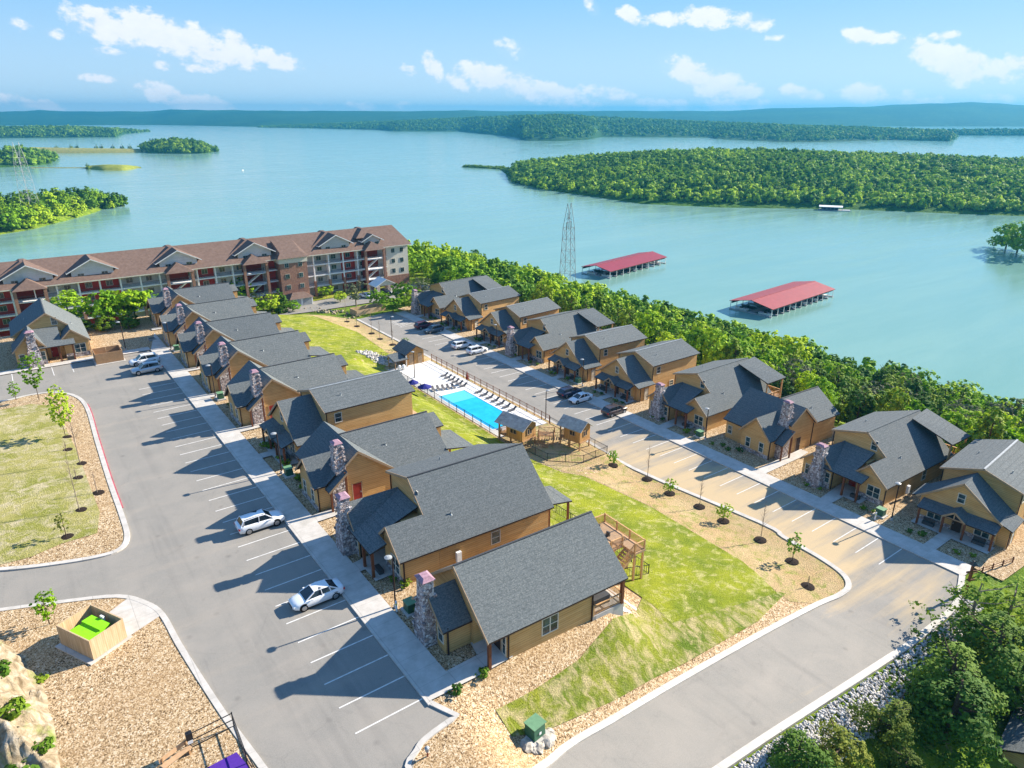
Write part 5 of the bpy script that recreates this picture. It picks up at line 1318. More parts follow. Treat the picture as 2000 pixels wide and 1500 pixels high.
for i in range(nb):
    x = L_ - 8 - i * bw; cols.append(x)
    for k in range(4):
        z = k * SH
        railm.box(x - bw + .2, x - .2, -.04, .02, z + .95, z + 1.02)
        for q in range(14): railm.box(x - bw + .3 + q * .3, x - bw + .33 + q * .3, -.02, .01, z + .12, z + .95)
        if (i % 5) in (1, 2) and not near_port(S0 + x - bw / 2): (lambda q_: (q_.box(x - bw, x, 1.92, 2.0, z + .12, z + SH - .24), q_.build('red_wall', 'red_paint', apt)))(MB())
for x in cols:
    if near_port(S0 + x): continue
    q_ = MB(); q_.box(x - .18, x + .18, -.16, .2, SH * 1.5, 4 * SH - .3); q_.build('column', 'white', apt); q_ = MB(); q_.box(x - .35, x + .35, -.3, .35, 0, SH * 1.5); q_.build('brick_pier', 'brick', apt)
for x in cols[::2]: q_ = MB(); q_.box(x - .12, x + .12, .2, 2.0, .1, 4 * SH - .3); q_.build('dividing_wall', 'white', apt)
slabm.build('balcony_floor', 'white', apt); railm.build('balcony_railing', 'dark_grey', apt); 
def awin(x, z, y=1.9, w_=1.4, h_=1.2, side=False):
    m = MB()
    if side: m.box(L_ + .02, L_ + .10, y - w_/2 - .08, y + w_/2 + .08, z - .08, z + h_ + .08, 0); m.box(L_ + .10, L_ + .13, y - w_/2, y - .03, z, z + h_, 1); m.box(L_ + .10, L_ + .13, y + .03, y + w_/2, z, z + h_, 1)
    else: m.box(x - w_/2 - .08, x + w_/2 + .08, y - .06, y + .0, z - .08, z + h_ + .08, 0); m.box(x - w_/2, x - .03, y - .09, y - .06, z, z + h_, 1); m.box(x + .03, x + w_/2, y - .09, y - .06, z, z + h_, 1)
    m.build('window', ['cream', 'window_glass'], apt)
for i in range(nb):
    x = L_ - 8 - i * bw - bw / 2
    if TW0 - 1 < S0 + x < TW1 + 1: continue
    for k in (1, 2, 3) if i > 5 else (0, 1, 2, 3):
        if nw < 66: awin(x, k * SH + .9, 1.92); nw += 1
for k in range(4):
    for y in (4.5, 12.5): awin(0, k * SH + .9, y, 1.3, 1.3, True)
    awin(L_ - 5.2, k * SH + .9, 0, 1.1, 1.3); awin(L_ - 2.2, k * SH + .9, 0, 1.1, 1.3)
# brick tower
tx0, tx1 = TW0 - S0, TW1 - S0
mb = MB(); mb.box(tx0, tx1, -2.5, 1.9, 0, 4 * SH - 1.2); mb.build('brick_tower', 'brick', apt)
mb = MB(); mb.box(tx0 - .15, tx1 + .15, -2.65, 1.9, 4 * SH - 1.2, 4 * SH + .25); mb.build('tower_band', 'cream', apt)
mb = MB(); mb.solid([(tx0 - .6, -3.2, 4 * SH + .25), (tx1 + .6, -3.2, 4 * SH + .25), (tx1 + .6, 5, 4 * SH + .25), (tx0 - .6, 5, 4 * SH + .25)], [(tx0 + 1, -.8, 4 * SH + 1.6), (tx1 - 1, -.8, 4 * SH + 1.6), (tx1 - 1, 6, 4 * SH + 4.2), (tx0 + 1, 6, 4 * SH + 4.2)]); mb.build('tower_roof', 'brown_shingles', apt)
for k in range(4):
    for x in (tx0 + 2.0, tx1 - 2.0): awin(x, k * SH + .8, -2.5, 1.1, 1.2)
# cross gables on the roof
for (u, v, hw, big) in ((48, 517, 5.6, 1), (175, 505, 5.2, 0), (344, 488, 5.2, 1), (494, 473, 5.2, 1), (653, 458, 5.0, 1), (725, 457, 3.2, 1)):
    p = atY(u, v, AT + 1.2); cx = p.x - S0; az = p.z - AZ0; ez = az - hw * .52
    m = MB()
    for sg in (1, -1): m.slab([(cx, .3, az), (cx, 8.5, az), (cx + sg * (hw + .5), 8.5, ez - .25), (cx + sg * (hw + .5), .3, ez - .25)], .25)
    g = m.build('gable_roof', ['brown_shingles', 'white'], apt)
    m = MB(); m.solid([(cx - hw + .6, 1.1, 4 * SH), (cx - hw + .6, 1.1, ez + .1), (cx, 1.1, az - .35), (cx + hw - .6, 1.1, ez + .1), (cx + hw - .6, 1.1, 4 * SH)], [(cx - hw + .6, 8, 4 * SH), (cx - hw + .6, 8, ez + .1), (cx, 8, az - .35), (cx + hw - .6, 8, ez + .1), (cx + hw - .6, 8, 4 * SH)]); m.build('gable_wall', 'vinyl', apt)
    for dx in (-hw * .5, hw * .5): awin(cx + dx, 4 * SH + .75, 1.1, 1.3, .8)
    if big:
        m = MB(); z2 = RZ_ - AZ0 + .1; h2 = hw * 1.35; c2 = cx - .3
        m.solid([(c2 - h2, 2.2, z2 - h2 * .5), (c2 + h2, 2.2, z2 - h2 * .5), (c2 + h2, 11, z2 - h2 * .5), (c2 - h2, 11, z2 - h2 * .5)], [(c2 - .5, 6.2, z2), (c2 + .5, 6.2, z2), (c2 + .5, 11, z2), (c2 - .5, 11, z2)])
        m.build('rear_hip_roof', 'brown_shingles', apt)
# stair porticos with little hipped roofs
for x in PORT:
    x -= S0
    m = MB(); m.solid([(x - 3.6, -2.9, 4 * SH - .3), (x + 3.6, -2.9, 4 * SH - .3), (x + 3.6, 2, 4 * SH - .3), (x - 3.6, 2, 4 * SH - .3)], [(x - .2, -.6, 4 * SH + 1.9), (x + .2, -.6, 4 * SH + 1.9), (x + .2, 4, 4 * SH + 1.9), (x - .2, 4, 4 * SH + 1.9)]); m.build('portico_roof', 'brown_shingles', apt)
    m = MB(); m.box(x - 3.4, x - 2.7, -2.5, -1.8, 0, 4 * SH - .3); m.build('brick_pier', 'brick', apt); m = MB(); m.box(x + 2.7, x + 3.4, -2.5, -1.8, 0, 4 * SH - .3); m.build('brick_pier', 'brick', apt)
    m = MB(); m.box(x - 2.7, x + 2.7, 1.7, 1.95, 0, 4 * SH - .4); m.build('stair_wall', 'dark_red', apt)
    m = MB()
    for k in range(3): m.bar((x - 2.2, 0, k * SH + .2), (x + 2.2, 0, (k + 1) * SH), 1.2, .25); m.box(x - 2.7, x + 2.7, -1.9, 0, (k + 1) * SH - .2, (k + 1) * SH)
    m.build('stair', 'white', apt)
# white garage and the entrance canopy
ga = atY(568, 590, 192); gb = atY(611, 585, 192)
g = thing('garage', ((ga.x + gb.x) / 2, 194.5, AZ0), 0, 'low white garage in front of the brick tower of the apartment block', 'garage')
hw = (gb.x - ga.x) / 2
m = MB(); m.box(-hw, hw, -2.5, 2.5, -1.5, 2.3); m.build('wall', 'white', g); m = MB(); m.solid([(-hw - .4, -3, 2.3), (hw + .4, -3, 2.3), (hw + .4, 3, 2.3), (-hw - .4, 3, 2.3)], [(-hw + 1.5, -.2, 3.5), (hw - 1.5, -.2, 3.5), (hw - 1.5, .2, 3.5), (-hw + 1.5, .2, 3.5)]); m.build('roof', 'brown_shingles', g)
for x in (-hw / 2, hw / 2): m = MB(); m.box(x - 1.3, x + 1.3, -2.58, -2.5, -.2, 2.0); m.build('door', 'grey_tin', g)
p = atY(750, 585, 190.5); g = thing('entrance_canopy', (p.x, 190.5, AZ0), 0, 'gabled white entrance canopy on stone pillars before the apartment block', 'canopy')
m = MB()
for sg in (1, -1): m.slab([(0, -2.6, 5.2), (0, 2.6, 5.2), (sg * 3.6, 2.6, 3.3), (sg * 3.6, -2.6, 3.3)], .2)
m.build('roof', ['white', 'white'], g); m = MB(); m.solid([(-3, -2.2, 3.3), (0, -2.2, 4.9), (3, -2.2, 3.3)], [(-3, -2.0, 3.3), (0, -2.0, 4.9), (3, -2.0, 3.3)]); m.build('gable', 'cream', g)
for x in (-2.7, 2.7):
    for y in (-2, 2): m = MB(); m.box(x - .5, x + .5, y - .5, y + .5, -.6, 3.3); m.build('pillar', 'stone', g)
drape('road', [(56, 182), (104, 180), (110, 190), (104, 197), (60, 194)], .12, 'asphalt', 3)
drape('lawn', [(62, 194.5), (104, 197.5), (104, 199.6), (62, 199.8)], .14, 'lawn', 3)
p = at(716, 582); car((p.x, p.y, p.z + .15), R(-70), 'sedan', 'car_white', 'pale saloon in the drive before the apartment block')
p = at(752, 574); car((p.x, p.y, p.z + .15), R(-65), 'sedan', 'car_navy', 'dark blue saloon under the entrance canopy of the apartment block')

# ------------------------------------------------------------------ boat docks
def dock(A_, B_, C_, lab, mat, h=3.6, slips=10):
    z = WZ + h; a, b, c = at(*A_, z), at(*B_, z), at(*C_, z); ux = (c - b); Lx = ux.length; rz = math.atan2(ux.y, ux.x); Wd = (b - a).length
    ctr = (a + c) / 2; d = thing('boat_dock', (ctr.x, ctr.y, WZ), rz, lab, 'boat dock')
    X, Y = Lx / 2, Wd / 2; m = MB(); rise = Wd * .10
    for sg in (1, -1): m.slab([(-X, 0, h + rise), (X, 0, h + rise), (X, sg * Y, h), (-X, sg * Y, h)], .2)
    m.build('roof', [mat, 'dark_red'], d); m = MB(); m.box(-X, X, -.25, .25, h + rise, h + rise + .08); m.build('ridge_cap', 'roof_pale_red', d)
    m = MB(); m.box(-X, X, -1.2, 1.2, .05, .45)
    for k in range(slips + 1):
        x = -X + .5 + (Lx - 1) * k / slips; m.box(x - .45, x + .45, -Y + .3, Y - .3, .05, .4)
    m.build('decking', 'grey_tin', d)
    for k in range(slips + 1):
        x = -X + .5 + (Lx - 1) * k / slips
        for sg in (1, -1): m = MB(); m.box(x - .1, x + .1, sg * (Y - .5) - .1, sg * (Y - .5) + .1, -.3, h - .1); m.build('post', 'white', d)
    m = MB(); m.box(-X + .3, X - .3, -Y + .9, -Y + 1.1, h - 1.0, h - .2); m.box(-X + .3, X - .3, Y - 1.1, Y - .9, h - 1.0, h - .2); m.build('beam', 'dark_grey', d)
    for k in range(slips):
        if (k * 7) % 5 == 4: continue
        x = -X + .5 + (Lx - 1) * (k + .5) / slips
        for sg in (1, -1):
            bt = thing('moored_boat', (ctr.x + math.cos(rz) * x - math.sin(rz) * sg * (Y - 4.4), ctr.y + math.sin(rz) * x + math.cos(rz) * sg * (Y - 4.4), WZ), rz + (R(90) if sg > 0 else R(-90)), ('black' if k % 2 else 'white') + ' hulled boat in a ' + ('landward' if sg < 0 else 'lakeward') + ' slip of the ' + lab.split(',')[0], 'boat', ('black' if k % 2 else 'white') + ' boats in the ' + ('landward' if sg < 0 else 'lakeward') + ' slips of the ' + lab.split(',')[0])
            hm = MB(); w_ = .95; hm.solid([(-2.6, -w_ * .7, 0), (1.6, -w_ * .7, 0), (2.9, 0, .1), (1.6, w_ * .7, 0), (-2.6, w_ * .7, 0)], [(-2.7, -w_, .85), (1.6, -w_, .95), (3.3, 0, 1.1), (1.6, w_, .95), (-2.7, w_, .85)]); hm.build('hull', 'black' if k % 2 else 'white', bt)
            hm = MB(); hm.box(-.3, .7, -.7, .7, .9, 1.35); hm.build('windscreen', 'glass', bt)
    return d
dock((1143, 519), (1184, 532), (1296, 503), 'crimson roofed dock, the smaller one nearer the pylon', 'roof_red', 3.6, 9)
dock((1423, 587), (1511, 604), (1633, 564), 'brick red roofed dock, the larger one to the right', 'roof_pale_red', 3.6, 11)
a = at(1600, 402, WZ + 3); b = at(1646, 404, WZ + 3); d = thing('boat_house', ((a.x + b.x) / 2, (a.y + b.y) / 2, WZ), math.atan2(b.y - a.y, b.x - a.x), 'small white roofed boat house on the wooded far bank', 'boat house'); X = (b - a).length / 2
m = MB()
for sg in (1, -1): m.slab([(-X, 0, 3.8), (X, 0, 3.8), (X, sg * 5, 3.0), (-X, sg * 5, 3.0)], .2)
m.build('roof', ['white', 'white'], d); m = MB(); m.box(-X, X + 6, -5, 5, .1, .5); m.build('decking', 'steel', d)
for k in range(7):
    for y in (-4.7, 4.7): m = MB(); x = -X + .3 + (2 * X - .6) * k / 6; m.box(x - .12, x + .12, y - .12, y + .12, 0, 3); m.build('post', 'steel', d)
m = MB(); m.box(-X + 2, X - 3, -2, 3.5, .5, 2.2); m.build('store', 'navy', d)
p = at(474, 333, WZ); b_ = thing('motor_boat', p, .4, 'tiny white motor boat far out on open water', 'boat'); b_.scale = (.42, .42, .42); m = MB(); m.solid([(-4, -1.3, 0), (2.5, -1.3, 0), (4.5, 0, .2), (2.5, 1.3, 0), (-4, 1.3, 0)], [(-4, -1.5, 1.4), (2.5, -1.5, 1.5), (5, 0, 1.8), (2.5, 1.5, 1.5), (-4, 1.5, 1.4)]); m.build('hull', 'white', b_); m = MB(); m.box(-1.5, 1.5, -1, 1, 1.4, 3); m.build('cabin', 'white', b_)

def pylon(p, rz, H_, lab, W_=7.5, pm='pylon_steel'):
    y = thing('transmission_tower', p, rz, lab, 'pylon'); m = MB(); n = 6; th = .15
    def lv(k): q = k / n; return W_ / 2 * (1 - .38 * q), H_ * .74 * q
    for k in range(n):
        (w0, z0), (w1, z1) = lv(k), lv(k + 1); c0 = [(-w0, -w0), (w0, -w0), (w0, w0), (-w0, w0)]; c1 = [(-w1, -w1), (w1, -w1), (w1, w1), (-w1, w1)]
        for i in range(4):
            j = (i + 1) % 4; m.bar((*c0[i], z0), (*c1[i], z1), th); m.bar((*c0[i], z0), (*c1[j], z1), th * .5); m.bar((*c0[j], z0), (*c1[i], z1), th * .5); m.bar((*c1[i], z1), (*c1[j], z1), th * .6)
    m.build('lattice', pm, y); m = MB(); w0, z0 = lv(n)
    for sx in (-1, 1):
        tip = (sx * w0 * .85, 0, H_)
        for sy in (-1, 1): m.bar((sx * w0, sy * w0, z0), tip, th); m.bar((0, sy * w0 * .6, z0 + H_ * .08), (sx * w0 * .85, 0, H_ * .9), th * .6)
        m.bar((sx * w0, 0, z0 + H_ * .05), (-sx * w0 * .4, 0, H_ * .86), th * .6)
    m.bar((-w0 * 1.3, 0, z0 + H_ * .06), (w0 * 1.3, 0, z0 + H_ * .06), th * .8); m.bar((-w0 * 1.0, 0, z0 + H_ * .13), (w0 * 1.0, 0, z0 + H_ * .13), th * .7)
    m.build('crossarm', pm, y); m = MB()
    for x in (-w0 * 1.25, 0, w0 * 1.25): m.tube([(x, 0, z0 + H_ * .06), (x, 0, z0 - H_ * .02)], [.15, .15], 6)
    m.build('insulator', 'steel', y)
p = at(1108, 548, -28); s_ = p.length / F
pylon((p.x, p.y, -34), .4, 39, 'lattice power pylon rising from the trees before the crimson roofed dock', 5.8)
p = at(64, 420, -30); pylon((p.x, p.y, -31), .7, 52, 'pale lattice power pylon over the left shore wood', 9.0, 'grey_tin')

# ------------------------------------------------------------------ trees
def crown_arrays(seed, shape='broad', clumps=60, per=9, size=.55, r=3.4, h=6.0, z0=1.6, spread=1.7):
    g = np.random.default_rng(seed); C = []
    while len(C) < clumps:
        p = g.uniform(-1, 1, 3); q = np.linalg.norm(p)
        if q > 1 or q < .38: continue
        if shape == 'cedar':
            zz = (p[2] + 1) / 2; rad = (1 - zz) ** .7 * .78 + .05; i_ = len(C) % 4; an = seed * 1.3 + i_ * 2.1; q_ = (0, .42, .55, .5)[i_]; p = np.array([p[0] * rad + math.cos(an) * q_, p[1] * rad + math.sin(an) * q_, (zz * (1, .78, .62, .7)[i_]) * 2 - 1])
        C.append(p)
    C = np.array(C); lump = 1 + .38 * np.sin(C[:, 0] * 3.1 + seed) * np.cos(C[:, 1] * 2.7 + seed * 2); C[:, 2] += .22 * np.sin(C[:, 0] * 4.3 + seed * 1.7) * (1 - abs(C[:, 2]))
    C[:, :2] *= lump[:, None]
    ctr = np.stack([C[:, 0] * r, C[:, 1] * r, z0 + (C[:, 2] * .5 + .5) * h], 1)
    n = clumps * per
    off = g.normal(0, 1, (n, 3)); off /= np.linalg.norm(off, axis=1)[:, None] + 1e-6; off *= g.uniform(.2, 1, (n, 1)) * size * spread
    P_ = np.repeat(ctr, per, 0) + off * [1, 1, .75]
    nrm = P_ - np.array([0, 0, z0 + h * .42]); nrm /= np.linalg.norm(nrm, axis=1)[:, None] + 1e-6
    nrm = nrm * .7 + off / (np.linalg.norm(off, axis=1)[:, None] + 1e-6) * .45 + g.normal(0, .38, (n, 3)) + [0, 0, .45]; nrm /= np.linalg.norm(nrm, axis=1)[:, None] + 1e-6
    a = np.cross(nrm, g.normal(0, 1, (n, 3))); a /= np.linalg.norm(a, axis=1)[:, None] + 1e-6; b = np.cross(nrm, a)
    sz = size * g.uniform(.55, 1.25, (n, 1))
    if shape == 'cedar': a = a + [0, 0, .0]
    V = np.stack([P_ - a * sz - b * sz * .55, P_ + a * sz * .3 - b * sz * .9, P_ + a * sz + b * sz * .4, P_ - a * sz * .3 + b * sz * .9], 1).reshape(-1, 3)
    return V, np.arange(n * 4).reshape(n, 4)
def trunk(par, h, r, lean=.0, limbs=6, seed=0, mat='bark', top=.8, spread=1.6):
    rr = random.Random(seed); m = MB()
    m.tube([(0, 0, -.6), (lean * .3, 0, h * .3), (lean * .7, .1, h * .6), (lean, 0, h * top)], [r * 1.35, r, r * .7, r * .25], 7)
    for k in range(limbs):
        z = h * rr.uniform(.3, .75); an = rr.uniform(0, 6.28); q = spread * rr.uniform(.6, 1.2)
        m.tube([(lean * z / h, 0, z), (math.cos(an) * q * .6, math.sin(an) * q * .6, z + q * .35), (math.cos(an) * q, math.sin(an) * q, z + q * .8)], [r * .45, r * .3, r * .1], 5)
    m.build('trunk', mat, par)
TREE = {}
def tree_proto(key, lab, mat, shape, clumps, per, size, r, h, z0, seed, tr=.16, bark='bark', name='tree', spread=2.2):
    o = thing(name, (0, 0, 0), 0, lab, 'tree')
    V, Fq = crown_arrays(seed, shape, clumps, per, size, r, h, z0, spread); raw_mesh('crown', V, Fq, mat, parent=o)
    trunk(o, z0 + h, tr, 0, 7, seed, bark, .85 if shape == 'cedar' else .7, r * .55)
    TREE[key] = [o, False]
def put(key, p, rz, sc_, lab=None, group=None):
    o, used = TREE[key]; s3 = sc_ if hasattr(sc_, '__len__') else (sc_,) * 3
    if not used:
        o.location = p; o.rotation_euler = (0, 0, rz); o.scale = s3; TREE[key][1] = True
        if lab: o['label'] = lab
        if group: o['group'] = group
        return o
    return dup(o, p, rz, lab, group, s3)
FL = {'broad': 'mid green leafy tree in the belt between the lakeside cabins and the water', 'bright': 'yellow green leafy tree in the belt between the lakeside cabins and the water', 'cedar': 'dark green cedar in the belt between the lakeside cabins and the water', 'grey': 'grey green thin leaved tree in the belt between the lakeside cabins and the water'}
for i in range(3): tree_proto(('broad', i), FL['broad'], 'leaf_broad', 'broad', 120, 14, .27, 3.5, 6.2, 2.0, 10 + i)
for i in range(2): tree_proto(('bright', i), FL['bright'], 'leaf_bright', 'broad', 115, 14, .26, 3.3, 6.4, 2.0, 20 + i)
for i in range(3): tree_proto(('cedar', i), FL['cedar'], 'leaf_cedar', 'cedar', 130, 14, .24, 3.1, 7.6, .9, 30 + i, name='cedar')
for i in range(1): tree_proto(('grey', i), FL['grey'], 'leaf_grey', 'broad', 80, 11, .2, 3.0, 6.0, 2.2, 40 + i, .16, 'pale_bark')
fr = random.Random(11); spots = []
y = 6.0
while y < 345:
    x = 104.5
    while x < 212:
        sx, sy = x + fr.uniform(-2, 2), y + fr.uniform(-2, 2)
        if sx > 105.5 - (2 if sy > 165 else 0) and not (sy > 176 and sx < 108 and sy < 222):
            if hgt(sx, sy) > WZ + .3: spots.append((sx, sy))
        x += 5.2
    y += 5.2
y = 224.0
while y < 330:      # slope behind the apartment block
    x = -30
    while x < 104:
        sx, sy = x + fr.uniform(-2, 2), y + fr.uniform(-2, 2)
        if hgt(sx, sy) > WZ + .3 and sx > 60: spots.append((sx, sy))
        x += 6
    y += 6
def inframe(x, y, z):
    dx, dy, dz = x, y, z - CH; f = (dx * math.cos(HEAD) + dy * math.sin(HEAD)); r_ = dx * math.sin(HEAD) - dy * math.cos(HEAD)
    fw = f * math.cos(PITCH) - dz * math.sin(PITCH); up = f * math.sin(PITCH) + dz * math.cos(PITCH)
    if fw < 5: return None
    return 1000 + F * r_ / fw, 750 - F * up / fw
vis = []
for s_ in spots:
    q = inframe(s_[0], s_[1], hgt(*s_) + 6)
    if q and -60 < q[0] < 2060 and q[1] < 1500: vis.append(s_)
vis.sort(key=lambda p: p[0] ** 2 + p[1] ** 2)
NEAR = vis[:205]; REST = vis[205:] + [s_ for s_ in spots if s_ not in set(vis)]
def kind_at(x, y):
    n_ = noise.noise(Vector((x * .025, y * .025, 3.0))) + fr.uniform(-.45, .45)
    edge = 1 if x > 165 + 10 * noise.noise(Vector((y * .03, 0, 0))) else 0
    if n_ > .42: return 'bright'
    if n_ > .12 or (edge and n_ > -.1): return 'broad'
    if n_ < -.5: return 'grey'
    return 'cedar'
ORD = ['rightmost', 'second', 'third', 'fourth', 'fifth', 'sixth', 'seventh', 'eighth', 'ninth', 'farthest']
def belt_label(k, x, y):
    i = min(range(10), key=lambda q: abs(CAB[9 + q][2] - y)); w_ = 'right behind' if x < 116 else 'a little below' if x < 130 else 'well below'
    c_ = 'the ' + ORD[i] + ' lakeside cabin' + (' from the right' if 0 < i < 9 else '')
    return FL[k].split(' in the belt')[0].replace(' thin leaved', '') + ' ' + w_ + ' ' + c_
for (x, y) in NEAR:
    k = kind_at(x, y); i = fr.randrange({'broad': 3, 'bright': 2, 'cedar': 3, 'grey': 1}[k])
    s_ = fr.uniform(.72, 1.12); put((k, i), (x, y, hgt(x, y) - .3), fr.uniform(0, 6.28), (s_ * fr.uniform(.85, 1.2), s_ * fr.uniform(.85, 1.2), s_ * fr.uniform(.8, 1.35)), belt_label(k, x, y), belt_label(k, x, y))
def wood_mesh(name, pts, lab, variants, mat, tints=None, cat='woodland'):
    """pts: (x, y, z, scale, tint, variant)"""
    Vs, Fs, Ts, n0 = [], [], [], 0
    for (x, y, z, s_, ti, k) in pts:
        V, Fq = variants[k % len(variants)]; a = fr.uniform(0, 6.28); c_, s2 = math.cos(a), math.sin(a); sz = s_ * fr.uniform(.85, 1.15)
        W_ = np.stack([(V[:, 0] * c_ - V[:, 1] * s2) * s_ + x, (V[:, 0] * s2 + V[:, 1] * c_) * s_ + y, V[:, 2] * sz + z], 1)
        Vs.append(W_); Fs.append(Fq + n0); Ts.append(np.full(len(V), ti)); n0 += len(V)
    o = raw_mesh(name, np.concatenate(Vs), np.concatenate(Fs), mat, tint=np.concatenate(Ts)); o['kind'] = 'stuff'; o['label'] = lab; o['category'] = cat
    return o
VA = [crown_arrays(100 + i, 'broad' if i % 2 else 'cedar', 75, 10, .40, 3.4, 6.5, 1.2) for i in range(5)]
t = NT('leaf_belt', .75, .15)
f_ = t.n('ShaderNodeAttribute', attribute_name='tint').outputs['Fac']; P_ = t.n('ShaderNodeNewGeometry').outputs['Position']
f_ = t.math('ADD', t.math('MULTIPLY', f_, .8), t.math('MULTIPLY', t.noise(.5, 3, P_), .35), True)
c = t.ramp(f_, [(.12, (.035, .11, .012)), (.35, (.09, .20, .014)), (.6, (.19, .36, .014)), (.92, (.42, .56, .022))]); t.color(c)
tl = t.n('ShaderNodeBsdfTranslucent', {'Color': c}); mx = t.n('ShaderNodeMixShader', {0: .2, 1: t.b.outputs[0], 2: tl.outputs[0]}); t.t.links.new(mx.outputs[0], t.t.nodes['Material Output'].inputs[0]); reg('leaf_belt', t)
pts = []
for (x, y) in REST:
    k = kind_at(x, y); ti = {'cedar': fr.uniform(0, .35), 'grey': .3, 'broad': fr.uniform(.4, .75), 'bright': fr.uniform(.7, 1)}[k]
    if y > 190: ti = min(1, ti + .2)
    pts.append((x, y, hgt(x, y) - .3, fr.uniform(.7, 1.25), ti, fr.randrange(5)))
wood_mesh('lakeside_wood', pts, 'far part of the dense green wood between the lakeside cabins and the water', VA, 'leaf_belt')

# trees placed one by one -------------------------------------------
def ptree(key, u, v, h_px, lab, wide=1.0, group=None, z=None):
    """base seen at (u, v); crown reaching h_px above it"""
    p = at(u, v); d = (p - Vector((0, 0, CH))).length; base = {'broad': 8.2, 'bright': 8.4, 'cedar': 8.5, 'grey': 8.2}[key[0]]
    s_ = h_px * d / F / .97 / base; return put(key, p - Vector((0, 0, .2)), fr.uniform(0, 6.28), (s_ * wide, s_ * wide, s_), lab, group)
G1 = 'leafy trees between the far cabins and the apartment block'
for (u, v, h, k, w_, lab) in ((140, 640, 62, 'bright', 1.3, 'bright leafy tree just right of the lone far cabin roof'), (178, 632, 66, 'broad', 1.2, 'taller leafy tree, second to the right of the lone far cabin roof'), (212, 638, 62, 'bright', 1.1, 'bare stemmed leafy tree, third to the right of the lone far cabin roof'),
                         (248, 630, 60, 'broad', 1.2, 'leafy tree, fourth to the right of the lone far cabin roof'), (282, 615, 50, 'bright', 1.2, 'leafy tree touching the farthest near row chimney'), (330, 590, 40, 'broad', 1.1, 'leafy tree behind the farthest near row cabin'),
                         (475, 598, 52, 'bright', 1.2, 'vivid green tree beyond the last near cabins roofs'), (515, 604, 36, 'grey', 1.5, 'greyish bush tree left of the green slope top'), (548, 604, 40, 'cedar', 1.3, 'dark bushy tree at the top of the green slope'), (552, 612, 22, 'cedar', 1.6, 'low dark bush at the top of the green slope'),
                         (696, 600, 52, 'grey', 1.1, 'pale young tree standing over the apartment drive'), (742, 600, 34, 'broad', 1.3, 'leafy tree beside the entrance canopy'), (790, 596, 44, 'broad', 1.2, 'leafy tree right of the entrance canopy'), (822, 590, 50, 'grey', 1.3, 'beige grey tree at the corner of the farthest lakeside cabin'),
                         (118, 628, 44, 'broad', 1.5, 'low leafy tree touching the lone far cabin roof'), (160, 620, 52, 'cedar', 1.4, 'dark shrubby tree behind the bright one right of the lone cabin'), (195, 622, 48, 'broad', 1.5, 'broad low tree before the middle of the apartment block'), (230, 622, 46, 'cedar', 1.5, 'dark low tree in the clump before the apartment block'),
                         (265, 622, 50, 'broad', 1.5, 'round leafy tree near the farthest near row cabin chimney'), (300, 600, 40, 'bright', 1.5, 'bright low tree hugging the farthest near row cabin'), (205, 645, 30, 'cedar', 2.0, 'dark undergrowth bush at the foot of the clump'), (160, 648, 30, 'cedar', 2.0, 'dark undergrowth bush nearest the lone far cabin'), (255, 640, 30, 'cedar', 2.0, 'dark undergrowth bush above the gravel beside the near row'),
                         (495, 612, 30, 'broad', 1.7, 'round green bush left of the top of the slope'), (532, 610, 34, 'bright', 1.4, 'bright bush at the top left of the slope'), (572, 608, 20, 'broad', 1.8, 'low round bush before the garage'), (638, 580, 22, 'broad', 1.5, 'small round bush by the balconies of the apartment block'), (665, 590, 22, 'bright', 1.4, 'small bright bush beside the apartment lawn'),
                         (768, 610, 30, 'broad', 1.6, 'leafy bush at the head of the right-hand lot'), (806, 606, 38, 'bright', 1.4, 'bright leafy tree left of the farthest lakeside chimney'),
                         (64, 690, 70, 'broad', .9, 'x')):
    if lab == 'x': continue
    ptree((k, 0), u, v, h, lab, w_, G1)
# shrubs by the apartment
G2 = 'big cedars on the bank below the lane'
for (u, v, h, k, w_) in ((1560, 1560, 150, 'cedar', 1.3), (1650, 1540, 130, 'cedar', 1.5), (1750, 1500, 190, 'cedar', 1.25), (1830, 1420, 210, 'cedar', 1.2), (1905, 1440, 230, 'cedar', 1.2), (1940, 1330, 200, 'cedar', 1.15), (1850, 1330, 170, 'cedar', 1.2), (1985, 1250, 150, 'cedar', 1.2), (1925, 1200, 110, 'grey', 1.3), (2040, 1400, 230, 'cedar', 1.2), (1700, 1600, 170, 'broad', 1.1), (1800, 1620, 190, 'broad', 1.1), (2010, 1130, 90, 'cedar', 1.1)):
    q = at(u, v)
TREE_SP = []
tree_proto(('bigcedar', 0), 'x', 'leaf_bigcedar', 'cedar', 330, 15, .12, 3.3, 8.0, .4, 61, .2, name='cedar', spread=4.2)
tree_proto(('bigcedar', 1), 'x', 'leaf_olive', 'cedar', 330, 15, .12, 3.3, 8.0, .4, 62, .2, name='cedar', spread=4.2)
tree_proto(('thin', 0), 'x', 'leaf_cedar', 'cedar', 170, 9, .12, 3.0, 8.0, .8, 63, .12, 'pale_bark', name='cedar', spread=3.5)
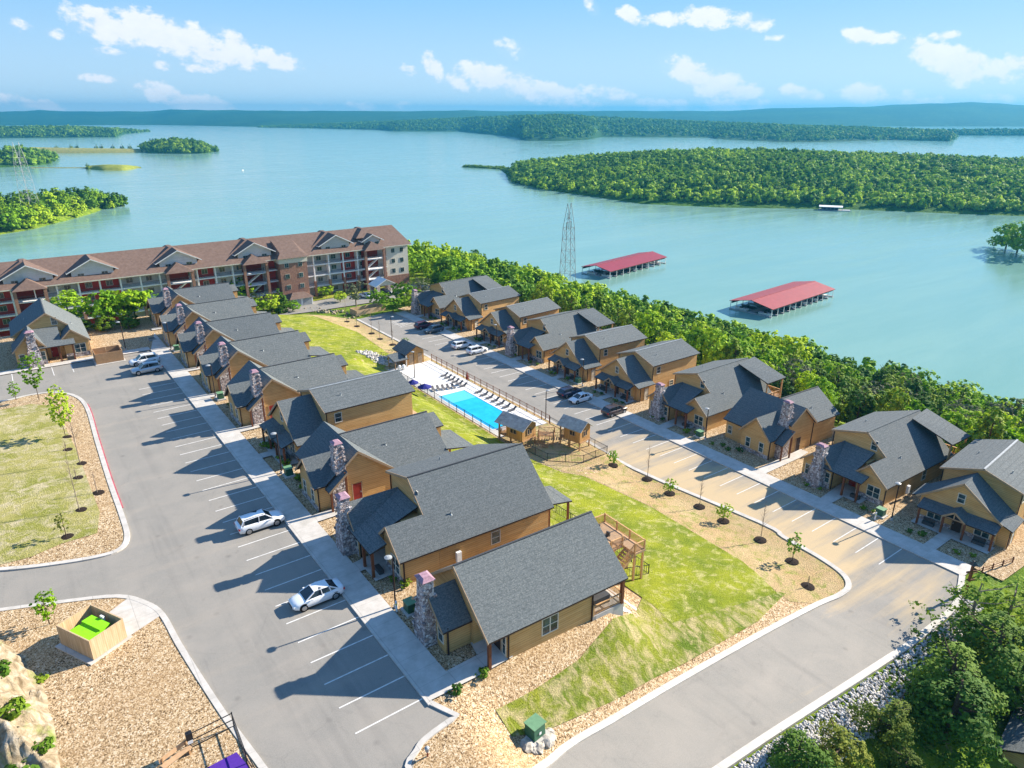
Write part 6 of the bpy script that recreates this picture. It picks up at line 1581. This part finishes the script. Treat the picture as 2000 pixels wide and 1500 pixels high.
BIG = [  # px of the crown middle, crown radius in px, which, label
 (1562, 1470, 66, 0, 'olive green cedar nearest the bottom edge, beside the stone bank'), (1640, 1455, 62, 1, 'yellowish cedar second along the bottom edge'), (1742, 1400, 58, 1, 'cedar leaning over the stones halfway up the bank'), (1772, 1488, 42, 1, 'low bushy cedar at the bottom edge, right of the yellowish one'),
 (1858, 1315, 82, 0, 'broad dark cedar overhanging the stone bank'), (1868, 1372, 88, 0, 'largest dark cedar, left of the dark roof corner'), (1945, 1262, 88, 0, 'dark cedar above the largest one, at the right edge'), (1990, 1330, 66, 0, 'dark cedar at the right edge above the dark roof corner'),
 (1905, 1185, 80, 2, 'thin see-through cedar below the brown rail'), (1975, 1180, 70, 2, 'thin see-through cedar at the right edge below the rightmost cabin'),]
for (u, v, rp, k, lab) in BIG:
    # find the crown centre: ground point below it
    z = -9.0
    for _ in range(6): c = at(u, v, z); d = (c - Vector((0, 0, CH))).length; s_ = rp * d / F / 3.4; z = hgt(c.x, c.y) + 2.9 * s_
    put(('thin', 0) if k == 2 else ('bigcedar', k), (c.x, c.y, hgt(c.x, c.y) - .2), fr.uniform(0, 6.28), (s_, s_, s_ * .66), lab, G2)
# saplings with mulch rings
def mulch(p, r, lab):
    m = MB(); m.tube([(0, 0, -.1), (0, 0, .06), (0, 0, .16)], [r, r * .95, r * .2], 14); o = m.build('mulch_ring', 'mulch', None, (p.x, p.y, p.z + .1)); return tag(o, 'dark mulch ring ' + lab, 'mulch ring', 'mulch rings round the saplings')
def sapling(u, v, top, leafy, lab, key='leaf_broad', ring=True, wide=.22, r=.75):
    p = at(u, v); d = (p - Vector((0, 0, CH))).length; h = (v - top) * d / F / .95
    if ring: mulch(p, r, 'under the ' + lab)
    o = thing('sapling', (p.x, p.y, p.z + .08), fr.uniform(0, 6), lab, 'young tree', 'young trees along the kerbs')
    rr = random.Random(int(u)); m = MB(); m.tube([(0, 0, -.1), (.03, 0, h * .5), (0, .02, h)], [.05, .035, .008], 6)
    tw = MB()
    for k in range(16 if leafy else 34):
        z = h * rr.uniform(.3, .95); an = rr.uniform(0, 6.28); q = h * rr.uniform(.08, .2) * (1.15 - z / h); tw.tube([(0, 0, z), (math.cos(an) * q, math.sin(an) * q, z + q * 1.5)], [.014, .004], 3)
    m.build('trunk', 'pale_bark' if not leafy else 'bark', o); tw.build('twigs', 'pale_bark', o)
    if leafy:
        V, Fq = crown_arrays(int(u), 'broad', int(120 * leafy), 12, .05 + h * .009, h * wide, h * .78, h * .22); raw_mesh('crown', V, Fq, key, parent=o)
    return o
for a in ((129, 856, 768, 1.6, 'tall full leafed young tree on the left island', 'leaf_bright', True, .20), (77, 783, 703, 1.2, 'slim leafy young tree at the top of the left island', 'leaf_broad', False, .17), (32, 782, 752, .6, 'small leafy sapling at the far left edge', 'leaf_broad', False, .3),
          (157, 908, 800, 0, 'bare tall sapling, upper one by the red kerb', '', True, .2), (156, 999, 882, 0, 'bare tall sapling, lower one of the left island', '', True, .2), (191, 965, 925, 0, 'short bare sapling by the curved kerb', '', True, .2),
          (130, 1050, 1005, .25, 'withered sapling at the lower end of the left island', 'leaf_olive', True, .25), (130, 881, 862, 0, 'stub sapling in the upper mulch ring', '', True, .2), (150, 936, 915, 0, 'stub sapling in the middle mulch ring', '', True, .2), (98, 1222, 1160, .8, 'small leafy sapling on the gravel above the board enclosure', 'leaf_broad', False, .26),
          (1264, 937, 866, 0, 'bare sapling opposite the third lakeside cabin', '', True, .2), (1308, 965, 935, .7, 'bushy sapling next to the bare one beside the sandy lot', 'leaf_bright', True, .4), (1366, 991, 930, 0, 'bare sapling in the middle of the kerb strip', '', True, .2), (1413, 1019, 984, .8, 'bushy sapling right of the middle bare one', 'leaf_bright', True, .34),
          (1485, 1056, 978, 0, 'tallest bare sapling on the kerb strip', '', True, .2), (1547, 1098, 1040, .5, 'yellow leafed sapling near the lane corner', 'leaf_bright', True, .2), (1577, 1147, 1125, 0, 'tiny sapling inside the lane corner', '', True, .2), (1197, 910, 880, .8, 'bushy sapling by the play house fence', 'leaf_bright', True, .38),
          (677, 629, 585, 0, 'bare sapling below the long board enclosure', '', True, .15), (697, 638, 612, 0, 'second sapling of the far kerb strip', '', True, .2), (726, 652, 605, 0, 'third sapling of the far kerb strip', '', True, .2), (742, 663, 628, 0, 'fourth sapling of the far kerb strip', '', True, .2), (767, 674, 640, 0, 'fifth sapling of the far kerb strip', '', True, .2), (792, 684, 660, .6, 'leafy sapling beside the pool house', 'leaf_bright', False, .4)):
    u, v, top, lf, lab, key, ring, wd = a; sapling(u, v, top, lf, lab, key or 'leaf_broad', ring, wd)
# shrubs in the gravel beds
sh_ = thing('shrub', (0, 0, 0), 0, 'x', 'shrub', 'low shrubs in the gravel beds'); V, Fq = crown_arrays(77, 'broad', 24, 9, .09, .38, .55, .02); raw_mesh('foliage', V, Fq, 'leaf_cedar', parent=sh_); m = MB(); m.tube([(0, 0, -.1), (0, 0, .3)], [.03, .015], 5); m.build('stem', 'bark', sh_)
first = True
for ci, (ty, s_, t_, rz, z_, lab) in enumerate(CAB):
    L = z_ > -1; e0 = 22.1 if L else 82.0; near = s_ < 80
    spots_ = [(e0 + .2, 2.1), (e0 + .9, 3.2), (e0 + .3, 4.6), (e0 + 1.4, .6)] if ty != 'B' else [(e0, 3.4), (e0 + .5, 1.9), (e0 + .3, -3.9), (e0 + 1.0, -5.2)]
    if ty == 'D': spots_ = [(e0, 3.2), (e0 + .4, 1.9), (e0 + .1, -1.8), (e0 + .5, -3.4)]
    for x, dy in spots_:
        x += fr.uniform(-.2, .2); y = t_ + dy + fr.uniform(-.3, .3); q = fr.uniform(.75, 1.35); lb = 'low dark shrub before the ' + lab.split(',')[0]
        gr = 'low shrubs before the ' + lab.split(',')[0]
        if first: sh_.location = (x, y, hgt(x, y) + .05); sh_['label'] = lb; sh_['group'] = gr; first = False
        else: dup(sh_, (x, y, hgt(x, y) + .05), fr.uniform(0, 6), lb, gr, q)
for (u, v) in ((945, 1322), (893, 1355)):
    p = at(u, v); dup(sh_, (p.x, p.y, p.z + .05), 1, 'small dry shrub on the gravel slope beside the nearest cabin', 'dry shrubs beside the nearest cabin', 1.1)
# stone bank under the lane
def scatter_rocks(name, n, fn, r0, r1, lab, mat='pale_rock'):
    bm = bmesh.new(); bmesh.ops.create_icosphere(bm, subdivisions=1, radius=1.0); V0 = np.array([v.co[:] for v in bm.verts]); F0 = np.array([[v.index for v in f.verts] for f in bm.faces]); bm.free()
    Vs, Fs, n0, T_ = [], [], 0, []
    for _ in range(n):
        x, y = fn(); r_ = fr.uniform(r0, r1); A_ = rng.normal(0, 1, (3, 3)); Q, _r = np.linalg.qr(A_); V = (V0 * (1 + rng.uniform(-.22, .22, (len(V0), 1)))) * [r_, r_ * fr.uniform(.6, .9), r_ * fr.uniform(.5, .8)]; V = V @ Q + [x, y, hgt(x, y) + r_ * .12]
        Vs.append(V); Fs.append(F0 + n0); n0 += len(V0); T_.append(np.full(len(V0), fr.random()))
    o = raw_mesh(name, np.concatenate(Vs), np.concatenate(Fs), mat, tint=np.concatenate(T_)); o['kind'] = 'stuff'; o['label'] = lab; o['category'] = 'stones'; return o
t = NT('bank_stone', .9, .2); f_ = t.n('ShaderNodeAttribute', attribute_name='tint').outputs['Fac']; t.color(t.mix(.4, t.ramp(f_, [(.0, (.24, .23, .22)), (.5, (.47, .45, .42)), (1, (.66, .62, .55))]), t.ramp(t.noise(4, 4), [(.3, (.3, .3, .3)), (.7, (.6, .58, .55))]))); reg('bank_stone', t)
SKs = [Vector((p[0], p[1], 0)) for p in SK[:-1]]
def bankpt():
    k = fr.random() * (len(SKs) - 1); i = int(k); p = SKs[i].lerp(SKs[i + 1], k - i); w_ = itp(p.x, [25, 45, 60, 76], [2.6, 3.4, 3.2, 1.6]); return p.x + fr.uniform(-.5, .5), p.y - .5 - fr.random() * w_
scatter_rocks('stone_bank', 5600, bankpt, .07, .21, 'pale loose stones heaped along the outer kerb of the lane', 'bank_stone')
def rb2():
    t_ = fr.random(); a = at(708, 688).lerp(at(760, 712), t_); return a.x + fr.uniform(-1.6, 1.6), a.y + fr.uniform(-1.2, 1.2)
scatter_rocks('rock_bank', 260, rb2, .2, .5, 'pale rocks of the small bank below the pool house lawn', 'bank_stone')
def rb3():
    t_ = fr.random(); a = at(610, 603).lerp(at(690, 618), t_); return a.x + fr.uniform(-2, 2), a.y + fr.uniform(-1.5, 1.5)
scatter_rocks('rock_bank', 70, rb3, .2, .5, 'beige rocks at the head of the green slope', 'rock')
# rock outcrop at the lower left edge
RP = [(0, 1243), (48, 1285), (85, 1335), (100, 1390), (112, 1440), (122, 1520), (-160, 1560), (-260, 1250), (-60, 1215)]
RPs = [at(*p, .1) for p in RP]; cx = sum(p.x for p in RPs) / len(RPs); cy = sum(p.y for p in RPs) / len(RPs)
def inpoly(x, y, P_):
    c_ = False; j = len(P_) - 1
    for i in range(len(P_)):
        if (P_[i].y > y) != (P_[j].y > y) and x < (P_[j].x - P_[i].x) * (y - P_[i].y) / (P_[j].y - P_[i].y) + P_[i].x: c_ = not c_
        j = i
    return c_
def segd(x, y, P_):
    best = 1e9
    for i in range(len(P_)):
        a, b = P_[i - 1], P_[i]; dx, dy = b.x - a.x, b.y - a.y; t_ = max(0, min(1, ((x - a.x) * dx + (y - a.y) * dy) / (dx * dx + dy * dy))); best = min(best, math.hypot(x - a.x - t_ * dx, y - a.y - t_ * dy))
    return best
def rz_(x, y):
    d = segd(x, y, RPs) * (1 if inpoly(x, y, RPs) else -1)
    n_ = noise.fractal(Vector((x * .7, y * .7, 1)), .8, 2.1, 7) + .5 * abs(noise.noise(Vector((x * 1.9, y * 1.1, 4)))) - .2
    return .1 + (min(3.2, d * 1.25) if d > 0 else d * 2) + n_ * min(.75, .15 + max(0, d) * .6)
x0, x1 = min(p.x for p in RPs) - 1, max(p.x for p in RPs) + 1; y0, y1 = min(p.y for p in RPs) - 1, max(p.y for p in RPs) + 1
o = grid_mesh('rock_outcrop', np.arange(x0, x1, .16), np.arange(y0, y1, .16), rz_, 'rock', 'structure')
for (u, v, q) in ((68, 1285, 1.2), (92, 1325, 1.3), (75, 1435, 1.6), (25, 1400, 2.2), (30, 1480, 2.5), (95, 1475, 1.3), (8, 1330, 1.8)):
    p = at(u, v, 2.2); dup(sh_, (p.x, p.y, rz_(p.x, p.y) - .05), u, 'yellow green tuft growing on the pale rock outcrop', 'tufts on the rock outcrop', (q, q, q * .8))
# corner of a dark roofed cabin at the lower right edge
p = at(1945, 1440, -9.5); o = thing('lakeside_house', (p.x + 4.6, p.y - 4.2, -13.5), R(8), 'dark roof corner of a house cut off by the lower right edge', 'house')
m = MB(); m.slab([(-5, 4.5, 3.8), (5, 4.5, 3.8), (5, 0, 6.2), (-5, 0, 6.2)], .2); m.slab([(-5, -4.5, 3.8), (5, -4.5, 3.8), (5, 0, 6.2), (-5, 0, 6.2)], .2); m.build('roof', ['shingles', 'dark_trim'], o)
m = MB(); m.solid([(-4.5, -4, -1), (-4.5, -4, 3.8), (-4.5, 0, 5.9), (-4.5, 4, 3.8), (-4.5, 4, -1)], [(4.5, -4, -1), (4.5, -4, 3.8), (4.5, 0, 5.9), (4.5, 4, 3.8), (4.5, 4, -1)]); m.build('wall', 'siding', o)

# ------------------------------------------------------------------ lake and far shores
m = MB(); E_ = 9900; m.poly([(-E_, -E_, WZ), (E_, -E_, WZ), (E_, E_, WZ), (-E_, E_, WZ)]); o = m.build('water', 'water', fix=False); o['kind'] = 'structure'
def az_of(u, v): d = dirpx(u, v); return math.atan2(d[1], d[0])
def shore_d(u, v): d = dirpx(u, v); k = (WZ - CH) / d[2]; return k * math.hypot(d[0], d[1])
VL = [crown_arrays(200 + i, 'broad' if i % 3 else 'cedar', 14, 6, 1.15, 3.6, 6.0, .8) for i in range(5)]
VL2 = [crown_arrays(210 + i, 'broad', 9, 5, 1.9, 4.2, 5.0, .4) for i in range(4)]
def landmass(name, near, crest, deep, mat, treeh=0.0, ntree=0, variants=None, tsize=1.0, lab=None, ncol=None, edge_bright=False, cf=.5, tmat='leaf_far', tint=(.08, 1), amp=1.0, tall=None):
    us0, us1 = near[0][0], near[-1][0]; nc = ncol or max(12, int((us1 - us0) / 14)); nr = 16
    nu, nv = [p[0] for p in near], [p[1] for p in near]; cu, cv = [p[0] for p in crest], [p[1] for p in crest]
    def prof(u, q):
        v0 = itp(u, nu, nv); vc = itp(u, cu, cv); d0 = shore_d(u, v0); a = az_of(u, v0); dl = deep(u) if callable(deep) else deep
        endf = min(1, (u - us0) / (.03 * (us1 - us0)) + .02, (us1 - u) / (.03 * (us1 - us0)) + .02)
        dl *= max(.12, endf ** .5) ; dc = d0 + dl * cf
        d = dirpx(u, vc); zc = CH + d[2] / math.hypot(d[0], d[1]) * dc - treeh
        zc = max(zc, WZ + .8); dd = d0 - 4 + q * (dl + 4)
        w_ = q / cf if q < cf else (1 - q) / (1 - cf)
        z = WZ - 1.2 + (zc - WZ + 1.2) * math.sin(min(1, max(0, w_)) * math.pi / 2) ** .9
        z += amp * (zc - WZ) * .10 * noise.noise(Vector((math.cos(a) * dd * .004, math.sin(a) * dd * .004, 5))) * min(1, w_ * 2)
        return math.cos(a) * dd, math.sin(a) * dd, z
    V = np.array([prof(us0 + (us1 - us0) * i / nc, j / nr) for j in range(nr + 1) for i in range(nc + 1)]); idx = np.arange((nc + 1) * (nr + 1)).reshape(nr + 1, nc + 1)
    Fq = np.stack([idx[:-1, :-1], idx[:-1, 1:], idx[1:, 1:], idx[1:, :-1]], -1).reshape(-1, 4)
    o = raw_mesh(name, V, Fq, mat, True); o['kind'] = 'structure'
    if ntree:
        pts = []
        for _ in range(ntree):
            u = us0 + (us1 - us0) * fr.random(); q = .03 + (cf * 1.15 - .03) * fr.random() ** .85
            x, y, z = prof(u, q); s_ = tsize * fr.choice((fr.uniform(.5, .85), fr.uniform(.8, 1.1), fr.uniform(.95, 1.45)))
            if name == 'peninsula' and u < 1004:
                if fr.random() < .6: continue
                s_ *= .45
            ti = max(0, min(1, .42 + .5 * noise.noise(Vector((x * .012, y * .012, 0))) + fr.uniform(-.42, .42)))
            if edge_bright and q < .09 and fr.random() < .6: ti = fr.uniform(.75, 1.0)
            pts.append((x, y, z - .4, s_, tint[0] + ti * (tint[1] - tint[0]), fr.randrange(5)))
        wood_mesh('woodland', pts, lab, variants or VL, tmat)
    return prof
landmass('peninsula', [(905, 326), (985, 331), (998, 357), (1060, 372), (1150, 384), (1250, 399), (1400, 406), (1530, 408), (1680, 411), (1850, 418), (2010, 424), (2200, 432)],
         [(905, 323), (985, 319), (1030, 312), (1150, 301), (1290, 292), (1450, 288), (1600, 290), (1750, 296), (1900, 304), (2010, 309), (2200, 318)], lambda u: itp(u, [905, 985, 1010, 1200, 1600, 2200], [14, 25, 420, 560, 640, 560]), 'mid_wood', 8.5, 12500, None, .88,
         'broad wooded peninsula of mixed green trees across the inlet', 90, True, tmat='leaf_far')
landmass('far_shore', [(-250, 246), (0, 245), (300, 244), (520, 248), (900, 249), (1400, 246), (1780, 247), (2300, 247)], [(-250, 217), (0, 218), (60, 217), (85, 215), (130, 218), (300, 217), (345, 214), (420, 215), (600, 217), (850, 217), (910, 215), (960, 217), (1250, 217), (1420, 217), (1440, 215), (1500, 212), (1640, 209), (1720, 207), (1800, 203), (1890, 200), (1950, 203), (2010, 205), (2300, 206)], 4200, 'far_wood', 0, 0, ncol=260, amp=.8)
landmass('far_hill', [(1200, 243), (1400, 243), (1780, 244), (1900, 243)], [(1200, 236), (1330, 228), (1385, 220), (1440, 228), (1600, 236), (1900, 239)], 900, 'far_wood', 0, 0, ncol=60)
landmass('wooded_shore', [(505, 249), (620, 251), (740, 254), (770, 257), (900, 257), (945, 262), (1010, 268), (1022, 275), (1090, 276), (1150, 273), (1170, 268), (1390, 269), (1400, 272), (1530, 278), (1600, 278), (1730, 274), (1855, 276), (1868, 268)],
         [(505, 246), (620, 241), (760, 236), (900, 229), (1000, 225), (1090, 224), (1160, 227), (1250, 232), (1400, 238), (1560, 244), (1700, 248), (1840, 254), (1868, 264)], lambda u: itp(u, [505, 1000, 1600, 1868], [700, 1500, 1300, 250]), 'far_wood', 7, 9500, VL2, 1.15, 'low dark wooded shore beyond the peninsula', 120, tint=(0, .55))
landmass('wooded_shore', [(1680, 262), (1800, 264), (2200, 266)], [(1680, 258), (1760, 254), (1900, 252), (2200, 250)], 160, 'far_wood', 5, 1300, VL2, 1.0, 'thin dark wooded spit at the right under the far water', 30, tint=(0, .5))
landmass('wooded_shore', [(-150, 271), (0, 270), (150, 269), (225, 268), (240, 262), (292, 257)], [(-150, 246), (0, 246), (130, 245), (200, 248), (250, 251), (292, 256)], lambda u: itp(u, [-150, 200, 292], [700, 600, 120]), 'far_wood', 7, 2600, VL2, 1.05, 'wooded far shore at the left with scattered pale houses', 40, tint=(0, .8))
landmass('causeway', [(60, 300), (180, 299), (290, 298)], [(60, 287), (180, 289), (290, 291)], 70, 'rough_grass', 0, 0, ncol=20)
landmass('wooded_island', [(276, 298), (330, 300), (400, 300), (424, 296)], [(276, 280), (300, 273), (345, 268), (380, 270), (405, 277), (424, 292)], 170, 'mid_wood', 9, 420, None, 1.1, 'small wooded island at the end of the causeway', 20)
landmass('wooded_shore', [(-150, 335), (0, 327), (60, 325), (100, 320), (113, 311)], [(-150, 283), (0, 287), (45, 284), (95, 295), (113, 307)], 260, 'mid_wood', 8, 420, None, 1.2, 'wooded left shore with a sandy edge', 24)
landmass('grass_island', [(168, 330), (200, 333), (240, 333), (276, 328)], [(168, 324), (210, 321), (250, 322), (276, 326)], 60, 'lawn', 0, 0, ncol=16)
landmass('spit', [(60, 328), (170, 328)], [(60, 326.5), (170, 326.5)], 7, 'rough_grass', 0, 0, ncol=8)
landmass('left_shore', [(-200, 520), (-60, 475), (0, 459), (60, 449), (110, 436), (150, 426), (200, 411), (244, 402)], [(-200, 372), (0, 378), (60, 370), (120, 367), (190, 373), (215, 386), (244, 400)], lambda u: itp(u, [-200, 0, 150, 244], [210, 190, 120, 20]), 'scrub_ground', 9.5, 260, VA, 1.25, 'wood on the near left shore, dark behind and bright yellow green along the water', 30, True, tmat='leaf_belt')
# distinct trees on the near left shore and the drowned trees at the right edge
G3 = 'bright trees at the water edge of the left shore'
def wtree(u, v, hp, key, lab, wide=1.1, grp=None):
    p = at(u, v, WZ); d = (p - Vector((0, 0, CH))).length; s_ = hp * d / F / 8.0; return put(key, (p.x, p.y, WZ - 1.4 * s_), fr.uniform(0, 6), (s_ * wide, s_ * wide, s_), lab, grp)
for i, (u, v, hp) in enumerate(((20, 452, 44), (48, 446, 40), (80, 440, 38), (118, 428, 30), (150, 420, 34), (188, 408, 34), (178, 398, 30), (215, 404, 24))): wtree(u, v, hp, ('bright', i % 2), 'bright yellow green tree at the water edge of the left shore', 1.2, G3)
wtree(1964, 486, 44, ('bright', 1), 'lower bright drowned tree just left of the tall ones at the right edge', 1.3); wtree(1986, 494, 58, ('bright', 0), 'bright green tree standing in the water at the right edge', 1.0); wtree(2012, 500, 66, ('bright', 1), 'taller bright tree half cut by the right edge, in the water', 1.0); wtree(1941, 482, 18, ('broad', 0), 'small dark drowned tree left of the bright ones at the right edge', 1.1)
wtree(1890, 712, 30, ('grey', 0), 'x', 1.0) if False else None
for (u, v, h, k, lab) in ((1880, 755, 62, 'bright', 'tall thin light green tree rising above the belt at the right'), (1975, 775, 45, 'broad', 'rounded tree against the water at the right edge'), (1780, 775, 72, 'bright', 'large bright rounded tree behind the cabins at the right'), (1855, 820, 70, 'bright', 'big bright green tree above the rightmost but one cabin'), (1140, 538, 36, 'grey', 'single thin tree beside the pylon')):
    q = at(u, v, -24); d = (q - Vector((0, 0, CH))).length; s_ = h * d / F / 8.4; put((k, 0), (q.x, q.y, min(-24, hgt(q.x, q.y)) if v > 600 else hgt(q.x, q.y)), 1, (s_ * 1.1, s_ * 1.1, s_ * 1.05), lab)
for (u, v) in ((112, 292), (140, 291), (152, 291), (190, 291), (200, 291), (222, 291), (240, 291), (255, 291), (172, 327)):
    wtree(u, v + 4, 12, ('cedar', 0), 'small dark tree on the causeway to the wooded island' if v < 300 else 'lone small tree at the tip of the round grass island', 1.0, 'small trees on the causeway' if v < 300 else None)
# pale houses and clearings far away
hs = MB()
for i, (u, v) in enumerate(((10, 262), (24, 263), (38, 261), (52, 264), (75, 262), (90, 261), (140, 262), (30, 305), (60, 300))):
    p = at(u, v, WZ + 4); h_ = thing('far_house', (p.x, p.y, WZ - 1), i, 'tiny pale house on the far left shore', 'house', 'pale houses on the far left shore'); m = MB(); m.box(-7, 7, -5, 5, 0, 9); m.build('wall', 'cream', h_); m = MB()
    for sg in (1, -1): m.slab([(-8, 0, 13), (8, 0, 13), (8, sg * 6, 9), (-8, sg * 6, 9)], .3)
    m.build('roof', ['grey_tin', 'white'], h_)
# ------------------------------------------------------------------ haze: one closed box of thin air
m = MB(); m.box(-10100, 10100, -10100, 10100, WZ - 9, 150); hz = m.build('haze', 'white'); hz['kind'] = 'stuff'
hm = bpy.data.materials.new('haze_air'); hm.use_nodes = True; ht = hm.node_tree; ht.nodes.clear()
pv = ht.nodes.new('ShaderNodeVolumePrincipled'); ho = ht.nodes.new('ShaderNodeOutputMaterial')
pv.inputs['Color'].default_value = (.05, .36, .64, 1); pv.inputs['Density'].default_value = 1.3e-4; pv.inputs['Anisotropy'].default_value = .2
ht.links.new(pv.outputs[0], ho.inputs['Volume']); hz.data.materials.clear(); hz.data.materials.append(hm)
for k_, (o, used) in TREE.items():
    if not used:
        for c in list(o.children): bpy.data.objects.remove(c)
        bpy.data.objects.remove(o)
